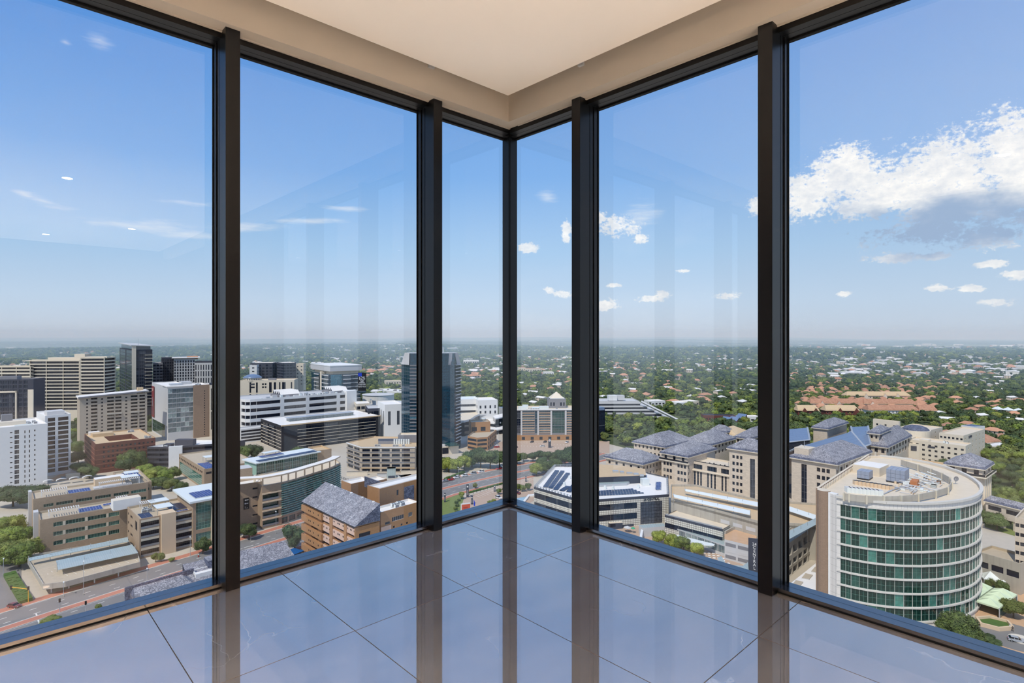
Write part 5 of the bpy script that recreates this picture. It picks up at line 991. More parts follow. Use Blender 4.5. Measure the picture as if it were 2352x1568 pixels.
for k in range(5): x = gp(1086+4*k, 990-.5*k, h); inst(ACU, 'air_conditioner', b.ob, (*x, ZG+h-.8), .3)
# wide office with a pyramid tower
n = at(1170, 482, 0); W_ = isect(n, 3, 1374); P = rect(n, 3, W_, 26); h = hat(940, 484); b = Bld('office_block', P, h, 'mid_grey', 'warm_roof', label='wide glass and brick office topped by a small pale pyramid'); u = lambda z: b.u(0, 900+z*.21259)
fl = (h-7)/9
for (x0, x1, g_, f_) in ((1312, 1392, 'glass', 3), (1546, 1574, 'glass_blue', 1), (1728, 1868, 'glass_green', 4)): b.win(0, [(u(x0), u(x1))], [(6+fl*3*k, 6+fl*3*k+fl*3-.25) for k in range(3)], 'grey_frame', g_, f_, 3, dep=.3)
for (x0, x1) in ((1408, 1542), (1588, 1716), (1886, 2020), (2040, 2200)):
    b.win(0, [(u(x0), u(x1))], [(6+fl*k+.55, 6+fl*(k+1)) for k in range(9)], 'grey_frame', 'glass_pale', 6, 1, dep=.5)
    for k in range(9): b.box('brick_course', 0, u(x0), u(x1), -.2, .35, 6+fl*k, 6+fl*k+.5, 'terra_paving')
for x0 in (1400, 1580, 1722, 1878, 2030): b.box('pier', 0, u(x0)-.7, u(x0)+.7, 0, .6, 0, h-1, 'pale_grey')
b.box('cornice', 0, -.4, W_+.4, 0, .9, h-.5, h+.3, 'white_paint').box('brick_plinth', 0, 0, W_, .1, 1.2, 0, 4.6, 'brown_brick').finish()
for k in range(9): p = b.P(0, 3+7.5*k, 1.22, 0); MB().box(0, 2.6, -.05, 0, .8, 3.2, 'dark_frame', rot=b.E(0)[4], o=(p[0], p[1], ZG)).build('plinth_opening', b.ob, b.o)
tn = at(1261, 500, 0); tw = isect(tn, 3, 1300); tb = Bld('stair_tower', rect(tn, 3, tw, tw), hat(916, 500), 'mid_grey', 'mid_grey', base=h-1.2, label='square roof tower carrying the pale pyramid', cat='tower'); tz = hat(916, 500); tb.win(0, [(1.2, 2.4), (3.6, 5.2), (tw-5.2, tw-3.6), (tw-2.4, tw-1.2)], [(h+1, tz-3)]).finish(); q = MB(); P4 = [Vector(p) for p in tb.poly]; c = sum(P4, Vector((0, 0)))/4
P4 = [c+(p-c)*.82 for p in P4]
for k in range(4): q.face([(*P4[k], ZG+tz+.3), (*P4[(k+1) % 4], ZG+tz+.3), (c.x, c.y, ZG+hat(899, 507))], 'cream')
q.prism([tuple(c+(p-c)*1.04) for p in P4], ZG+tz, ZG+tz+.5, 'white_paint'); q.build('pyramid_roof', tb.ob, tb.o)
for (x, y, w, d, hh_) in ((8, 4, 7, 5, 2.6), (20, 6, 12, 6, 1.6), (26, 4, 8, 4, 3), (12, 12, 5, 4, 3.2), (58, 6, 8, 6, 2)): b.rbox('roof_plant', x, y, w, d, hh_, 'canopy_white')
acs(b, [(18, 3), (20, 3), (22, 3), (24, 3), (40, 4), (62, 4)])
n = at(1374, 485, 0); b = Bld('office_block', rect(n, 20, isect(n, 20, 1389.5), 20), h, 'glass', 'dark_grey', label='dark glass end bay of the pyramid office right of the third mullion'); b.win(0, [(.1, b.E(0)[2]-.1)], [(1+fl*k, fl*k+fl) for k in range(8)], 'dark_frame', 'glass', 3, 1, dep=.1).finish()
q = b.rbox('roof_screen', -1, -1, 6.5, 10, 2.5, 'blue_roof')
o = sheet('pavement', ccw([gp(px, py) for px, py in ((1178, 1013), (1400, 1013), (1400, 1040), (1300, 1038), (1240, 1046), (1205, 1052), (1120, 1060), (1120, 1015))]), 'plaza', .09)
n = gp(1210, 1053); q = MB().box(0, 46, -.3, .3, 0, 2.6, 'cream', rot=.16, o=(*n, ZG)); o = q.build('retaining_wall', None, (*n, ZG)); tag(o, 'low cream retaining wall below the brick forecourt', 'wall')
n = gp(1262.5, 1028); q = MB().box(-1.1, 1.1, -.4, .4, 0, 7.4, 'dark_grey', o=(*n, ZG)); sg = q.build('sign_pillar', None, (*n, ZG)); tag(sg, 'dark pillar sign with a round teal emblem on the forecourt', 'sign')
q = MB(); c_ = (n[0], n[1]-.42, ZG+5.9)
def ring(q, c, r, y, m, n=18): q.face([(c[0]+r*math.cos(2*PI*k/n), c[1]-y, c[2]+r*math.sin(2*PI*k/n)) for k in range(n)], m)
ring(q, c_, .95, .01, 'pool_water'); ring(q, c_, .62, .03, 'white_paint'); ring(q, c_, .34, .05, 'orange_board'); q.build('emblem', sg, sg['_o'])

def block(name, lab, cat, px, py, w, d, h, m, ang, top=None): n = gp(px, py); q = MB().box(0, w, 0, d, 0, h, m, rot=math.radians(ang), o=(*n, ZG), top=top).box(-.15, w+.15, -.15, d+.15, h-.3, h, m, rot=math.radians(ang), o=(*n, ZG), top=top); return tag(q.build(name, None, (*n, ZG)), lab, cat)
o = block('service_box', 'pale grey-green service box on the walled court in front of the angular brown office', 'service box', 889, 1098, 5.2, 4, 6, 'steel_roof', 10); n = gp(890, 1098); MB().box(.4, 4.6, -.12, 0, 0, 1.5, 'dark_grey', rot=math.radians(10), o=(*n, ZG)).build('grille', o, o['_o'])
block('garden_wall', 'long cream wall with a white coping in the court below the angular brown office', 'wall', 796, 1093, 13, 1.2, 2.6, 'cream', 8, 'white_roof'); block('garden_wall', 'short cream wall left of the pale service box', 'wall', 866, 1097, 6, 1.2, 2.4, 'pale_grey', 8, 'white_roof'); block('garden_wall', 'pale wall right of the pale service box, next to the second mullion', 'wall', 921, 1092, 14, 1.5, 3.2, 'cream', 6, 'white_roof'); block('low_shed', 'low white shed roof in the court above the brown brick stair wing', 'shed', 922, 1106, 8, 6, 2.6, 'canopy_white', 30, 'white_roof')
a, c = Vector(gp(780, 1098)), Vector(gp(836, 1117)); q = MB(); n_ = 11
for k in range(n_+1): p = a+(c-a)*k/n_; q.box(-.1, .1, -.1, .1, 0, 1.5, 'dark_frame', o=(p.x, p.y, ZG))
q.bar((a.x, a.y, ZG+1.4), (c.x, c.y, ZG+1.4), .06, 'dark_frame').bar((a.x, a.y, ZG+.7), (c.x, c.y, ZG+.7), .05, 'dark_frame'); o = q.build('railing', None, (a.x, a.y, ZG)); tag(o, 'dark railing along the lane right of the curved green glass office', 'railing')
# ---------------------------------------------------------------- right-hand panes
h = 13.6; RF = [gp(*p, h) for p in ((1227, 1118.8), (1338, 1150.4), (1536, 1136), (1534, 1097), (1486, 1086), (1420, 1070), (1272.7, 1070.6))]
b = Bld('office_block', RF, h, 'white_tile', 'white_roof', para=.35, label='angular white tiled office with dark glass bands and solar panels on its white roof'); b.poly = RF
BW = [(h-5.2, h-2.4), (h-10.0, h-7.2)]
b.win(0, b.cols(0, 4, .995, .1, b.E(0)[2]-.6), BW+[(.2, h-12.4)], 'dark_frame', 'glass', 5, 1, dep=.12).win(1, b.cols(1, 4, .995, .5, b.u(1, 1463)), BW, 'dark_frame', 'glass', 4, 1, dep=.12).win(1, [(b.u(1, 1471.5), b.u(1, 1521.5))], [(.6, h-2.6)], 'dark_frame', 'glass', 8, 7, dep=.15)
for i in range(7): b.box('parapet_band', i, 0, b.E(i)[2], -.35, .18, h-.7, h+.25, 'dark_grey')
b.box('door_recess', 1, b.u(1, 1400), b.u(1, 1455), 0, .1, 0, 1.2, 'dark_grey').finish()
p = b.P(1, b.u(1, 1496.5), .1, h-1.55); txt('lettering', '24 CENTRAL', 1.6, 'black', b.ob, (p[0], p[1], ZG+h-1.55), b.E(1)[4], extrude=.12, sx=.92)
def solar_px(b, quad, h, nu, nv, su, sv, mesh=None):
    """panels spread over a roof patch whose corners are sighted at roof level: quad = near-left, near-right, far-left"""
    A, B, C_ = [Vector(gp(*p, h)) for p in quad]; e1, e2 = (B-A)/nu, (C_-A)/nv; long_ = nu == 1; d = e2 if long_ else e1; t = math.atan2(d.y, d.x)-(PI/2 if long_ else 0); ax = Vector((math.cos(t), math.sin(t))); ay = Vector((-ax.y, ax.x))
    for i in range(nu):
        for j in range(nv):
            q = A+e1*i+e2*j; o = inst(mesh or SOLAR, 'solar_panel', b.ob, (q.x, q.y, ZG+h+.3), t, (su*abs(e1.dot(ax))/2, sv*max(abs(e2.dot(ay)), .5), 1)); o.rotation_euler = (.06, 0, t)
for k, (q, n_) in enumerate((([(1247, 1119), (1258, 1121), (1275, 1081)], 9), ([(1259, 1121.5), (1269, 1124), (1288, 1082)], 9), ([(1270, 1125), (1281, 1127), (1300, 1087)], 9), ([(1284, 1127), (1294, 1130), (1300, 1117)], 3), ([(1300, 1130), (1311, 1133), (1318, 1108)], 6))): solar_px(b, q, h-.3, 1, n_, .92, .92, SOLARD)
for k in range(4): solar_px(b, [(1374, 1139-3.0*k), (1480-8*k, 1133.5-3.0*k), (1374, 1137-3.0*k)], h-.3, 16-k, 1, .9, .8, SOLARD)
solar_px(b, [(1509, 1126), (1520, 1125), (1510, 1108)], h-.3, 2, 6, .92, .92)
def roofbox(b, name, px, py, h, w, d, hgt, m, top=None, ang=0.0):
    p = gp(px, py, h); return MB().box(0, w, 0, d, 0, hgt, m, rot=math.radians(ang), o=(*p, ZG+h), top=top).build(name, b.ob, b.o)
roofbox(b, 'roof_plant', 1476.5, 1115, h-.3, 3.6, 3.4, 3.2, 'canopy_white', ang=10)
Q = [gp(*p, h) for p in ((1374, 1112), (1445, 1109), (1484, 1107), (1482, 1092), (1428, 1084), (1374, 1080))]; MB().prism(ccw(Q), ZG+h-.35, ZG+h+3.6, 'dark_grey', top='tan_roof').build('plant_enclosure', b.ob, b.o)
Q = [gp(*p, h) for p in ((1374, 1117), (1440, 1113), (1446, 1110), (1410, 1098), (1374, 1094))]; MB().prism(ccw(Q), ZG+h-.35, ZG+h+.9, 'metal', top='steel_roof').build('green_metal_roof', b.ob, b.o)
for (px, py, w, d, z_) in ((1408, 1085, 3, 2, 4), (1425, 1087, 2, 2, 4), (1440, 1089, 3, 1.5, 4), (1456, 1091, 2.5, 1.5, 4), (1470, 1094, 2, 1, 4)): roofbox(b, 'roof_duct', px, py, h+3.6, w, d, .9, 'metal')
for (px, py) in ((1296, 1113), (1308, 1098), (1408, 1122), (1466, 1119), (1390, 1121)): p = gp(px, py, h); MB().cyl(p[0], p[1], ZG+h-.3, ZG+h+1.3, .7, .6, 'canopy_white', 12).build('roof_vent', b.ob, b.o)
for i, n_ in ((6, 20), (0, 16), (5, 10), (2, 8)):
    a, d, L, nn, t = b.E(i); q = MB(); q.box(0, L, .1, .2, h+1.0, h+1.1, 'metal', rot=t, o=(a[0], a[1], ZG)); q.box(0, L, .8, .9, h+.7, h+.8, 'metal', rot=t, o=(a[0], a[1], ZG))
    for k in range(n_): q.box(L*k/n_, L*k/n_+.09, .1, .9, h-.3, h+1.05, 'metal', rot=t, o=(a[0], a[1], ZG))
    q.build('roof_rail', b.ob, b.o)
# low banded wing, its sand-coloured roof, the car park behind
h2 = 9.2; n1, n2 = gp(1527, 1182.8, h2), gp(1660, 1216, h2); L = math.hypot(n2[0]-n1[0], n2[1]-n1[1]); g_ = math.degrees(math.atan2(n2[1]-n1[1], n2[0]-n1[0]))
b = Bld('shopping_centre', rect(n1, g_, L, 19), h2, 'white_tile', 'warm_roof', para=.3, label='low white tiled mall wing with a blotched sandy roof beside the angular tiled office'); b.win(0, b.cols(0, 4, .995), [(h2-5.4, h2-3.2)], 'dark_frame', 'glass', 5, 1, dep=.1).box('parapet_band', 0, 0, L, -.3, .15, h2-.7, h2+.1, 'dark_grey').finish()
b.rbox('roof_gantry', L-3.5, 9, 3, 3, 1.2, 'metal'); b.rbox('roof_rail', .2, .4, L-.6, .12, .9, 'metal')
c1, c2 = gp(1532, 1206, 4.5), gp(1665, 1253, 4.5); L = math.hypot(c2[0]-c1[0], c2[1]-c1[1]); g_ = math.degrees(math.atan2(c2[1]-c1[1], c2[0]-c1[0])); ar = Bld('arcade', rect(c1, g_, L, 5), 4.6, 'pale_grey', 'steel_roof', para=0, label='glazed white arcade roof round the tree court below the tiled mall wing', cat='arcade'); ar.win(0, ar.cols(0, 9, .93), [(1.2, 4.2)], 'light_frame', 'glass_pale', 4, 1, dep=.1).finish()
c3 = gp(1476, 1212, 4.2); L2 = math.hypot(c1[0]-c3[0], c1[1]-c3[1]); ar2 = Bld('arcade', rect(c3, math.degrees(math.atan2(c1[1]-c3[1], c1[0]-c3[0])), L2, 4), 4.2, 'pale_grey', 'steel_roof', para=0, label='short glazed arcade wing at the dark entrance of the tiled office', cat='arcade').finish()
q = MB(); w = [gp(*p, 3.2) for p in ((1468, 1237), (1474, 1237), (1478, 1213), (1473, 1213))]; q.prism(ccw(w), ZG, ZG+3.2, 'white_paint'); o = q.build('court_wall', None, (*w[0], ZG)); tag(o, 'white end wall of the tree court', 'wall')
q = MB(); w = [gp(*p, 4.2) for p in ((1600, 1251), (1640, 1252), (1642, 1249), (1560, 1229), (1545, 1226))]; q.prism(ccw(w), ZG+3.9, ZG+4.2, 'canopy_white'); o = q.build('court_canopy', None, (*w[0], ZG)); tag(o, 'white flat canopy over the walkway behind the court trees', 'canopy')
sheet('pavement', ccw([gp(*p) for p in ((1380, 1215), (1480, 1205), (1640, 1262), (1740, 1315), (1700, 1330), (1400, 1270))]), 'plaza', .08)
hd = 13.5
DK = [gp(*p, hd) for p in ((1541, 1116), (1541, 1147), (1652, 1176), (1740, 1200), (1884, 1210), (1884, 1160), (1740, 1150), (1600, 1116))]
dk = MB().prism(ccw(DK), ZG+hd-1.2, ZG+hd-.2, 'concrete', top='tan_roof'); deck2 = dk.build('parking_deck', None, (*DK[0], ZG)); tag(deck2, 'tan rooftop parking deck with two long pale carports below the cream towers', 'parking deck')
q = MB(); pp = ccw(DK)
for i in range(len(pp)):
    a, c_ = pp[i], pp[(i+1) % len(pp)]; L = math.hypot(c_[0]-a[0], c_[1]-a[1]); q.box(0, L, 0, .3, hd-13.5, hd+.8, 'concrete', rot=math.atan2(c_[1]-a[1], c_[0]-a[0]), o=(*a, ZG))
q.build('deck_wall', deck2, deck2['_o'])
a, c_ = Vector(DK[2]), Vector(DK[3]); t = math.atan2((c_-a).y, (c_-a).x); L = (c_-a).length
for r_ in range(2):
    for k in range(3): x = a+(c_-a)*(k+.12)/3; MB().box(0, L/3*.72, -.06, .02, 0, 1.5, 'dark_grey' if r_ else 'pale_grey', rot=t, o=(x.x, x.y, ZG+hd-4.2-4.2*r_)).build('deck_opening', deck2, deck2['_o'])
carport('long pale carport roof at the back of the tan parking deck', [(1572, 1122), (1575, 1125), (1742, 1160), (1742, 1153)], hd+2.6, 'canopy_white')
carport('long pale carport roof at the front of the tan parking deck', [(1545, 1134), (1549, 1139), (1722, 1179), (1724, 1172)], hd+2.6, 'canopy_white')
carport('grey carport roof along the parking deck edge right of the last mullion', [(1806, 1222), (1808, 1237), (1884, 1196), (1884, 1184)], hd+1.8, 'steel_roof')
carport('far grey carport strip of the parking deck against the round tower', [(1806, 1160), (1806, 1168), (1884, 1194), (1886, 1186)], hd+2.0, 'canopy_white')
fa, fb = gp(1808, 1250, 12.6), gp(1888, 1194, 12.6); L = math.hypot(fb[0]-fa[0], fb[1]-fa[1]); g_ = math.degrees(math.atan2(fb[1]-fa[1], fb[0]-fa[0]))
b = Bld('parking_block', rect(fa, g_, L, 6), 12.6, 'concrete', 'concrete', para=.5, label='concrete parking block with rows of square openings right of the last mullion', cat='building'); b.win(0, b.cols(0, 7, .76), [(7.6, 10.6), (3.6, 5.8)], 'concrete', 'black', 1, 1, dep=1.2).win(0, b.cols(0, 7, .82), [(.1, 2.6)], 'concrete', 'glass_blue', 2, 1, dep=1.5).box('end_pier', 0, -6, .0, -3, .4, 0, 13.4, 'dark_grey').finish()
rf = [gp(*p, 4.0) for p in ((1812, 1342), (1884, 1285), (1930, 1290), (1930, 1330), (1870, 1362))]; q = MB().prism(ccw(rf), ZG, ZG+4.0, 'concrete', top='white_roof'); o = q.build('low_annexe', None, (*rf[0], ZG)); tag(o, 'low annexe with a pale tiled roof and three square rooflights below the round tower', 'building')
for (px, py) in ((1828, 1337), (1850, 1321), (1872, 1306)):
    x = [gp(px+dx, py+dy, 4.3) for dx, dy in ((-9, 6), (8, 9), (17, -1), (0, -5))]; MB().prism(ccw(x), ZG+4.0, ZG+4.35, 'pale_grey', top='gravel_roof').build('rooflight', o, o['_o'])
# curved ramp building, its sign pillar and the star-shaped rooflight
rp_ = [gp(*p, 8.0) for p in ((1664, 1226), (1680, 1217), (1705, 1208), (1738, 1203), (1738, 1250), (1722, 1252), (1664, 1238))]; q = MB().prism(ccw(rp_), ZG, ZG+8.0, 'pale_grey', top='terra_paving'); o = q.build('ramp_block', None, (*rp_[0], ZG)); tag(o, 'white car ramp block with a tan curved driveway left of the sign pillar', 'building')
o1 = rp_[:4]; i1 = offs(o1, -.5)
for k in range(3): MB().prism(ccw([o1[k], o1[k+1], i1[k+1], i1[k]]), ZG+8, ZG+9.2, 'concrete').build('ramp_parapet', o, o['_o'])
a, c_ = Vector(rp_[6]), Vector(rp_[5]); t = math.atan2((c_-a).y, (c_-a).x); L = (c_-a).length
for r_ in range(3):
    for k in range(2): x = a+(c_-a)*(.04+.5*k); MB().box(0, L*.42, -.06, .02, 0, 1.3, 'mid_grey' if r_ != 1 else 'pale_grey', rot=t, o=(x.x, x.y, ZG+5.6-2.4*r_)).build('louvre', o, o['_o'])
s_ = gp(1719, 1313, 2.0); s_ = (s_[0], s_[1]); hs = HG-(1236-Y0)*s_[1]/F; q = MB().box(0, 4.2, 0, .9, 0, hs, 'dark_grey', rot=-.35, o=(*s_, ZG)); sg = q.build('sign_pillar', None, (*s_, ZG)); tag(sg, 'tall dark sign pillar with white stacked lettering beside the last mullion', 'sign')
for k, ch in enumerate(('24', 'C', 'E', 'N', 'T', 'R', 'A', 'L')):
    z = hs-1.95-1.27*k; txt('lettering', ch, 1.5, 'white_paint', sg, (s_[0]+2.05*math.cos(-.35)+.06*math.sin(-.35), s_[1]+2.05*math.sin(-.35)-.06*math.cos(.35), ZG+z), -.35, extrude=.02)
w = [gp(*p, 5) for p in ((1648, 1281), (1657, 1276), (1668, 1296), (1706, 1299), (1718, 1290), (1720, 1312), (1680, 1308), (1660, 1298))]; q = MB().prism(ccw(w), ZG, ZG+5, 'white_paint', top='steel_roof'); o = q.build('star_rooflight', None, (*w[0], ZG)); tag(o, 'angular white-framed glass rooflight at the foot of the ramp block', 'rooflight')
q = MB(); w = [gp(*p) for p in ((1610, 1270), (1650, 1272), (1660, 1290), (1640, 1298))]; 
for i in range(8):
    for j in range(5):
        if (i+j) % 2: p0 = Vector(w[0])+(Vector(w[1])-Vector(w[0]))*i/8+(Vector(w[3])-Vector(w[0]))*j/5; q.box(0, 1.0, 0, 1.0, .09, .14, 'white_roof', rot=-.5, o=(p0.x, p0.y, ZG))
o = q.build('checker_paving', None, (*w[0], ZG)); o['kind'] = 'structure'
# cream stone offices with slate hips
def hip(lab, N, yb, xl, xr, ang=43, h=None, rise=4.6, dl=None, dr=None, wall='cream_stone', dx=(3, 3), rows=2, fl=3.9, wh=1.9, frac=.45, name='office_block', top=1.2, ridge=.42, gl='glass'):
    P, h = corner(N, yb, xl, xr, ang, h, dl, dr); b = Bld(name, P, h, wall, 'slate', para=0, label=lab)
    for i, k in ((0, dx[0]), (3, dx[1])):
        if k: b.win(i, b.cols(i, k, frac), [(h-top-fl*r_-wh, h-top-fl*r_) for r_ in range(rows)], 'dark_frame', gl, 2, 1, dep=.35)
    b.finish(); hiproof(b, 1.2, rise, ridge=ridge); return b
hip('low cream office under a slate hip roof nearest the tiled office', (1475.4, 1066), 1108, 1392, 1520, h=12.5, dx=(6, 5), rows=2, top=1.6, frac=.3, rise=5)
hip('cream office under a slate hip roof, furthest left of the upper row', (1527, 1027), 0, 1456, 1591, h=15.5, dx=(9, 8), rows=2, top=1.0, frac=.4, rise=6)
hip('cream office under a slate hip roof, right of the upper row', (1632, 1022), 0, 1572, 1687, h=15.5, dx=(7, 5), rows=2, frac=.4, rise=6)
P, h = corner((1579, 1049.6), 1122, 1519.4, 1643, 43); h4 = h; b = Bld('office_block', P, h, 'cream_stone', 'slate', para=0, label='cream stone office with setback top storey under a slate hip, above the parking deck')
L3 = b.E(3)[2]; b.win(3, b.cols(3, 3, .30), [(h-3.0, h-.8)], 'dark_frame', 'glass', 3, 1, dep=.5); cc = [(L3*f, L3*f+1.5) for f in (.08, .2, .32, .62, .74, .86)]
b.win(3, cc, [(h-7.0-3.9*k, h-5.0-3.9*k) for k in range(3)], 'dark_frame', 'glass_cream', 2, 2, dep=.3).box('terrace_cornice', 3, -1.2, L3+1.2, 0, 1.2, h-4.2, h-3.5, 'cream').box('terrace_rail', 3, -1, L3+1, 1.0, 1.1, h-3.5, h-2.5, 'dark_frame').win(0, [(1, 2.2)], [(h-7-3.9*k, h-5-3.9*k) for k in range(3)], dep=.3).finish(); hiproof(b, 1.1, 5.0, ridge=.3)
n = b.P(0, 6.5, 0); P = rect(pol(n, 133, 0), -46, 34, 14); b = Bld('office_block', rect(pol(n, -46, 0), -46, 30, 16), h4-3.3, 'cream_stone', 'warm_roof', label='cream stone wing with tall dark glazed slots and a tented roof terrace'); h = h4-3.3
b.win(0, b.pxcols(0, [(1593, 1598), (1601, 1605), (1608, 1612), (1624, 1628), (1632, 1636), (1640, 1644), (1657, 1661), (1665, 1669)]), [(1, h-5.6)], 'grey_frame', 'glass', 1, 5, dep=.4).win(0, b.pxcols(0, [(1592, 1613), (1624, 1646), (1656, 1674)]), [(h-4.2, h-1.4)], 'grey_frame', 'glass', 6, 1, dep=.5).box('terrace_cornice', 0, 0, 30, 0, 1.0, h-5.2, h-4.6, 'cream').finish()
b.rbox('terrace_rail', .5, .4, 28, .1, 1.3, 'dark_frame'); 
for k in range(7): b.rbox('terrace_chair', 6+2.2*k, 2.2+(k % 3), .6, .6, .9, 'dark_frame')
p = b.roofpt(24, 6, 0); q = MB(); 
for k in range(4): c0 = [(-4, -3), (4, -3), (4, 3), (-4, 3)]; a0, a1 = c0[k], c0[(k+1) % 4]; q.face([(p[0]+a0[0], p[1]+a0[1], p[2]+3), (p[0]+a1[0], p[1]+a1[1], p[2]+3), (p[0], p[1], p[2]+5)], 'beige_trim'); q.box(a0[0]-.1, a0[0]+.1, a0[1]-.1, a0[1]+.1, 0, 3, 'metal', o=p)
q.build('terrace_tent', b.ob, b.o)
n = gp(1675, 1142, 0); hT = 27.2; P = rect(n, -44.5, 17, 16); b = Bld('office_tower', P, hT, 'cream_stone', 'slate', para=0, label='cream stone tower with square windows and one dark glazed strip, left of the last mullion', cat='building')
cl = b.pxcols(0, [(1682, 1687.5), (1691, 1696.5), (1699.5, 1705)]); b.win(0, cl, [(hT-5.2-3.65*k, hT-3.4-3.65*k) for k in range(7)], 'dark_frame', 'glass', 2, 2, dep=.35).win(0, b.pxcols(0, [(1722.5, 1734)]), [(1, hT-4)], 'grey_frame', 'glass', 2, 6, dep=.4).finish(); hiproof(b, 1.2, 4.6, ridge=.2)
P, h = corner((1919.8, 1066), 1200, 1818, 1997, 40); b = Bld('office_block', P, h, 'cream_stone', 'slate', para=0, label='cream stone office with three columns of square windows behind the round tower'); L0, L3 = b.E(0)[2], b.E(3)[2]
b.win(3, b.pxcols(3, [(1876, 1884), (1887.5, 1895), (1898, 1906)]), [(h-5.0-3.7*k, h-3.0-3.7*k) for k in range(7)], 'dark_frame', 'glass', 2, 2, dep=.35).win(3, b.pxcols(3, [(1840, 1853)]), [(1, h-2.5)], 'grey_frame', 'glass', 2, 7, dep=.5)
b.win(0, [(1.2, 2.2)], [(h-5.0-3.7*k, h-3.0-3.7*k) for k in range(7)]).win(0, [(5+7*k, 8.5+7*k) for k in range(7)], [(h-13, h-2.2)], 'dark_frame', 'glass', 2, 4, dep=.6)
for k in range(8): b.box('pilaster', 0, 3+7*k, 4.2+7*k, 0, .5, 0, h-1, 'cream')
b.finish(); hiproof(b, 1.3, 5.2, ridge=.6); q = MB(); p = b.roofpt(1, L3*.62, 1.2); q.box(0, 8.5, 0, 7, -2, 3.8, 'cream_stone', rot=b.E(0)[4], o=p, top='warm_roof'); q.build('lift_housing', b.ob, b.o); x = b.roofpt(5, L3*.8, 4); MB().cyl(x[0], x[1], x[2]-2, x[2]+4.5, .2, .1, 'metal', 6).build('antenna', b.ob, b.o)
n0 = b.P(0, 8, 9); t2 = Bld('terrace', rect(b.P(0, 5, 8), 40, 26, 8.0), h-9.5, 'cream_stone', 'warm_roof', para=.8, label='cream lower terrace between the windowed office and the round tower', cat='building').finish()
# glazed atrium roofs
def gable(lab, A, B, C_, D_, h0, rise, m='blue_roof', cat='glass roof'):
    """gabled glass roof over four sighted corners (in order round the plan) at eave height h0; the ridge runs from mid A-D to mid B-C"""
    a, b_, c, d = [Vector(gp(*p, h0)) for p in (A, B, C_, D_)]; m0, m1 = (a+d)/2, (b_+c)/2; z, zr = ZG+h0, ZG+h0+rise; o_ = (*a, ZG); q = MB()
    w = lambda n: [(0, 0), (n.length, 0), (n.length, 9), (0, 9)]
    q.face([(*a, z), (*b_, z), (*m1, zr), (*m0, zr)], m, w(b_-a)); q.face([(*c, z), (*d, z), (*m0, zr), (*m1, zr)], m, w(d-c)); q.face([(*b_, z), (*c, z), (*m1, zr)], 'glass'); q.face([(*d, z), (*a, z), (*m0, zr)], 'glass'); q.prism(ccw([tuple(a), tuple(b_), tuple(c), tuple(d)]), ZG, z, 'glass', top='glass')
    ob = q.build('glass_roof', None, o_); tag(ob, lab, cat)
    for (e, f) in ((a, b_), (c, d)): q = MB().bar((*e, z), (*f, z), .35, 'metal').build('eave_beam', ob, o_)
    for (e, f) in ((a, m0), (d, m0), (b_, m1), (c, m1)): MB().bar((*e, z+.2), (*f, zr+.2), .4, 'metal').build('gable_beam', ob, o_)
    return ob
gable('big blue glass atrium roof between the cream offices', (1808, 1040), (1925, 1010), (1990, 1030), (1880, 1075), 24, 7.5)
gable('second blue glass atrium roof running left behind the last mullion', (1760, 990), (1850, 986), (1860, 1010), (1770, 1020), 22, 4.5)
gable('blue gabled glass roof end beside the dark slate wing', (1958, 1010), (1985, 998), (2000, 1020), (1972, 1030), 24, 5)
gable('small dark glass gable behind the atrium roof', (1950, 985), (1990, 984), (1998, 1000), (1960, 1002), 22, 4)
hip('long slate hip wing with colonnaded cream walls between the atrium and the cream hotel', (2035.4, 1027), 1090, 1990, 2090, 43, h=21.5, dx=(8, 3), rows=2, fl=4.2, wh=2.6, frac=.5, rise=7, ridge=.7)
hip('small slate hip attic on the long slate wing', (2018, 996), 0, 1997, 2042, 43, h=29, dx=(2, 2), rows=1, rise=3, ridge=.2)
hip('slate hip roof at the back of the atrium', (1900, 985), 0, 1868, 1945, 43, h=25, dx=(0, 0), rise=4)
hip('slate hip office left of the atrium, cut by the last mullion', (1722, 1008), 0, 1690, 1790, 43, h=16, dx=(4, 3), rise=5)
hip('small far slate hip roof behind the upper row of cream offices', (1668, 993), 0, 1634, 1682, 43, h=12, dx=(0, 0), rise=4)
b = Bld('hall', rect(gp(1690, 1000, 10), 43, 22, 20), 10, 'cream', 'tan_roof', para=0, label='hall with a brown pitched roof behind the upper row of cream offices', cat='building').finish(); hiproof(b, .8, 4, m='tan_roof', ridge=.5)
# cream hotel with a dark dome
def plain(lab, N, h, xl, xr, ang, cols0, cols3, rows, fl=3.2, wh=1.3, ww=1.3, wall='cream', roof='warm_roof', top=2.0, dl=None, dr=None, cat='hotel', name='hotel'):
    P, h = corner(N, 0, xl, xr, ang, h, dl, dr); b = Bld(name, P, h, wall, roof, label=lab, cat=cat)
    for i, k in ((0, cols0), (3, cols3)):
        if k: L = b.E(i)[2]; b.win(i, b.cols(i, k, min(.8, ww*k/L)), [(h-top-wh-fl*r_, h-top-fl*r_) for r_ in range(rows)], 'dark_frame', 'glass', 1, 1, dep=.3)
    return b.finish()
hb_ = plain('cream right end wing of the domed hotel with a dark name mark', (2213, 1000), 22, 2157, 2262, 36, 6, 6, 5); p = hb_.P(3, hb_.u(3, 2205), .1, 19.5)
p = hb_.P(0, hb_.u(0, 2228), .1, 0); MB().box(-3, 3, -.1, 0, 19.3, 20.7, 'dark_grey', rot=hb_.E(0)[4], o=(p[0], p[1], ZG)).build('name_mark', hb_.ob, hb_.o); MB().box(-2.6, -1.4, -.14, -.1, 19.6, 20.4, 'mid_grey', rot=hb_.E(0)[4], o=(p[0], p[1], ZG)).build('name_mark', hb_.ob, hb_.o)
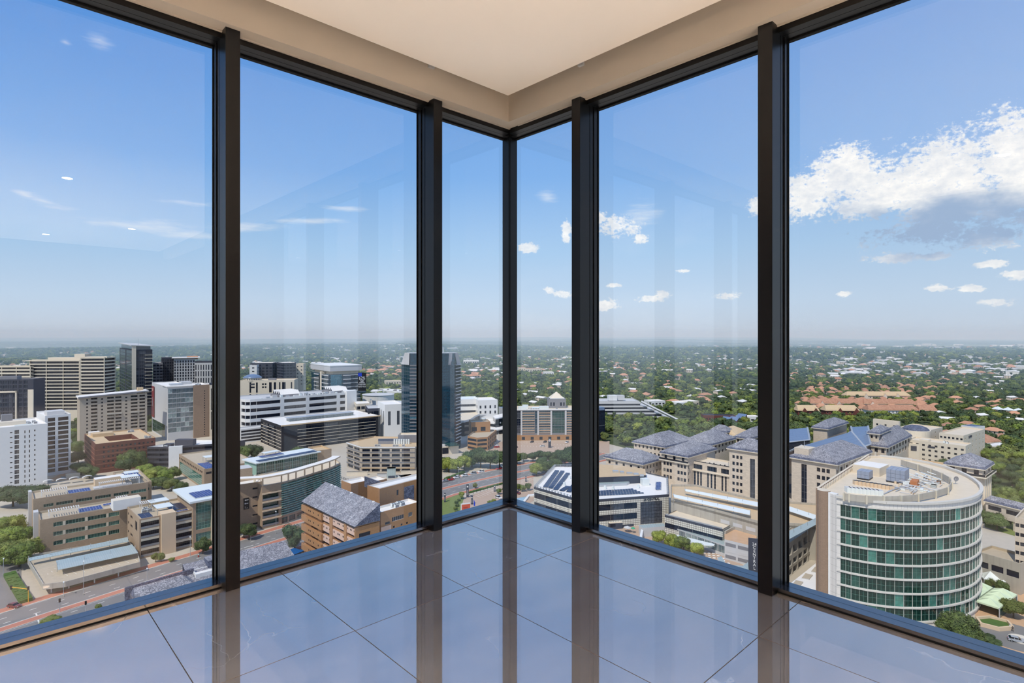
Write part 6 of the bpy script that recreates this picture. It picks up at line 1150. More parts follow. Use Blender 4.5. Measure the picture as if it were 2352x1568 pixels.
hc_ = plain('long cream front wing of the domed hotel stepping down to the right', (2218, 1024), 19.5, 2086, 2232, 40, 1, 9, 4, ww=1.5); p = hc_.P(3, hc_.E(3)[2]*.42, .1, 0); MB().box(-2, 2, -.1, 0, 15.5, 16.6, 'dark_grey', rot=hc_.E(3)[4], o=(p[0], p[1], ZG)).build('name_mark', hc_.ob, hc_.o); hc_.rbox('roof_plant', 2, 20, 6, 5, 1.5, 'cream'); acs(hc_, [(4, 10), (6, 12), (3, 30)])
plain('cream stair tower and gable at the left end of the domed hotel', (2064, 968), 27, 2005, 2068, 36, 1, 3, 3, fl=4, top=3)
plain('cream link of the domed hotel under the dome', (2120, 992), 21.5, 2050, 2165, 36, 4, 5, 2)
c = gp(2103, 986, 22); q = MB(); R_ = [(8.2, 22), (7.9, 22.7), (6.4, 23.9), (4, 24.8), (1.6, 25.2), (.05, 25.3)]
for k in range(5): q.cyl(c[0], c[1], ZG+R_[k][1], ZG+R_[k+1][1], R_[k][0], R_[k+1][0], 'slate_dark', 28)
q.cyl(c[0], c[1], ZG, ZG+22, 9, 9, 'cream', 28); o = q.build('domed_hall', None, (*c, ZG)); tag(o, 'round cream hall under a low dark blue dome in the middle of the hotel', 'building')
c = gp(2098, 1012, 17); q = MB().cyl(c[0], c[1], ZG, ZG+17, 13, 13, 'cream', 24, top='warm_roof'); 
o = q.build('round_bay', None, (*c, ZG)); tag(o, 'round cream bay with dark arched openings in front of the domed hall', 'building')
for k in range(3): t = -PI/2-.6+.45*k; MB().box(-1.6, 1.6, -.1, .1, 12.4, 15.6, 'dark_grey', rot=t+PI/2, o=(c[0]+13*math.cos(t), c[1]+13*math.sin(t), ZG)).build('opening', o, o['_o'])
plain('flat tan-roofed terrace block with railings between the slate wing and the pavilion', (2190, 1072), 17, 2072, 2200, 40, 0, 6, 2, wh=2.4, ww=4, wall='cream_stone', roof='tan_roof', cat='building', name='terrace_block')
b = hip('cream pavilion under a dark slate hip roof with terrace, right of the round tower', (2256.7, 1077), 1200, 2174, 2277, 40, h=25.6, dx=(2, 3), rows=1, top=.8, wh=2.4, fl=4, frac=.42, rise=4.2, ridge=.3, wall='cream_stone')
L0, L3 = b.E(0)[2], b.E(3)[2]; q = MB(); 
for i, L in ((0, L0), (3, L3)): a, d, LL, nn, t = b.E(i); q.box(-1.6, LL+1.6, -1.8, 0, 21.4, 22.0, 'cream', rot=t, o=(a[0], a[1], ZG)); q.box(-1.4, LL+1.4, -1.7, -1.6, 22.0, 23.0, 'dark_frame', rot=t, o=(a[0], a[1], ZG))
q.build('terrace', b.ob, b.o)
for k in range(4): a, d, LL, nn, t = b.E(0); MB().box(1+4*k, 2.2+4*k, -.9, 0, 0, 21, 'cream', rot=t, o=(a[0], a[1], ZG)).build('pilaster', b.ob, b.o)
# the round tower
hr = 38.2; CR = [(104.6, 183.2), (107.6, 180.6), (111.5, 178.3), (116, 176.6), (121, 175.7), (126.3, 175.5), (131.5, 176.1), (136.5, 177.3), (141.2, 178.9), (145.6, 181.0), (149.6, 183.6), (153.4, 186.7), (157.0, 190.4), (160.4, 194.6), (163.4, 199.3), (166.0, 204.6), (168.2, 210.4), (169.8, 216.8), (170.4, 223.6), (169.4, 230.4), (166.6, 236.6), (162.6, 241.2), (158.0, 244.2)]
PW = CR+[(153, 243.4), (102.2, 189.8)]
b = Bld('office_tower', PW, hr, 'round_white', 'warm_roof', para=1.0, label='round-fronted office tower of green mirror glass with white ring bands', cat='building'); b.poly = PW
NE = len(CR)-1; RW = [(hr-2.6-4.32*k-3.72, hr-2.6-4.32*k) for k in range(8)]
cnt = 0
for i in range(0, NE-5):
    L = b.E(i)[2]; s0 = 1.0 if i == 0 else .02; nn_ = 2
    for j in range(nn_): b.win(i, [(s0+(L-s0-.02)*j/nn_+.02, s0+(L-s0-.02)*(j+1)/nn_-.02)], RW, 'mirror_frame', 'glass_mirror', 2, 2, dep=.22, name='glass_panel')
for i in range(NE-5, NE-3): b.win(i, [(.02, b.E(i)[2]-.02)], RW, 'mirror_frame', 'glass_mirror', 4, 2, dep=.22, name='glass_panel')
for k in range(9):
    q = MB()
    for i in range(0, NE): a, d, L, nn, t = b.E(i); q.box(-.02, L+.02, -.34, 0, hr-2.5-4.32*k, hr-2.06-4.32*k, 'ring_grey', rot=t, o=(a[0], a[1], ZG))
    b.part('ring_band', q)
q = MB()
for i in range(0, NE): a, d, L, nn, t = b.E(i); q.box(-.02, L+.02, -.6, .4, hr-.55, hr+.15, 'ring_grey', rot=t, o=(a[0], a[1], ZG))
b.part('parapet_ring', q).finish()
def finwall(A, B, w, h, m, name, nb=0):
    a, c = Vector(A), Vector(B); t = math.atan2((c-a).y, (c-a).x); L = (c-a).length; MB().box(0, L, -w, 0, 0, h, m, rot=t, o=(a.x, a.y, ZG)).build(name, b.ob, b.o)
q = MB(); q.cyl(103.0, 188.0, ZG, ZG+hr+.6, 2.0, 2.0, 'brown_stone', 20, top='warm_roof'); q.build('stone_fin', b.ob, b.o)
q = MB(); e = Vector((153-102.2, 243.4-189.8)); t = math.atan2(e.y, e.x); q.box(0, e.length, -.3, .5, 0, hr+.6, 'brown_stone', rot=t, o=(102.0, 190.0, ZG), top='warm_roof'); q.build('stone_fin_wall', b.ob, b.o)
q = MB(); 
for k in range(34): q.box(1+2.1*k, 1.5+2.1*k, -.5, -.2, hr-1.4, hr+.5, 'cream', rot=t, o=(102.2, 189.8, ZG))
q.build('parapet_fins', b.ob, b.o)
MB().box(0, 2.6, -.3, 1.0, 0, hr+.3, 'white_paint', rot=math.atan2(183.2-187.0, 104.6-103.4)+.35, o=(103.6, 186.2, ZG)).build('white_pier', b.ob, b.o)
# plant enclosure on the roof
zr = ZG+hr-1.0; IN = [gp(*p, hr) for p in ((1938, 1143), (1950, 1145.5), (1990, 1150), (2030, 1151), (2070, 1150), (2110, 1146), (2150, 1138), (2178, 1129), (2187, 1117), (2183, 1106), (2165, 1096), (2140, 1086), (2110, 1076), (2070, 1064))]
for k in range(len(IN)-1):
    a, c = Vector(IN[k]), Vector(IN[k+1]); t2 = math.atan2((c-a).y, (c-a).x); L = (c-a).length
    MB().box(.06, L-.06, 0, .25, .45, 2.5, 'concrete', rot=t2, o=(a.x, a.y, zr)).build('screen_panel', b.ob, b.o); MB().box(-.2, .25, -.25, .45, 0, 2.7, 'stone_band', rot=t2, o=(a.x, a.y, zr)).build('screen_post', b.ob, b.o)
def rb(name, px, py, w, d, hgt, m, top=None, ang=46, z=0): p = gp(px, py, hr-1.0); return MB().box(0, w, 0, d, 0, hgt, m, rot=math.radians(ang), o=(*p, zr+z), top=top).build(name, b.ob, b.o)
rb('plant_room', 2020, 1095, 10, 9, 3.2, 'warm_roof', top='white_roof', ang=40)
def tank(px, py, n, m_, w, ang=44):
    p = gp(px, py, hr-1.0); q = MB()
    for i in range(n[0]):
        for j in range(n[1]):
            for k in range(n[2]): q.box(i*w+.03, i*w+w-.03, j*w+.03, j*w+w-.03, k*w+.5+.03, k*w+.5+w-.03, m_, rot=math.radians(ang), o=(*p, zr))
    q.box(0, n[0]*w, 0, n[1]*w, .2, .5, 'dark_frame', rot=math.radians(ang), o=(*p, zr)); q.build('water_tank', b.ob, b.o)
M['tank_grey'] = mat('tank_grey', S(140, 150, 168), rough=.4, var=.08)
tank(2078, 1113, (5, 4, 3), 'tank_grey', 1.4); tank(1996, 1104, (4, 3, 2), 'tank_grey', 1.3)
rb('orange_container', 2106, 1119, 4.6, 2.0, 1.9, 'rust'); rb('cream_container', 2088, 1116, 2.2, 1.8, 1.2, 'canopy_white')
for k in range(9): rb('chiller', 1946+9*k, 1131.5+.9*k, 1.5, 2.2, 1.7, 'canopy_white', top='pale_grey', ang=-8)
for k in range(10): rb('chiller', 1963+9*k, 1113+1.4*k, 1.4, 1.6, 1.4, 'beige_trim', top='dark_frame', ang=-8)
q = MB()
for k in range(16): a = gp(2030+9*k, 1133-2.0*k-(k % 3)*3, hr-.6); c = gp(2060+8*k, 1120-1.5*k, hr-.6); q.bar((*a, zr+.3+.1*(k % 3)), (*c, zr+.3+.1*(k % 3)), .11, 'metal')
for k in range(6): a = gp(2060+14*k, 1096-1.5*k, hr-.6); c = gp(2130+8*k, 1120-4*k, hr-.6); q.bar((*a, zr+1.3), (*c, zr+.8), .12, 'canopy_white')
rk = random.Random(3)
for k in range(40):
    px, py = rk.uniform(2090, 2172), rk.uniform(1098, 1136); a = gp(px, py, hr-.6); L_ = rk.uniform(2, 6); t9 = rk.choice((.75, .75, 2.3)); zz = zr+rk.uniform(.2, 1.3); q.bar((*a, zz), (a[0]+L_*math.cos(t9), a[1]+L_*math.sin(t9), zz), rk.uniform(.06, .13), rk.choice(('metal', 'canopy_white', 'pale_grey')))
q.build('pipework', b.ob, b.o)
for k in range(22): rb('roof_unit', rk.uniform(2040, 2160), rk.uniform(1094, 1136), rk.uniform(.5, 1.6), rk.uniform(.5, 1.3), rk.uniform(.4, 1.1), rk.choice(('metal', 'canopy_white', 'mid_grey', 'beige_trim'))); rb('chiller', 2150, 1122, 1.5, 1.5, 1.2, 'canopy_white'); rb('chiller', 2160, 1112, 1.2, 1.2, 1.0, 'terracotta')
p = gp(2195, 1112, hr-1); q = MB().cyl(p[0], p[1], zr, zr+2.2, .12, .12, 'metal', 8)
for k in range(14):
    a0, a1 = 2*PI*k/14, 2*PI*(k+1)/14; q.face([(p[0]+.9*math.cos(a0), p[1]-.25, zr+2.0+.9*math.sin(a0)), (p[0]+.9*math.cos(a1), p[1]-.25, zr+2.0+.9*math.sin(a1)), (p[0], p[1], zr+2.0)], 'mid_grey')
q.build('satellite_dish', b.ob, b.o)
# right edge: bridge, low block, tents, planter, roundabout
n0, n1 = gp(2264, 1150, 11), gp(2346, 1170, 11); L = math.hypot(n1[0]-n0[0], n1[1]-n0[1]); g_ = math.degrees(math.atan2(n1[1]-n0[1], n1[0]-n0[0])); b = Bld('link_bridge', rect(n0, g_, L, 5), 11, 'cream_stone', 'slate', base=4.5, para=0, label='slate-roofed link bridge with ribbon windows right of the round tower', cat='bridge'); b.win(0, [(1, L*.45), (L*.58, L-.5)], [(7.4, 9.4)], 'dark_frame', 'glass', 4, 1).finish(); hiproof(b, .7, 1.6, ridge=.9)
for f in (.1, .45, .8): p = b.P(0, L*f, -.5); MB().box(-.6, .6, 0, 2, 0, 4.6, 'cream_stone', rot=b.E(0)[4], o=(p[0], p[1], ZG)).build('bridge_pier', b.ob, b.o)
plain('cream block with a planted roof terrace cut by the right frame edge', (2400, 1200), 26, 2331, 2420, 40, 0, 6, 6, wall='cream_stone', roof='gravel_roof', cat='building', name='apartment_block', ww=1.6)
plain('low beige block with a flat gravel roof and ribbon windows right of the round tower', (2344, 1294), 11, 2240, 2380, 28, 0, 3, 1, fl=4, wh=2.2, ww=6.5, wall='concrete', roof='gravel_roof', cat='building', name='service_block', top=3.2)
def tent(lab, px, py, w, d, nx, ny, h, rise, m, ang, group=None):
    p = gp(px, py, h); o_ = (*p, ZG); r = root('marquee', o_, lab, 'marquee', group); t = math.radians(ang)
    def X(x, y, z): return (p[0]+x*math.cos(t)-y*math.sin(t), p[1]+x*math.sin(t)+y*math.cos(t), ZG+z)
    for i in range(nx):
        for j in range(ny):
            q = MB(); c4 = [(i*w, j*d), ((i+1)*w, j*d), ((i+1)*w, (j+1)*d), (i*w, (j+1)*d)]; ap = X((i+.5)*w, (j+.5)*d, h+rise)
            for k in range(4):
                a, c = c4[k], c4[(k+1) % 4]; mid = ((a[0]+c[0])/2*.7+(i+.5)*w*.3, (a[1]+c[1])/2*.7+(j+.5)*d*.3)
                q.face([X(*a, h), X(*c, h), X(*mid, h+rise*.18)], m); q.face([X(*c, h), ap, X(*mid, h+rise*.18)], m); q.face([ap, X(*a, h), X(*mid, h+rise*.18)], m); q.face([X(*a, h-.5), X(*c, h-.5), X(*c, h), X(*a, h)], m)
            q.build('tent_roof', r, o_)
    for x in (0, nx*w):
        for y in (0, ny*d): q = MB().box(-.1, .1, -.1, .1, 0, h, 'metal', o=X(x, y, 0)); q.build('post', r, o_)
    q = MB().box(.1, nx*w-.1, .1, .3, 0, h-.5, 'glass_green', rot=t, o=(p[0], p[1], ZG)); q.build('glass_side', r, o_)
    return r
tent('white peaked marquee beside the low beige block', 2260, 1329, 5.2, 5, 2, 1, 3.2, 2.2, 'canopy_white', -22)
tent('pale green marquee with four peaks, the row nearer the hexagonal planter', 2295.5, 1396, 4.2, 6.0, 4, 1, 3.6, 1.5, 'pale_green_tent', 34); q_ = gp(2295.5, 1396, 3.6); q_ = pol(q_, 124, 6.4); d_ = q_[1]
tent('pale green marquee with four peaks, the row half hidden by the round tower', CX+q_[0]/q_[1]*F, Y0+(HG-3.6)*F/q_[1], 4.2, 6.0, 4, 1, 3.6, 1.5, 'pale_green_tent', 34)
c = gp(2284, 1436); q = MB(); hx = [(c[0]+5.2*math.cos(PI/3*k+.2), c[1]+4.0*math.sin(PI/3*k+.2)) for k in range(6)]; hi = [(c[0]+4.5*math.cos(PI/3*k+.2), c[1]+3.4*math.sin(PI/3*k+.2)) for k in range(6)]
for k in range(6): q.prism(ccw([hx[k], hx[(k+1) % 6], hi[(k+1) % 6], hi[k]]), ZG, ZG+1.3, 'beige_trim')
q.prism(hi, ZG, ZG+.6, 'hedge_green'); o = q.build('planter', None, (*c, ZG)); tag(o, 'hexagonal stone planter on the brick court right of the round tower', 'planter')
sheet('pavement', ccw([gp(*p) for p in ((2240, 1340), (2420, 1340), (2420, 1520), (2240, 1480))]), 'terra_paving', .09); c = gp(2330, 1462); q = MB().cyl(c[0], c[1], ZG-.1, ZG+.13, 9.5, 9.5, 'asphalt', 28); o = q.build('road', None, (*c, ZG)); o['kind'] = 'structure'
c = gp(2345, 1470); q = MB().cyl(c[0], c[1], ZG, ZG+.45, 2.9, 2.9, 'kerb', 24); o = q.build('traffic_island', None, (*c, ZG)); o['kind'] = 'structure'
q = MB().box(0, 30, -.3, .3, 0, 2.2, 'concrete', rot=.1, o=(*gp(2262, 1300), ZG)); o = q.build('garden_wall', None, (*gp(2262, 1300), ZG)); tag(o, 'low concrete garden wall beside the low beige block', 'wall')
sheet('lawn', ccw([gp(*p) for p in ((2262, 1210), (2345, 1235), (2345, 1170), (2262, 1165))]), 'lawn', .1)
# buildings among the trees
P, h = fblock(1374, 1468, 921, 600, 2, 26); b = Bld('office_block', P, h, 'pale_grey', 'pale_grey', label='grey banded office with a raking stepped right end among the trees'); L0 = b.E(0)[2]
for k in range(5): z1 = h-1.4-3.4*k; b.box('floor_deck', 0, -1, L0+2+7.0*k, -22, 1+2.0*k, z1-1.5, z1, 'pale_grey').box('glass_band', 0, 0, L0+1+7*k, -20, .2+2*k, z1-3.4, z1-1.5, 'glass')
q = MB(); 
a, d, L, nn, t = b.E(0)
for o_ in (3,): q.bar((a[0]+d[0]*(L0+1), a[1]-o_, ZG+h), (a[0]+d[0]*(L0+38), a[1]-o_-12, ZG+1), .9, 'pale_grey')
b.part('raking_beam', q).finish(); b.rbox('roof_plant', 12, 4, 9, 8, 5.5, 'white_paint', z=.9); b.rbox('roof_plant', 22, 8, 8, 8, 5, 'pale_grey', z=.9)
simple('office_block', 'low white flat-roofed block, larger of the pair among the trees', 1560, 1584, 925, 690, 30, 18, 'white_paint', 'white_roof', 4, 2, 4, 1.6); simple('office_block', 'low cream flat-roofed block, smaller of the pair among the trees', 1584, 1606, 922, 705, 30, 16, 'cream', 'white_roof', 3, 2, 4, 1.6)
simple('office_block', 'low white house-like block left of the flat-roofed pair', 1496, 1528, 921, 700, 20, 16, 'white_paint', 'white_roof', 4, 1, 4, 1.6)
simple('school', 'long low red brick building with a dark roof among the trees', 1615, 1690, 953, 570, -8, 12, 'red_brick', 'dark_grey', 12, 1, 4, 1.8, frac=.4)
for k, (px, py) in enumerate(((1655, 962), (1672, 962), (1684, 960), (1690, 955))):
    p = gp(px, py, 7); q = MB(); q.face([(p[0], p[1], ZG+6), (p[0]+6, p[1]-7, ZG+6), (p[0]+11, p[1]-1, ZG+9), (p[0]+5, p[1]+6, ZG+9)], 'blue_roof'); q.prism(ccw([(p[0], p[1]), (p[0]+6, p[1]-7), (p[0]+11, p[1]-1), (p[0]+5, p[1]+6)]), ZG, ZG+5.9, 'red_brick'); q.face([(p[0]+6, p[1]-7, ZG+5.9), (p[0]+11, p[1]-1, ZG+5.9), (p[0]+11, p[1]-1, ZG+9)], 'red_brick'); q.face([(p[0]+11, p[1]-1, ZG+5.9), (p[0]+5, p[1]+6, ZG+5.9), (p[0]+5, p[1]+6, ZG+9), (p[0]+11, p[1]-1, ZG+9)], 'red_brick'); q.face([(p[0], p[1], ZG+5.9), (p[0]+5, p[1]+6, ZG+5.9), (p[0]+5, p[1]+6, ZG+9)], 'red_brick')
    o = q.build('classroom', None, (*p, ZG)); tag(o, 'brick classroom with tilted blue-grey roof by the long brick building, %s' % ('first of the row', 'second of the row', 'third of the row', 'last of the row')[k], 'building')
simple('office_block', 'small white house with a long white roof at the edge of the last mullion', 1712, 1745, 956, 585, 0, 10, 'white_paint', 'white_roof', 3, 1, 4, 1.6)
b = Bld('villa', rect(gp(2250, 1015, 7), 20, 24, 14), 6, 'house_wall', 'terracotta', para=0, label='villa with a red hipped roof right of the domed hotel', cat='house').finish(); hiproof(b, .8, 4, m='shingle_terra', ridge=.6)
simple('pool_house', 'pale blue tiled pavilion among the trees at the right', 2238, 2262, 980, 470, 20, 10, 'white_paint', 'blue_roof', 3, 1, 4, 2)
# ---------------------------------------------------------------- trees
def crownmesh(name, R, H, z0, nl, nq, size, leaf, seed, core=True, squash=.85):
    """leafy crown: lobes of small folded leaf clumps round a dark leafy core"""
    rd = random.Random(seed); mb = MB(); lobes = [(0, 0, z0+H*.55, R*.72)]
    for k in range(nl):
        t = 2*PI*k/nl+rd.uniform(-.3, .3); rr = R*rd.uniform(.42, .62); lobes.append((rr*math.cos(t), rr*math.sin(t), z0+H*rd.uniform(.30, .78), R*rd.uniform(.34, .50)))
    vs = [l[3]**2 for l in lobes]; tot = sum(vs)
    for i in range(nq):
        x = rd.uniform(0, tot); k = 0
        while x > vs[k]: x -= vs[k]; k += 1
        l = lobes[k]; z = rd.uniform(-.75, 1); t = rd.uniform(0, 2*PI); s = math.sqrt(1-z*z); n = Vector((s*math.cos(t), s*math.sin(t), z)); p = Vector(l[:3])+Vector((n.x, n.y, n.z*squash))*l[3]*rd.uniform(.86, 1.06)
        n = (n+Vector((rd.uniform(-.6, .6), rd.uniform(-.6, .6), rd.uniform(-.3, .7)))).normalized(); u = n.orthogonal().normalized(); u = (u*math.cos(t)+n.cross(u)*math.sin(t)); w = n.cross(u); a = size*rd.uniform(.7, 1.3)
        mb.face([p-u*a, p-w*a*.6-n*a*.15, p+u*a], leaf); mb.face([p-u*a, p+u*a, p+w*a*.6-n*a*.15], leaf)
    if core:
        for l in lobes:
            r = l[3]*.86; rings = [(-.8, .6), (-.2, .98), (.45, .88), (.9, .35)]
            for a in range(3):
                for k in range(7):
                    q = []
                    for (zz, rr), kk in ((rings[a], k), (rings[a], k+1), (rings[a+1], k+1), (rings[a+1], k)): q.append((l[0]+r*rr*math.cos(2*PI*kk/7), l[1]+r*rr*math.sin(2*PI*kk/7), l[2]+r*squash*zz))
                    mb.face(q, leaf)
            mb.face([(l[0]+r*.35*math.cos(2*PI*k/7), l[1]+r*.35*math.sin(2*PI*k/7), l[2]+r*squash*.9) for k in range(7)], leaf)
    o = mb.build(name); d = o.data; bpy.data.objects.remove(o); return d
LEAFS = ('leaf', 'leaf_deep', 'leaf_bright')
CROWN = {}
for li, lf in enumerate(LEAFS):
    for v in range(2): CROWN[(lf, v)] = crownmesh('tree', 4.5, 7.6, 1.3, 9+v, 2300, .27, lf, 11+7*li+v, squash=1.0)
TRUNK = proto(MB().cyl(0, 0, 0, 3.2, .30, .20, 'bark', 7).bar((0, 0, 2.6), (1.6, .4, 5), .12, 'bark').bar((0, 0, 2.6), (-1.2, .8, 5), .12, 'bark').bar((0, 0, 2.6), (.2, -1.5, 5.2), .12, 'bark'), 'trunk')
rt = random.Random(5); NTREE = 0
def tree(x, y, r, h, lf, lab, group=None, z=None):
    """r crown radius, h total height"""
    global NTREE; NTREE += 1; z = terr(x, y) if z is None else z
    o = bpy.data.objects.new('tree', CROWN[(lf, rt.randrange(2))]); COL.objects.link(o); o.location = (x, y, z); o['_o'] = (x, y, z); o.rotation_euler = (0, 0, rt.uniform(0, 6.28)); o.scale = (r/4.5, r/4.5*rt.uniform(.9, 1.1), h/9.2)
    tag(o, lab, 'tree', group); t = bpy.data.objects.new('trunk', TRUNK); COL.objects.link(t); t.parent = o; return o
ORD = 'first second third fourth fifth sixth seventh eighth ninth tenth eleventh twelfth'.split()
def grove(lab, group, lst, single=None):
    lst = sorted(lst, key=lambda t: t[0])
    for i, (px, py, r, h, lf) in enumerate(lst): x, y = gp(px, py); tree(x, y, r, h, LEAFS[lf], lab if len(lst) == 1 else lab+', %s from left' % ORD[i], group if len(lst) > 1 else None)
grove('broad tree of the pair under the white tower', 'pair of broad trees under the white tower', [(30, 1163, 8.5, 11, 1), (72, 1166, 8.0, 11.5, 1)])
grove('bright green tree in the clump left of the parking deck', 'clump of trees left of the parking deck', [(12, 1296, 6, 9.5, 2), (44, 1302, 6.5, 10, 2), (66, 1285, 5.5, 9, 2), (18, 1262, 6, 10, 2), (46, 1256, 5.5, 9, 2), (8, 1232, 5.5, 9, 2), (30, 1228, 5, 9, 2), (-20, 1280, 6, 10, 2)])
grove('dark tree between the white tower and the brick block', 'trees between the white tower and the brick block', [(172, 1048, 6, 12, 1), (176, 1022, 6, 12, 1), (180, 1066, 5.5, 9, 1), (186, 1090, 6.5, 8.5, 1), (205, 1098, 6, 8, 1), (170, 1003, 6, 12, 1)])
grove('tall dark green tree against the front of the brick block', 'trees in front of the brick block', [(298, 1084, 7.5, 15, 0), (318, 1080, 6, 14, 0), (285, 1088, 6, 11, 1)])
grove('yellow-green tree in the clump behind the beige office', 'yellow-green clump behind the beige office', [(330, 1094, 5.5, 8, 2), (346, 1106, 5.5, 8.5, 2), (362, 1098, 5.5, 8, 2), (380, 1108, 5, 8.5, 2), (398, 1102, 5, 9, 0), (372, 1122, 5, 7.5, 0), (395, 1126, 5, 7.5, 0), (416, 1132, 4.5, 7, 0), (352, 1122, 5, 7, 0), (470, 1058, 5, 8, 2), (455, 1056, 4, 6, 2)])
grove('small round street tree on the brick pavement left of the first mullion', None, [(466, 1272, 3.6, 6.8, 0)])
grove('tiny palm-like tree beside the parking deck ramp', 'two small trees beside the deck ramp', [(357, 1291, 1.6, 4.0, 0), (370, 1290, 1.6, 4.0, 0)]); grove('low round shrub on the verge by the beige stair tower', None, [(394, 1290, 1.3, 1.8, 0)])
grove('small tree on the road median at the bottom of the left pane', None, [(226, 1402, 1.1, 2.4, 0)]); grove('low bush at the median nose, cut by the sill', None, [(116, 1432, 3.0, 2.4, 0)])
grove('leafy tree right of the first mullion beside the brick pavement', 'pair of trees right of the first mullion', [(572, 1239, 3.6, 7.5, 0), (560, 1236, 3.4, 7, 1)]); grove('full dark tree at the left corner of the brown brick block', None, [(677, 1262, 5.0, 11, 1)])
grove('round tree in front of the dark office, next to the first mullion', 'trees in front of the dark office', [(562, 1056, 6.5, 11, 0), (585, 1053, 6.5, 11, 1)]); grove('drooping pale tree in front of the dark office corner', None, [(684, 1052, 6, 9, 0)])
grove('pale green street tree beside the parked cars', 'pale trees by the parked cars', [(1030, 1084, 6, 10, 2), (1050, 1086, 5.5, 10, 2), (1066, 1078, 5.5, 10, 2), (1022, 1078, 5, 9, 0)])
grove('big dark tree in front of the small tan office', 'dark trees in front of the tan office', [(1084, 1072, 6.5, 11, 1), (1104, 1074, 7, 12.5, 1), (1126, 1076, 7.5, 13, 1), (1147, 1074, 6.5, 12, 1), (1163, 1070, 5, 10, 1), (1095, 1062, 6, 11, 1)])
grove('tree beside the forecourt wall just right of the corner post', 'trees right of the corner post', [(1188, 1066, 4.2, 9, 0), (1203, 1060, 3.4, 7, 0)])
grove('tree in the belt between the forecourt and the tiled office', 'tree belt below the forecourt', [(1232, 1092, 5.2, 9, 0), (1254, 1086, 5, 8.5, 0), (1224, 1060, 4.5, 7, 1), (1244, 1056, 4.5, 7, 1), (1262, 1064, 5, 9, 1), (1282, 1062, 5, 9, 1), (1298, 1070, 6, 11, 1), (1276, 1078, 5, 8, 0), (1306, 1058, 5.5, 11, 1), (1318, 1072, 6, 11, 1), (1244, 1072, 4.5, 7, 1), (1266, 1078, 4.5, 7, 1)])
grove('small planted tree in the tiled office car park', 'car park trees', [(1091, 1122, 1.5, 3.6, 0), (1146, 1135, 1.7, 3.6, 0), (1158, 1131, 1.3, 3.2, 0), (1191, 1126, 2.0, 4.2, 0), (1201, 1129, 2.0, 4.2, 0), (1213, 1126, 2.2, 4.6, 0), (1060, 1146, 1.7, 4.4, 0)])
grove('rounded shrub in the line beside the orange sign board', 'shrubs beside the orange sign board', [(1048, 1156, 1.2, 1.6, 0), (1050, 1163, 1.3, 1.6, 0), (1046, 1170, 1.3, 1.6, 0), (1054, 1151, 1.1, 1.5, 0), (1049, 1177, 1.3, 1.6, 0), (1134, 1152, 1.3, 1.6, 2), (1126, 1154, 1.8, .9, 2)])
grove('court tree with light foliage beside the glazed arcade', 'four trees of the arcade court', [(1512, 1252, 3.4, 6.6, 2), (1541, 1258, 3.2, 6.4, 2), (1570, 1266, 3.4, 6.6, 2), (1600, 1279, 2.9, 6.2, 2), (1555, 1262, 2.4, 5.4, 2)])
grove('big bushy tree at the foot of the round tower, at the sill', 'bushy trees at the foot of the round tower', [(2204, 1470, 5.2, 9, 0), (2180, 1462, 3.8, 6, 0), (2232, 1478, 3.6, 5.5, 0)]); grove('conical tree at the front of the round tower', None, [(2028, 1412, 2.6, 4.6, 0)])
grove('low dark shrub between the round tower and the roundabout', 'shrubs by the roundabout', [(2262, 1478, 2.4, 2.6, 1), (2282, 1486, 2.4, 2.4, 1), (2272, 1470, 1.8, 2, 1)]); grove('leafy tree beside the pale green marquees', None, [(2328, 1420, 3.6, 6.5, 0)])
grove('small tree peeping between the white and the green marquees', 'small trees between the marquees', [(2274, 1350, 2.2, 4, 0), (2303, 1362, 2.4, 4.4, 0)]); grove('dark tree below the link bridge', 'dark trees below the link bridge', [(2290, 1218, 5, 8, 1), (2310, 1210, 5, 8, 1), (2275, 1205, 4.5, 7, 1)])
# individual trees of the near suburb, the largest in view first; the rest of the canopy is instanced
def inside(p, poly):
    c = False; n = len(poly); j = n-1
    for i in range(n):
        if (poly[i][1] > p[1]) != (poly[j][1] > p[1]) and p[0] < (poly[j][0]-poly[i][0])*(p[1]-poly[i][1])/(poly[j][1]-poly[i][1])+poly[i][0]: c = not c
        j = i
    return c
CITY = ccw([(-620, 100), (60, 60), (330, 120), (255, 225), (215, 290), (185, 345), (120, 398), (112, 430), (60, 500), (0, 560), (-40, 600), (-200, 640), (-320, 520), (-420, 470), (-560, 440)])
BND = [(sum(p[0] for p in q)/len(q), sum(p[1] for p in q)/len(q), q) for q in ALLB]; BND = [(x, y, max(math.hypot(p[0]-x, p[1]-y) for p in q)+4, q) for x, y, q in BND]
def free(x, y, m=3.5):
    for bx, by, br, q in BND:
        if abs(x-bx) < br+m and abs(y-by) < br+m:
            if inside((x, y), q): return False
            for k in range(8):
                if inside((x+m*math.cos(k*PI/4), y+m*math.sin(k*PI/4)), q): return False
    return True
HOUSES = []                                                   # (x, y, rot, kind) every house and shed of the suburbs
rh = random.Random(21)
def hspot(x, y, rot, kind, s=1.0):
    if inside((x, y), CITY) or not free(x, y, 8): return
    HOUSES.append((x, y, rot, kind, s))
for k in range(360):                                          # terracotta terraces on the right
    px, py = rh.uniform(1835, 2150), rh.uniform(884, 948); x, y = gp(px, py)
    if all((x-h[0])**2+(y-h[1])**2 > 11**2 for h in HOUSES): hspot(x, y, rh.choice((.2, 1.77))+rh.uniform(-.1, .1), 't', rh.uniform(.62, .95))
def scat(n, x0, x1, y0, y1, pt, smin, smax, md=24, big=False):
    for k in range(n):
        x, y = gp(rh.uniform(x0, x1), y0+(y1-y0)*rh.random()**.8)
        if all(abs(x-h[0]) > md or abs(y-h[1]) > md for h in HOUSES[-400:]): hspot(x, y, rh.uniform(0, 3.1), 't' if rh.random() < pt else ('s' if big else 'w'), rh.uniform(smin, smax))
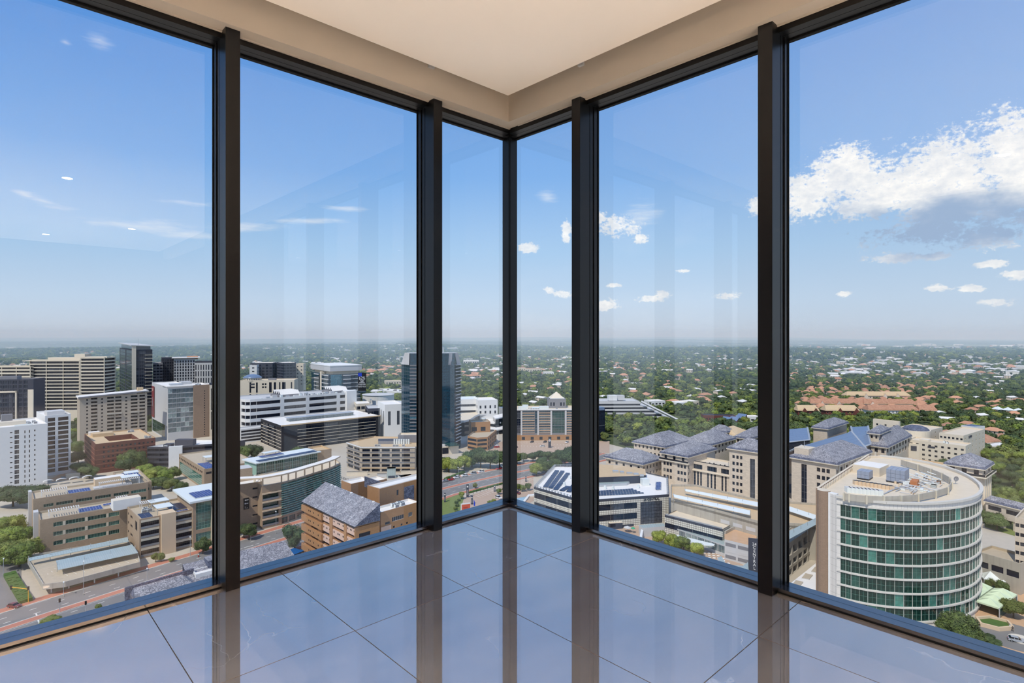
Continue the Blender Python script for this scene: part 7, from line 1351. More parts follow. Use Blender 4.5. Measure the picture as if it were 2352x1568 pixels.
scat(90, 1020, 1170, 850, 885, .7, 1, 1.6); scat(60, 830, 935, 840, 870, .8, .9, 1.4); scat(150, 1180, 1740, 850, 935, .5, .9, 1.4); scat(140, 1810, 2352, 855, 930, .6, .9, 1.3); scat(60, 2150, 2352, 930, 1040, .7, .9, 1.2)
scat(1900, 0, 2352, 800, 858, .35, .7, 1.25, 26); scat(260, 1900, 2352, 806, 864, .22, .7, 1.5, 26, True); scat(120, 540, 1330, 800, 830, .3, .8, 1.5, 40, True); scat(200, 0, 1740, 793, 806, .3, 1, 2.0, 60, True); scat(120, 1780, 2352, 792, 806, .25, 1.2, 2.4, 80, True)
ROADP = [gp(*p) for p in ((2040, 884), (2130, 862), (2230, 845), (2352, 822))]
sheet('road', ccw([(p[0]-8, p[1]-6) for p in ROADP]+[(p[0]+8, p[1]+6) for p in ROADP[::-1]]), 'pavement', 3.0, th=8)
HG_ = {}
for h in HOUSES: HG_.setdefault((int(h[0]//60), int(h[1]//60)), []).append(h)
def nearhouse(x, y):
    cx, cy = int(x//60), int(y//60)
    for i in (-1, 0, 1):
        for j in (-1, 0, 1):
            for h in HG_.get((cx+i, cy+j), ()):
                r = 9.5*h[4]*(1.6 if h[3] == 's' else 1)
                if (x-h[0])**2+(y-h[1])**2 < r*r: return True
                # keep the strip the viewer sees the house through a little lower
    return False
TREES = []
def pts(r0, r1, area, smin, smax):
    n = int(.5*2*math.radians(44)*(r1*r1-r0*r0)/area)
    for k in range(n):
        r = math.sqrt(rt.uniform(r0*r0, r1*r1)); th = math.radians(rt.uniform(-44, 44)); x, y = r*math.sin(th), r*math.cos(th)
        gap = math.sin(x*.021+1.3*math.sin(y*.013))*math.sin(y*.017+1.1*math.sin(x*.011))
        if gap > (.9 if r < 1000 else .62) or inside((x, y), CITY) or nearhouse(x, y) or (r < 1100 and not free(x, y)): continue
        TREES.append((x, y, rt.uniform(smin, smax)))
pts(300, 1000, 95, .75, 1.25); pts(1000, 2000, 190, .9, 1.5); pts(2000, 4600, 620, 1.3, 2.2)
TREES.sort(key=lambda t: t[1]-t[2]*20)
NI = 150
for (x, y, s) in TREES[:NI]: tree(x, y, 4.5*s, 8.6*s, LEAFS[(0, 1, 0, 2)[rt.randrange(4)]], 'leafy green tree in the canopy just beyond the cream offices and the hotel', 'suburb trees nearest the offices')
FAR = [crownmesh('tree_canopy', 4.5, 6.5, 1.2, 6, 330, .75, lf, 60+k) for k, lf in enumerate(LEAFS)]+[crownmesh('tree_canopy', 1.9, 12.5, .5, 3, 240, .6, 'leaf_deep', 77)]
def scatter(name, label, spots, mesh, ident):
    """one object: geometry-node copies of one canopy or house on every spot"""
    me = bpy.data.meshes.new(name); me.from_pydata([(s[0], s[1], s[2]-ZG) for s in spots], [], [])
    for nm, i in (('sc', 3), ('ro', 4)): a = me.attributes.new(nm, 'FLOAT', 'POINT'); a.data.foreach_set('value', [s[i] for s in spots])
    o = bpy.data.objects.new(name, me); o.location = (0, 0, ZG); COL.objects.link(o); o['kind'] = 'stuff'; o['label'] = label
    src = bpy.data.objects.new(name+'_model', mesh)
    ng = bpy.data.node_groups.new(name, 'GeometryNodeTree'); ng.interface.new_socket('Geometry', in_out='INPUT', socket_type='NodeSocketGeometry'); ng.interface.new_socket('Geometry', in_out='OUTPUT', socket_type='NodeSocketGeometry')
    N = ng.nodes; gi, go, ip, oi = N.new('NodeGroupInput'), N.new('NodeGroupOutput'), N.new('GeometryNodeInstanceOnPoints'), N.new('GeometryNodeObjectInfo')
    oi.inputs['Object'].default_value = src; oi.inputs['As Instance'].default_value = True
    a1, a2 = N.new('GeometryNodeInputNamedAttribute'), N.new('GeometryNodeInputNamedAttribute')
    for a, k in ((a1, 'sc'), (a2, 'ro')): a.data_type = 'FLOAT'; a.inputs['Name'].default_value = k
    cx = N.new('ShaderNodeCombineXYZ'); L = ng.links; L.new(a2.outputs['Attribute'], cx.inputs['Z'])
    L.new(gi.outputs[0], ip.inputs['Points']); L.new(oi.outputs['Geometry'], ip.inputs['Instance']); L.new(cx.outputs[0], ip.inputs['Rotation']); L.new(a1.outputs['Attribute'], ip.inputs['Scale']); L.new(ip.outputs[0], go.inputs[0])
    m = o.modifiers.new('copies', 'NODES'); m.node_group = ng; return o
for k in range(4): scatter('tree_canopy', 'far tree canopy covering the suburbs, %s' % ('mid green', 'deep green', 'bright green', 'dark conifers')[k], [(x, y, terr(x, y), s, rt.uniform(0, 6.28)) for i, (x, y, s) in enumerate(TREES[NI:]) if (0, 1, 0, 2, 1, 0, 0, 1, 3, 2, 0, 1, 1)[i % 13] == k], FAR[k], k)
# ---------------------------------------------------------------- houses and sheds
def housemesh(kind):
    b_, r_ = MB(), MB()
    if kind in 'tw':
        w, d, h, e, rs = 12, 8.5, 5.2, .6, 2.6; b_.box(-w/2, w/2, -d/2, d/2, -1, h, 'house_wall')
        for x in (-4, 0, 4):
            for y in (-d/2-.03, d/2+.03): b_.box(x-.7, x+.7, y-.02, y+.02, 1.0, 2.2, 'dark_frame').box(x-.6, x+.6, y-.02, y+.02, 3.4, 4.6, 'dark_frame')
        c4 = [(-w/2-e, -d/2-e), (w/2+e, -d/2-e), (w/2+e, d/2+e), (-w/2-e, d/2+e)]; m = 'terracotta' if kind == 't' else 'white_roof'
        if kind == 't': R0, R1 = (-w*.22, 0, h+rs), (w*.22, 0, h+rs)
        else: R0, R1 = (-w/2-e, 0, h+rs*.6), (w/2+e, 0, h+rs*.6)
        P4 = [(*p, h-.1) for p in c4]; r_.face([P4[0], P4[1], R1, R0], m); r_.face([P4[1], P4[2], R1], m); r_.face([P4[2], P4[3], R0, R1], m); r_.face([P4[3], P4[0], R0], m); r_.face(P4[::-1], m)
    else:
        b_.box(-13, 13, -8, 8, -1, 5, 'industrial_white')
        for k in range(6): b_.box(-12+4*k, -9.4+4*k, -8.06, -8, 1.0, 3.2, 'dark_frame')
        r_.face([(-13.4, -8.4, 5), (13.4, -8.4, 5), (13.4, 0, 6.4), (-13.4, 0, 6.4)], 'industrial_white'); r_.face([(-13.4, 0, 6.4), (13.4, 0, 6.4), (13.4, 8.4, 5), (-13.4, 8.4, 5)], 'industrial_white'); r_.face([(13.4, -8.4, 5), (13.4, 8.4, 5), (13.4, 0, 6.4)], 'industrial_white'); r_.face([(-13.4, 8.4, 5), (-13.4, -8.4, 5), (-13.4, 0, 6.4)], 'industrial_white')
    return b_, r_
HM = {}
for k in 'tws': b_, r_ = housemesh(k); j = MB(); j.v, j.f, j.m, j.uv, j.mats = list(b_.v), list(b_.f), list(b_.m), list(b_.uv), list(b_.mats); off = len(j.v); j.v += r_.v; j.f += [tuple(i+off for i in f) for f in r_.f]; j.m += [j.mi(r_.mats[i]) for i in r_.m]; j.uv += r_.uv; HM[k] = (proto(b_, 'house'), proto(r_, 'roof'), proto(j, 'house'))
HOUSES.sort(key=lambda h: h[1]); near_h, far_h = HOUSES[:280], HOUSES[280:]
for (x, y, rot, k, s) in near_h:
    o = bpy.data.objects.new('house' if k != 's' else 'shed', HM[k][0]); COL.objects.link(o); o.location = (x, y, terr(x, y)); o.rotation_euler = (0, 0, rot); o.scale = (s, s, 1.0); o['_o'] = tuple(o.location)
    px = CX+x/y*F
    if k == 't' and px > 1800: tag(o, 'terracotta-roofed house on the wooded slope right of the last mullion', 'house', 'terracotta houses of the right pane')
    elif k == 't': tag(o, 'terracotta-roofed house among the trees beyond the offices, left of the last mullion', 'house', 'terracotta houses beyond the offices')
    elif k == 's': tag(o, 'white shed among the distant trees', 'shed', 'white sheds of the suburbs')
    else: tag(o, 'pale-roofed house among the distant suburb trees', 'house', 'pale houses of the suburbs')
    r = bpy.data.objects.new('roof', HM[k][1]); COL.objects.link(r); r.parent = o
for k in 'tws':
    sp = [(x, y, terr(x, y)+(1.2 if kk == 's' else .6)*s, s, rot) for (x, y, rot, kk, s) in far_h if kk == k]
    if sp: scatter({'t': 'house', 'w': 'house', 's': 'shed'}[k], {'t': 'far terracotta-roofed houses of the suburbs', 'w': 'far pale-roofed houses of the suburbs', 's': 'far white warehouse sheds'}[k], sp, HM[k][2], k)
# terraces, tents and long roofs picked out in the near suburb
def gabled(lab, xl, xr, py, base, wall, roof, gables, dep=11, rise=4.2, arch=0):
    p0, p1 = gp(xl, base), gp(xr, base*1.0+.0); p1 = at(xr, p0[1]-2, 0); L = math.hypot(p1[0]-p0[0], p1[1]-p0[1]); t = math.degrees(math.atan2(p1[1]-p0[1], p1[0]-p0[0])); h = 7.5
    b = Bld('terraced_houses', rect(p0, t, L, dep), h, wall, roof, para=0, label=lab, cat='houses'); b.win(0, b.cols(0, max(4, int(L/4)), .35), [(1.2, 2.6), (4.4, 5.8)], 'light_frame', 'glass', 1, 1).finish(); hiproof(b, .8, rise, m=roof, ridge=.92, trim_='beige_trim')
    for g_ in gables:
        u = L*g_; w = 5.0; P_ = lambda uu, o, z: b.P(0, uu, o, z); q = MB(); z = ZG
        f = lambda uu, o, zz: (*b.P(0, uu, o, 0)[:2], ZG+zz)
        q.face([f(u-w/2, 1.4, 0), f(u+w/2, 1.4, 0), f(u+w/2, 1.4, 7), f(u, 1.4, 10.5), f(u-w/2, 1.4, 7)], wall); q.face([f(u-w/2, -4, 7), f(u-w/2, 1.6, 7), f(u, 1.6, 10.6), f(u, -4, 10.6)], roof); q.face([f(u+w/2, 1.6, 7), f(u+w/2, -4, 7), f(u, -4, 10.6), f(u, 1.6, 10.6)], roof); q.face([f(u-w/2, -4, 0), f(u-w/2, 1.4, 0), f(u-w/2, 1.4, 7), f(u-w/2, -4, 7)][::-1], wall); q.face([f(u+w/2, 1.4, 0), f(u+w/2, -4, 0), f(u+w/2, -4, 7), f(u+w/2, 1.4, 7)][::-1], wall); q.build('gable_front', b.ob, b.o)
    return b
gabled('red brick gabled terrace with tan roofs, left one of the two', 1833, 1880, 938, 958, 'red_brick', 'tan_roof', (.3, .85)); gabled('red brick gabled terrace with tan roofs, right one of the two', 1897, 1972, 938, 958, 'red_brick', 'tan_roof', (.42, .92))
gabled('long white arcaded building under a terracotta roof in front of the terrace rows', 1995, 2108, 940, 957, 'white_paint', 'shingle_terra', ()); gabled('long terracotta roofed terrace behind the red brick gables, upper row', 1862, 1990, 926, 940, 'house_wall', 'shingle_terra', (.2, .5)); gabled('long terracotta roofed terrace running towards the right, upper row', 1985, 2105, 927, 941, 'house_wall', 'shingle_terra', (.15,))
gabled('terracotta roofed white terrace end right of the long arcaded building', 2112, 2152, 945, 958, 'white_paint', 'shingle_terra', ())
gabled('cream terrace row with tan roofs highest on the right slope', 1945, 2090, 908, 921, 'house_wall', 'tan_roof', (.3, .6, .8))
for k in range(3): tent('white pavilion tent far off at the right frame edge, %s of three' % ('first', 'second', 'third')[k], 2292+24*k, 940+2*k, 9, 8, 1, 1, 4, 3, 'canopy_white', 10, None)
simple('apartment_block', 'cream stepped apartment block on the green slope, larger left of the third mullion', 1206, 1244, 846, 1250, 8, 20, 'cream', 'terracotta', 7, 2, 5, 2, frac=.4); simple('apartment_block', 'cream stepped apartment block on the green slope, smaller one beside it', 1192, 1207, 844, 1255, 8, 20, 'cream', 'terracotta', 3, 2, 5, 2, frac=.4); simple('apartment_block', 'pale block on the slope next to the third mullion', 1250, 1272, 854, 1150, 8, 16, 'white_paint', 'white_roof', 4, 1, 5, 2, frac=.4)
simple('office_block', 'dark glazed office with a thin white roof far off right of the third mullion', 1370, 1410, 853, 1215, 5, 25, 'dark_grey', 'white_roof', 8, 2, 5, 3.6, frac=.85); simple('warehouse', 'long low white roof right of the thin-roofed office', 1432, 1478, 863, 1180, 3, 30, 'white_paint', 'white_roof', 6, 1, 5, 2, frac=.3); simple('warehouse', 'white flat-roofed sheds beside the blue tower on the slope', 1060, 1102, 864, 1130, 10, 16, 'white_paint', 'white_roof', 8, 1, 4, 2, frac=.3)
simple('warehouse', 'long pale industrial shed on the ridge above the blue tower', 1064, 1100, 828, 1700, 4, 40, 'industrial_white', 'white_roof', 7, 1, 8, 4, frac=.5)
simple('office_block', 'cream terraced flats left of the blue tower on the slope', 886, 922, 875, 930, 20, 18, 'cream', 'warm_roof', 6, 3, 3.4, 1.6, frac=.5)
for k, (x0, x1, py) in enumerate(((1146, 1163, 911), (1178, 1254, 910), (1218, 1236, 913), (1290, 1314, 909))):
    P, h = fblock(x0, x1, py, 640, 3, 9); b = Bld('market_roof', P, 5.5, 'pale_grey', 'blue_tarp', para=0, label='long low blue roof behind the pyramid office, %s from the left' % ('first', 'second', 'third', 'fourth')[k], cat='roof').finish()
# ---------------------------------------------------------------- hedges, lawns, pool
def hedge(lab, A, B, w, h):
    a, c = Vector(A), Vector(B); t = math.atan2((c-a).y, (c-a).x); L = (c-a).length; q = MB(); rr = random.Random(int(L*10)); n = max(4, int(L/1.1))
    for k in range(n):
        for j in (-1, 0, 1): q.box(L*k/n-.1, L*(k+1)/n+.1, j*w/3-w/6-.1, j*w/3+w/6+.1, 0, h*rr.uniform(.82, 1.12), 'hedge_green', rot=t, o=(*a, ZG+.05))
    o = q.build('hedge', None, (*A, ZG)); return tag(o, lab, 'hedge')
hedge('wide clipped hedge on the street corner left of the parking deck', gp(22, 1322), gp(60, 1384), 3.2, 1.3); hedge('low hedge between the brick pavement and the car park', gp(1078, 1132), gp(1158, 1110), 1.3, .7); hedge('trimmed hedge along the pavement by the parked cars', gp(1022, 1102), gp(1066, 1086), 1.4, 1.2)
sheet('lawn', ccw([gp(*p) for p in ((1016, 1146), (1052, 1134), (1066, 1142), (1058, 1170), (1040, 1190), (1000, 1196))]), 'lawn', .1); sheet('pavement', ccw([gp(*p) for p in ((1066, 1142), (1160, 1112), (1225, 1096), (1226, 1150), (1160, 1180), (1060, 1185))]), 'plaza', .09)
sheet('pavement', ccw([gp(*p) for p in ((115, 1100), (120, 1106), (178, 1100), (172, 1084), (140, 1088))]), 'terra_paving', .1); q = MB().prism(ccw([gp(*p) for p in ((139, 1095), (143, 1101), (150, 1099), (152, 1095))]), ZG, ZG+.2, 'pool_water'); o = q.build('swimming_pool', None, (*gp(139, 1095), ZG)); tag(o, 'small turquoise swimming pool on the terracotta terrace below the white tower', 'pool')
o = Bld('pool_house', rect(gp(152, 1099), 45, 7, 3), 2.6, 'cream', 'warm_roof', para=0, label='small cream pool house beside the turquoise pool', cat='building').finish()
for k in range(4):
    c = gp(112+30*k, 1116-3.4*k, 0); q = MB(); 
    for i in range(6): a0, a1 = PI*i/6, PI*(i+1)/6; X = lambda a, w: (c[0]+w*.73-2.6*math.cos(a)*.73, c[1]+w*.68-2.6*math.cos(a)*.68+0, ZG+2.4+1.1*math.sin(a)); q.face([X(a0, 0), X(a1, 0), (X(a1, 0)[0]-2, X(a1, 0)[1]+2, X(a1, 0)[2]), (X(a0, 0)[0]-2, X(a0, 0)[1]+2, X(a0, 0)[2])][::-1], 'pale_grey')
    o = q.build('barrel_canopy', None, (*c, ZG)); tag(o, 'curved grey canopy in the row behind the beige rear wing', 'canopy', 'curved canopies behind the rear wing')
q = MB().prism(ccw([gp(*p) for p in ((1182, 1146), (1208, 1141), (1214, 1146), (1196, 1158))]), ZG, ZG+.3, 'pool_water'); o = q.build('pond', None, (*gp(1182, 1146), ZG)); tag(o, 'shallow pale blue pond beside the corner post at the tiled office', 'pond')
w = [gp(*p, .8) for p in ((1196, 1157), (1200, 1159), (1216, 1138), (1228, 1137), (1228, 1134), (1213, 1135))]; q = MB().prism(ccw(w), ZG, ZG+.8, 'white_paint'); o = q.build('pond_wall', None, (*w[0], ZG)); tag(o, 'white angled rim wall of the pale blue pond', 'wall')
# ---------------------------------------------------------------- cars, lamps, signs, people
def carmeshes(col, L=4.4, suv=False):
    hgt = 1.7 if suv else 1.42; pr = [(-L/2, .35), (-L/2, .85), (-L/2+.25, .95), (-L*.16, .98), (L*.36, .98), (L/2-.05, .92), (L/2, .35)]; b_, g_ = MB(), MB(); w = .88
    for i in range(len(pr)): a, c = pr[i], pr[(i+1) % len(pr)]; b_.face([(a[0], -w, a[1]), (a[0], w, a[1]), (c[0], w, c[1]), (c[0], -w, c[1])][::-1], col)
    b_.face([(p[0], -w, p[1]) for p in pr][::-1], col); b_.face([(p[0], w, p[1]) for p in pr], col)
    x0, x1, x2, x3 = (-L*.22, -L*.06, L*.34, L*.44); t = w-.16; b_.face([(x1, -t, hgt), (x2, -t, hgt), (x2, t, hgt), (x1, t, hgt)], col)
    for s in (-1, 1): f = [(x0, s*w*.96, .97), (x3, s*w*.96, .97), (x2, s*t, hgt), (x1, s*t, hgt)]; g_.face(f if s < 0 else f[::-1], 'black')
    g_.face([(x0, w*.96, .97), (x0, -w*.96, .97), (x1, -t, hgt), (x1, t, hgt)], 'glass'); g_.face([(x3, -w*.96, .97), (x3, w*.96, .97), (x2, t, hgt), (x2, -t, hgt)], 'glass')
    for x in (-L*.02, L*.17):
        for s in (-1, 1): g_.box(x-.05, x+.05, s*(w-.06)-.05, s*(w-.06)+.02, .97, hgt-.03, col)
    for s in (-1, 1): b_.box(-L/2-.02, -L/2+.05, s*.6-.2, s*.6+.2, .62, .8, 'white_roof'); b_.box(L/2-.05, L/2+.02, s*.65-.15, s*.65+.15, .62, .8, 'car_red')
    return proto(b_, 'body'), proto(g_, 'windows')
_w = MB(); n = 12; pw = [(.33*math.cos(2*PI*k/n), .33*math.sin(2*PI*k/n)) for k in range(n)]
for k in range(n): a, c = pw[k], pw[(k+1) % n]; _w.face([(a[0], -.1, a[1]), (c[0], -.1, c[1]), (c[0], .1, c[1]), (a[0], .1, a[1])], 'tyre')
_w.face([(p[0], -.1, p[1]) for p in pw], 'tyre'); _w.face([(p[0], .1, p[1]) for p in pw][::-1], 'tyre'); WH = proto(_w, 'wheel'); _h = MB(); _h.face([(p[0]*.55, -.11, p[1]*.55) for p in pw], 'metal'); _h.face([(p[0]*.55, .11, p[1]*.55) for p in pw][::-1], 'metal'); HB = proto(_h, 'hub_cap'); CM = {}
def car(px, py, ang, col, lab, suv=False, group=None):
    k = (col, suv); CM.setdefault(k, carmeshes(col, 4.5 if suv else 4.2, suv)); x, y = gp(px, py); o_ = (x, y, ZG+.08); o = bpy.data.objects.new('car', CM[k][0]); COL.objects.link(o); o.location = o_; o.rotation_euler = (0, 0, math.radians(ang)); tag(o, lab, 'car', group)
    g_ = bpy.data.objects.new('windows', CM[k][1]); COL.objects.link(g_); g_.parent = o
    for sx in (-1.35, 1.35):
        for sy in (-.82, .82): w = bpy.data.objects.new('wheel', WH); COL.objects.link(w); w.parent = o; w.location = (sx, sy, .33); hc = bpy.data.objects.new('hub_cap', HB); COL.objects.link(hc); hc.parent = w
car(1022, 1106, 38, 'car_silver', 'silver car parked by the kerb, cut by the second mullion'); car(1036, 1103, 38, 'car_red', 'red car parked second in the kerbside row'); car(1049, 1098, 38, 'car_white', 'white car parked behind the red car', True); car(1067, 1094, 38, 'car_white', 'white car parked in the middle of the kerbside row', True); car(1087, 1089, 38, 'car_silver', 'silver pickup-like car parked fifth in the kerbside row', True); car(1105, 1085, 38, 'car_white', 'white car furthest right of the kerbside row', True)
car(1146, 1078, 36, 'car_red', 'dark red car under the trees by the kerb'); car(1145, 1145, 130, 'car_white', 'white car in the car park just left of the corner post', True); car(1188, 1134, 140, 'car_maroon', 'dark red car in the car park right of the corner post'); car(33, 1395, 168, 'car_maroon', 'maroon car turning at the street corner bottom left'); car(2336, 1474, 150, 'car_silver', 'silver car on the roundabout at the right frame edge')
for k, (px, py, c, l) in enumerate(((1136, 1019, 'car_white', 'first white car'), (1140, 1024, 'car_white', 'second white car'), (1141, 1028, 'car_red', 'red car'))): car(px, py, 20, c, l+' in the short queue beside the tan office')
car(1182, 1022, 10, 'car_white', 'white car on the forecourt just right of the corner post'); car(1183, 1028, 10, 'car_dark', 'dark car on the forecourt just right of the corner post'); car(1246, 1026, 5, 'car_white', 'white car left of the pillar sign on the forecourt'); car(1302, 1017, 60, 'car_white', 'white car near the third mullion on the forecourt'); car(1222, 1016, 60, 'car_dark', 'dark car in the middle of the forecourt'); car(1252, 1016, 60, 'car_dark', 'dark car just behind the pillar sign')
car(1432, 993, 10, 'car_white', 'white car on the road under the trees right of the third mullion')
def lamp(px, py, h, lab, m='metal', arm=1.0, r=.09):
    x, y = gp(px, py); o_ = (x, y, ZG); rr = root('street_lamp', o_, lab, 'street lamp'); MB().cyl(x, y, ZG, ZG+h, r, r*.7, m, 8).build('pole', rr, o_); MB().box(-.25, arm, -.18, .18, h-.05, h+.12, 'canopy_white', rot=2.2, o=o_).build('lamp_head', rr, o_); MB().cyl(x, y, ZG, ZG+.5, .25, .22, 'concrete', 8).build('base', rr, o_)
for px, py, h, l in ((192, 1366, 11.5, 'tall street lamp in front of the parking deck'), (146, 1371, 5.0, 'short dark street lamp before the deck corner'), (338, 1338, 5.0, 'street lamp on the brick pavement below the deck ramp'), (437, 1276, 7.5, 'street lamp by the glazed corner of the beige office'), (634, 1226, 10, 'tall street lamp on the far pavement right of the first mullion'), (576, 1240, 4.5, 'small lamp by the trees right of the first mullion'), (1154, 1100, 8, 'street lamp left of the corner post'), (1053, 1112, 10, 'thin street lamp on the median'), (8, 1320, 6, 'lamp by the hedge at the left frame edge'), (1146, 1019, 8, 'lamp on the ramp by the tan office')): lamp(px, py, h, l)
def signal(px, py, h, lab, arm=None, m='metal'):
    x, y = gp(px, py); o_ = (x, y, ZG); rr = root('traffic_light', o_, lab, 'traffic light'); MB().cyl(x, y, ZG, ZG+h, .11, .1, m, 8).build('pole', rr, o_); MB().box(-.22, .22, -.2, .2, h-.3, h+.9, 'black', o=o_).build('signal_head', rr, o_)
    if arm: a = gp(*arm); q = MB().bar((x, y, ZG+h), (x+(a[0]-x), y+(a[1]-y), ZG+h), .09, m); q.build('arm', rr, o_); MB().box(-.25, .25, -.2, .2, h-.8, h+.5, 'black', o=(a[0], a[1], ZG)).build('signal_head', rr, o_)
signal(65, 1384, 4.6, 'yellow traffic light with a long arm at the hedge corner', (26, 1379), 'amber'); signal(137, 1406, 3.6, 'traffic light on the median nose'); signal(1157, 1112, 5, 'traffic light beside the corner post'); signal(197, 1412, 3.6, 'thin signal post on the median near the sill')
def pillar(px, py, w, h, lab, m='dark_grey'): x, y = gp(px, py); q = MB().box(-w/2, w/2, -.3, .3, 0, h, m, o=(x, y, ZG)); o = q.build('sign_pillar', None, (x, y, ZG)); tag(o, lab, 'sign'); MB().box(-w*.3, w*.3, -.33, -.3, h*.78, h*.9, 'white_paint', o=(x, y, ZG)).build('sign_panel', o, o['_o']); MB().box(-w*.3, w*.3, -.33, -.3, h*.2, h*.6, 'mid_grey', o=(x, y, ZG)).build('sign_panel', o, o['_o'])
pillar(1074, 1142, 1.3, 7.2, 'tall dark sign pillar between the lawn and the road'); pillar(1136, 1129, 1.1, 3.6, 'short dark sign pillar at the car park hedge'); pillar(1084, 1158, 1.0, 4.4, 'dark pillar with a pale cap beside the orange board'); pillar(1208, 1106, .9, 3.4, 'dark pillar at the car park entry right of the corner post'); pillar(1022, 1153, .9, 5.0, 'dark square road sign on a post by the lawn')
x, y = gp(1069, 1176); q = MB().box(-2.5, 2.5, -.4, .1, 0, 4.6, 'white_paint', rot=.45, o=(x, y, ZG)); o = q.build('sign_board', None, (x, y, ZG)); tag(o, 'orange-red board in a white frame standing on the lawn at the sill', 'sign'); MB().box(-2.1, 2.4, -.46, -.4, .1, 4.1, 'orange_board', rot=.45, o=(x, y, ZG)).build('board_face', o, o['_o']); MB().box(-1.4, 1.2, -.48, -.46, 2.4, 2.65, 'red_panel', rot=.45, o=(x, y, ZG)).box(-1.0, 1.4, -.48, -.46, 1.7, 1.95, 'red_panel', rot=.45, o=(x, y, ZG)).build('board_marks', o, o['_o'])
x, y = gp(1088, 1166); q = MB().cyl(x, y, ZG, ZG+4.2, .05, .05, 'metal', 6); o = q.build('flag', None, (x, y, ZG)); tag(o, 'blue feather flag on a pole beside the orange board', 'flag'); q = MB(); 
q.face([(x, y, ZG+1.2), (x+.75, y, ZG+.9), (x+.75, y, ZG+2.6), (x+.2, y, ZG+4.2), (x, y, ZG+4.2)], 'flag_blue'); q.face([(x, y+.04, ZG+4.2), (x+.2, y+.04, ZG+4.2), (x+.75, y+.04, ZG+2.6), (x+.75, y+.04, ZG+.9), (x, y+.04, ZG+1.2)], 'flag_blue'); q.build('cloth', o, o['_o'])
a, c = Vector(gp(1078, 1136)), Vector(gp(1158, 1112))
for k in range(11): p = a+(c-a)*k/10; o = MB().box(-.11, .11, -.11, .11, 0, 1.3, 'black').build('bollard', None, (0, 0, 0)); o.location = (p.x, p.y, ZG+.1); tag(o, 'black bollard along the car park hedge, %s from the left' % ORD[k], 'bollard', 'bollards along the car park')
q = MB(); 
for r_ in range(2):
    a, c = Vector(gp(1098, 1140) if r_ == 0 else gp(1168, 1118)), Vector(gp(1160, 1117) if r_ == 0 else gp(1220, 1100)); t = math.atan2((c-a).y, (c-a).x)
    for k in range(12): p = a+(c-a)*k/11; q.box(-.08, .08, -2.4, 2.4, .1, .13, 'road_paint', rot=t-.25, o=(p.x, p.y, ZG))
a, c = Vector(gp(1190, 1020)), Vector(gp(1370, 1030))
for r_ in range(2):
    for k in range(26): p = a+(c-a)*k/25; q.box(-.08, .08, -2, 2, .1, .13, 'road_paint', o=(p.x, p.y+14*r_-6, ZG))
o = q.build('bay_lines', road, road['_o']); o['kind'] = 'stuff'
def umbrella(px, py, lab, m='canopy_white', r=1.8): x, y = gp(px, py); rr = root('parasol', (x, y, ZG), lab, 'parasol'); MB().cyl(x, y, ZG, ZG+2.6, .05, .05, 'metal', 6).build('pole', rr, (x, y, ZG)); MB().cyl(x, y, ZG+2.2, ZG+2.9, r, .05, m, 8).build('canopy', rr, (x, y, ZG))
umbrella(1441, 1222, 'grey parasol beside the kiosk at the dark entrance', 'pale_grey'); umbrella(1437, 1242, 'pale parasol at the sill below the kiosk'); umbrella(1454, 1224, 'green parasol beside the dark entrance', 'green_sheet', 1.0)
b = Bld('kiosk', rect(gp(1400, 1216), 12, 6.5, 5), 2.8, 'dark_grey', 'warm_roof', para=0, label='small dark kiosk with a flat pale roof at the foot of the tiled office', cat='kiosk'); b.win(0, [(.4, 3)], [(1, 2.4)]).finish(); b.rbox('roof_hatch', 1, 2, .5, .5, .5, 'mid_grey'); b.rbox('roof_hatch', 4.5, 2, .5, .5, .5, 'mid_grey')
x, y = gp(456, 1279); q = MB().cyl(x, y, ZG, ZG+.9, .28, .24, 'red_panel', 8).cyl(x, y, ZG+.9, ZG+1.3, .2, .1, 'white_paint', 8); o = q.build('hydrant', None, (x, y, ZG)); tag(o, 'small red and white marker on the brick pavement by the street tree', 'marker')
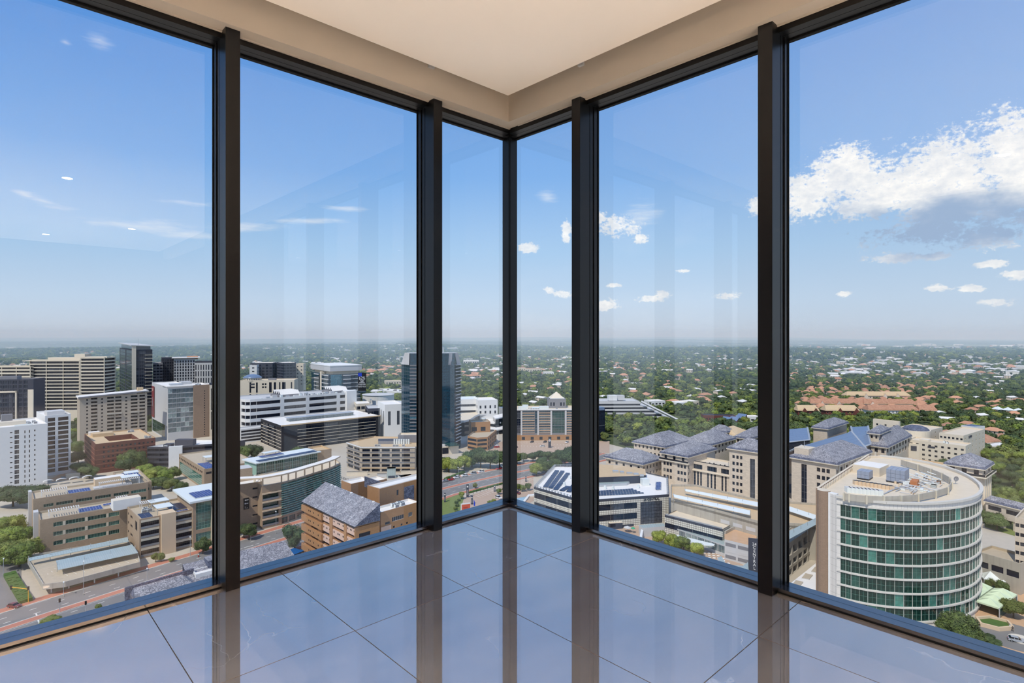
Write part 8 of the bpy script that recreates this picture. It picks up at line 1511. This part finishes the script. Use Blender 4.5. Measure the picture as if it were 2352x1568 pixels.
def person(px, py, lab, top, ang):
    """walker as one continuous skinned body"""
    x, y = gp(px, py); J = [((0, 0, .95), .16), ((0, 0, 1.2), .17), ((0, 0, 1.42), .19), ((0, 0, 1.54), .07), ((0, .01, 1.64), .105), ((0, .01, 1.74), .08), ((.1, 0, .88), .11), ((.12, -.1, .48), .075), ((.12, -.06, .08), .05), ((.12, -.2, .04), .045), ((-.1, 0, .88), .11), ((-.12, .12, .5), .075), ((-.12, .22, .1), .05), ((-.12, .1, .04), .045), ((.22, 0, 1.40), .07), ((.28, .06, 1.12), .05), ((.28, -.06, .88), .04), ((-.22, 0, 1.40), .07), ((-.28, -.06, 1.12), .05), ((-.28, -.14, .90), .04)]
    Ed = [(0, 1), (1, 2), (2, 3), (3, 4), (4, 5), (0, 6), (6, 7), (7, 8), (8, 9), (0, 10), (10, 11), (11, 12), (12, 13), (2, 14), (14, 15), (15, 16), (2, 17), (17, 18), (18, 19)]
    me = bpy.data.meshes.new('person'); me.from_pydata([j[0] for j in J], Ed, []); o = bpy.data.objects.new('person', me); COL.objects.link(o); me.materials.append(M[top]); o.modifiers.new('skin', 'SKIN')
    for v, j in zip(me.skin_vertices[0].data, J): v.radius = (j[1], j[1])
    me.skin_vertices[0].data[0].use_root = True; s = o.modifiers.new('smooth', 'SUBSURF'); s.levels = 1; s.render_levels = 1; o.location = (x, y, ZG+.12); o.rotation_euler = (0, 0, ang); tag(o, lab, 'person')
person(2319.5, 1447, 'person in pale grey clothes walking on the court left of the pair', 'pale_grey', .3); person(2326, 1451, 'person in dark brown clothes walking on the court right of the pair', 'skin_cloth', -.2)
# parapet fittings of the ceiling recess
for k, (a, b_) in enumerate(((.10, .75), (.75, .10))): p = rp(a, b_, 2.86); o = MB().box(-.02, .02, -.012, .012, 0, .02, 'metal', rot=RA+(0 if k else PI/2), o=p).build('blind_clip', None, p); tag(o, 'tiny metal blind clip in the ceiling recess on the %s side' % ('right' if k == 0 else 'left'), 'clip')

# lettering becomes plain mesh
DG = bpy.context.evaluated_depsgraph_get()
for o in TEXTS:
    me = bpy.data.meshes.new_from_object(o.evaluated_get(DG)); n = bpy.data.objects.new('lettering_mesh', me); COL.objects.link(n); n.parent = o.parent; n.matrix_local = o.matrix_local.copy()
    n.location = o.location; n.rotation_euler = o.rotation_euler; n.scale = o.scale
for o in TEXTS: bpy.data.objects.remove(o)
for o in COL.objects:
    if o.name.startswith('lettering_mesh'): o.name = o.name.replace('lettering_mesh', 'lettering')
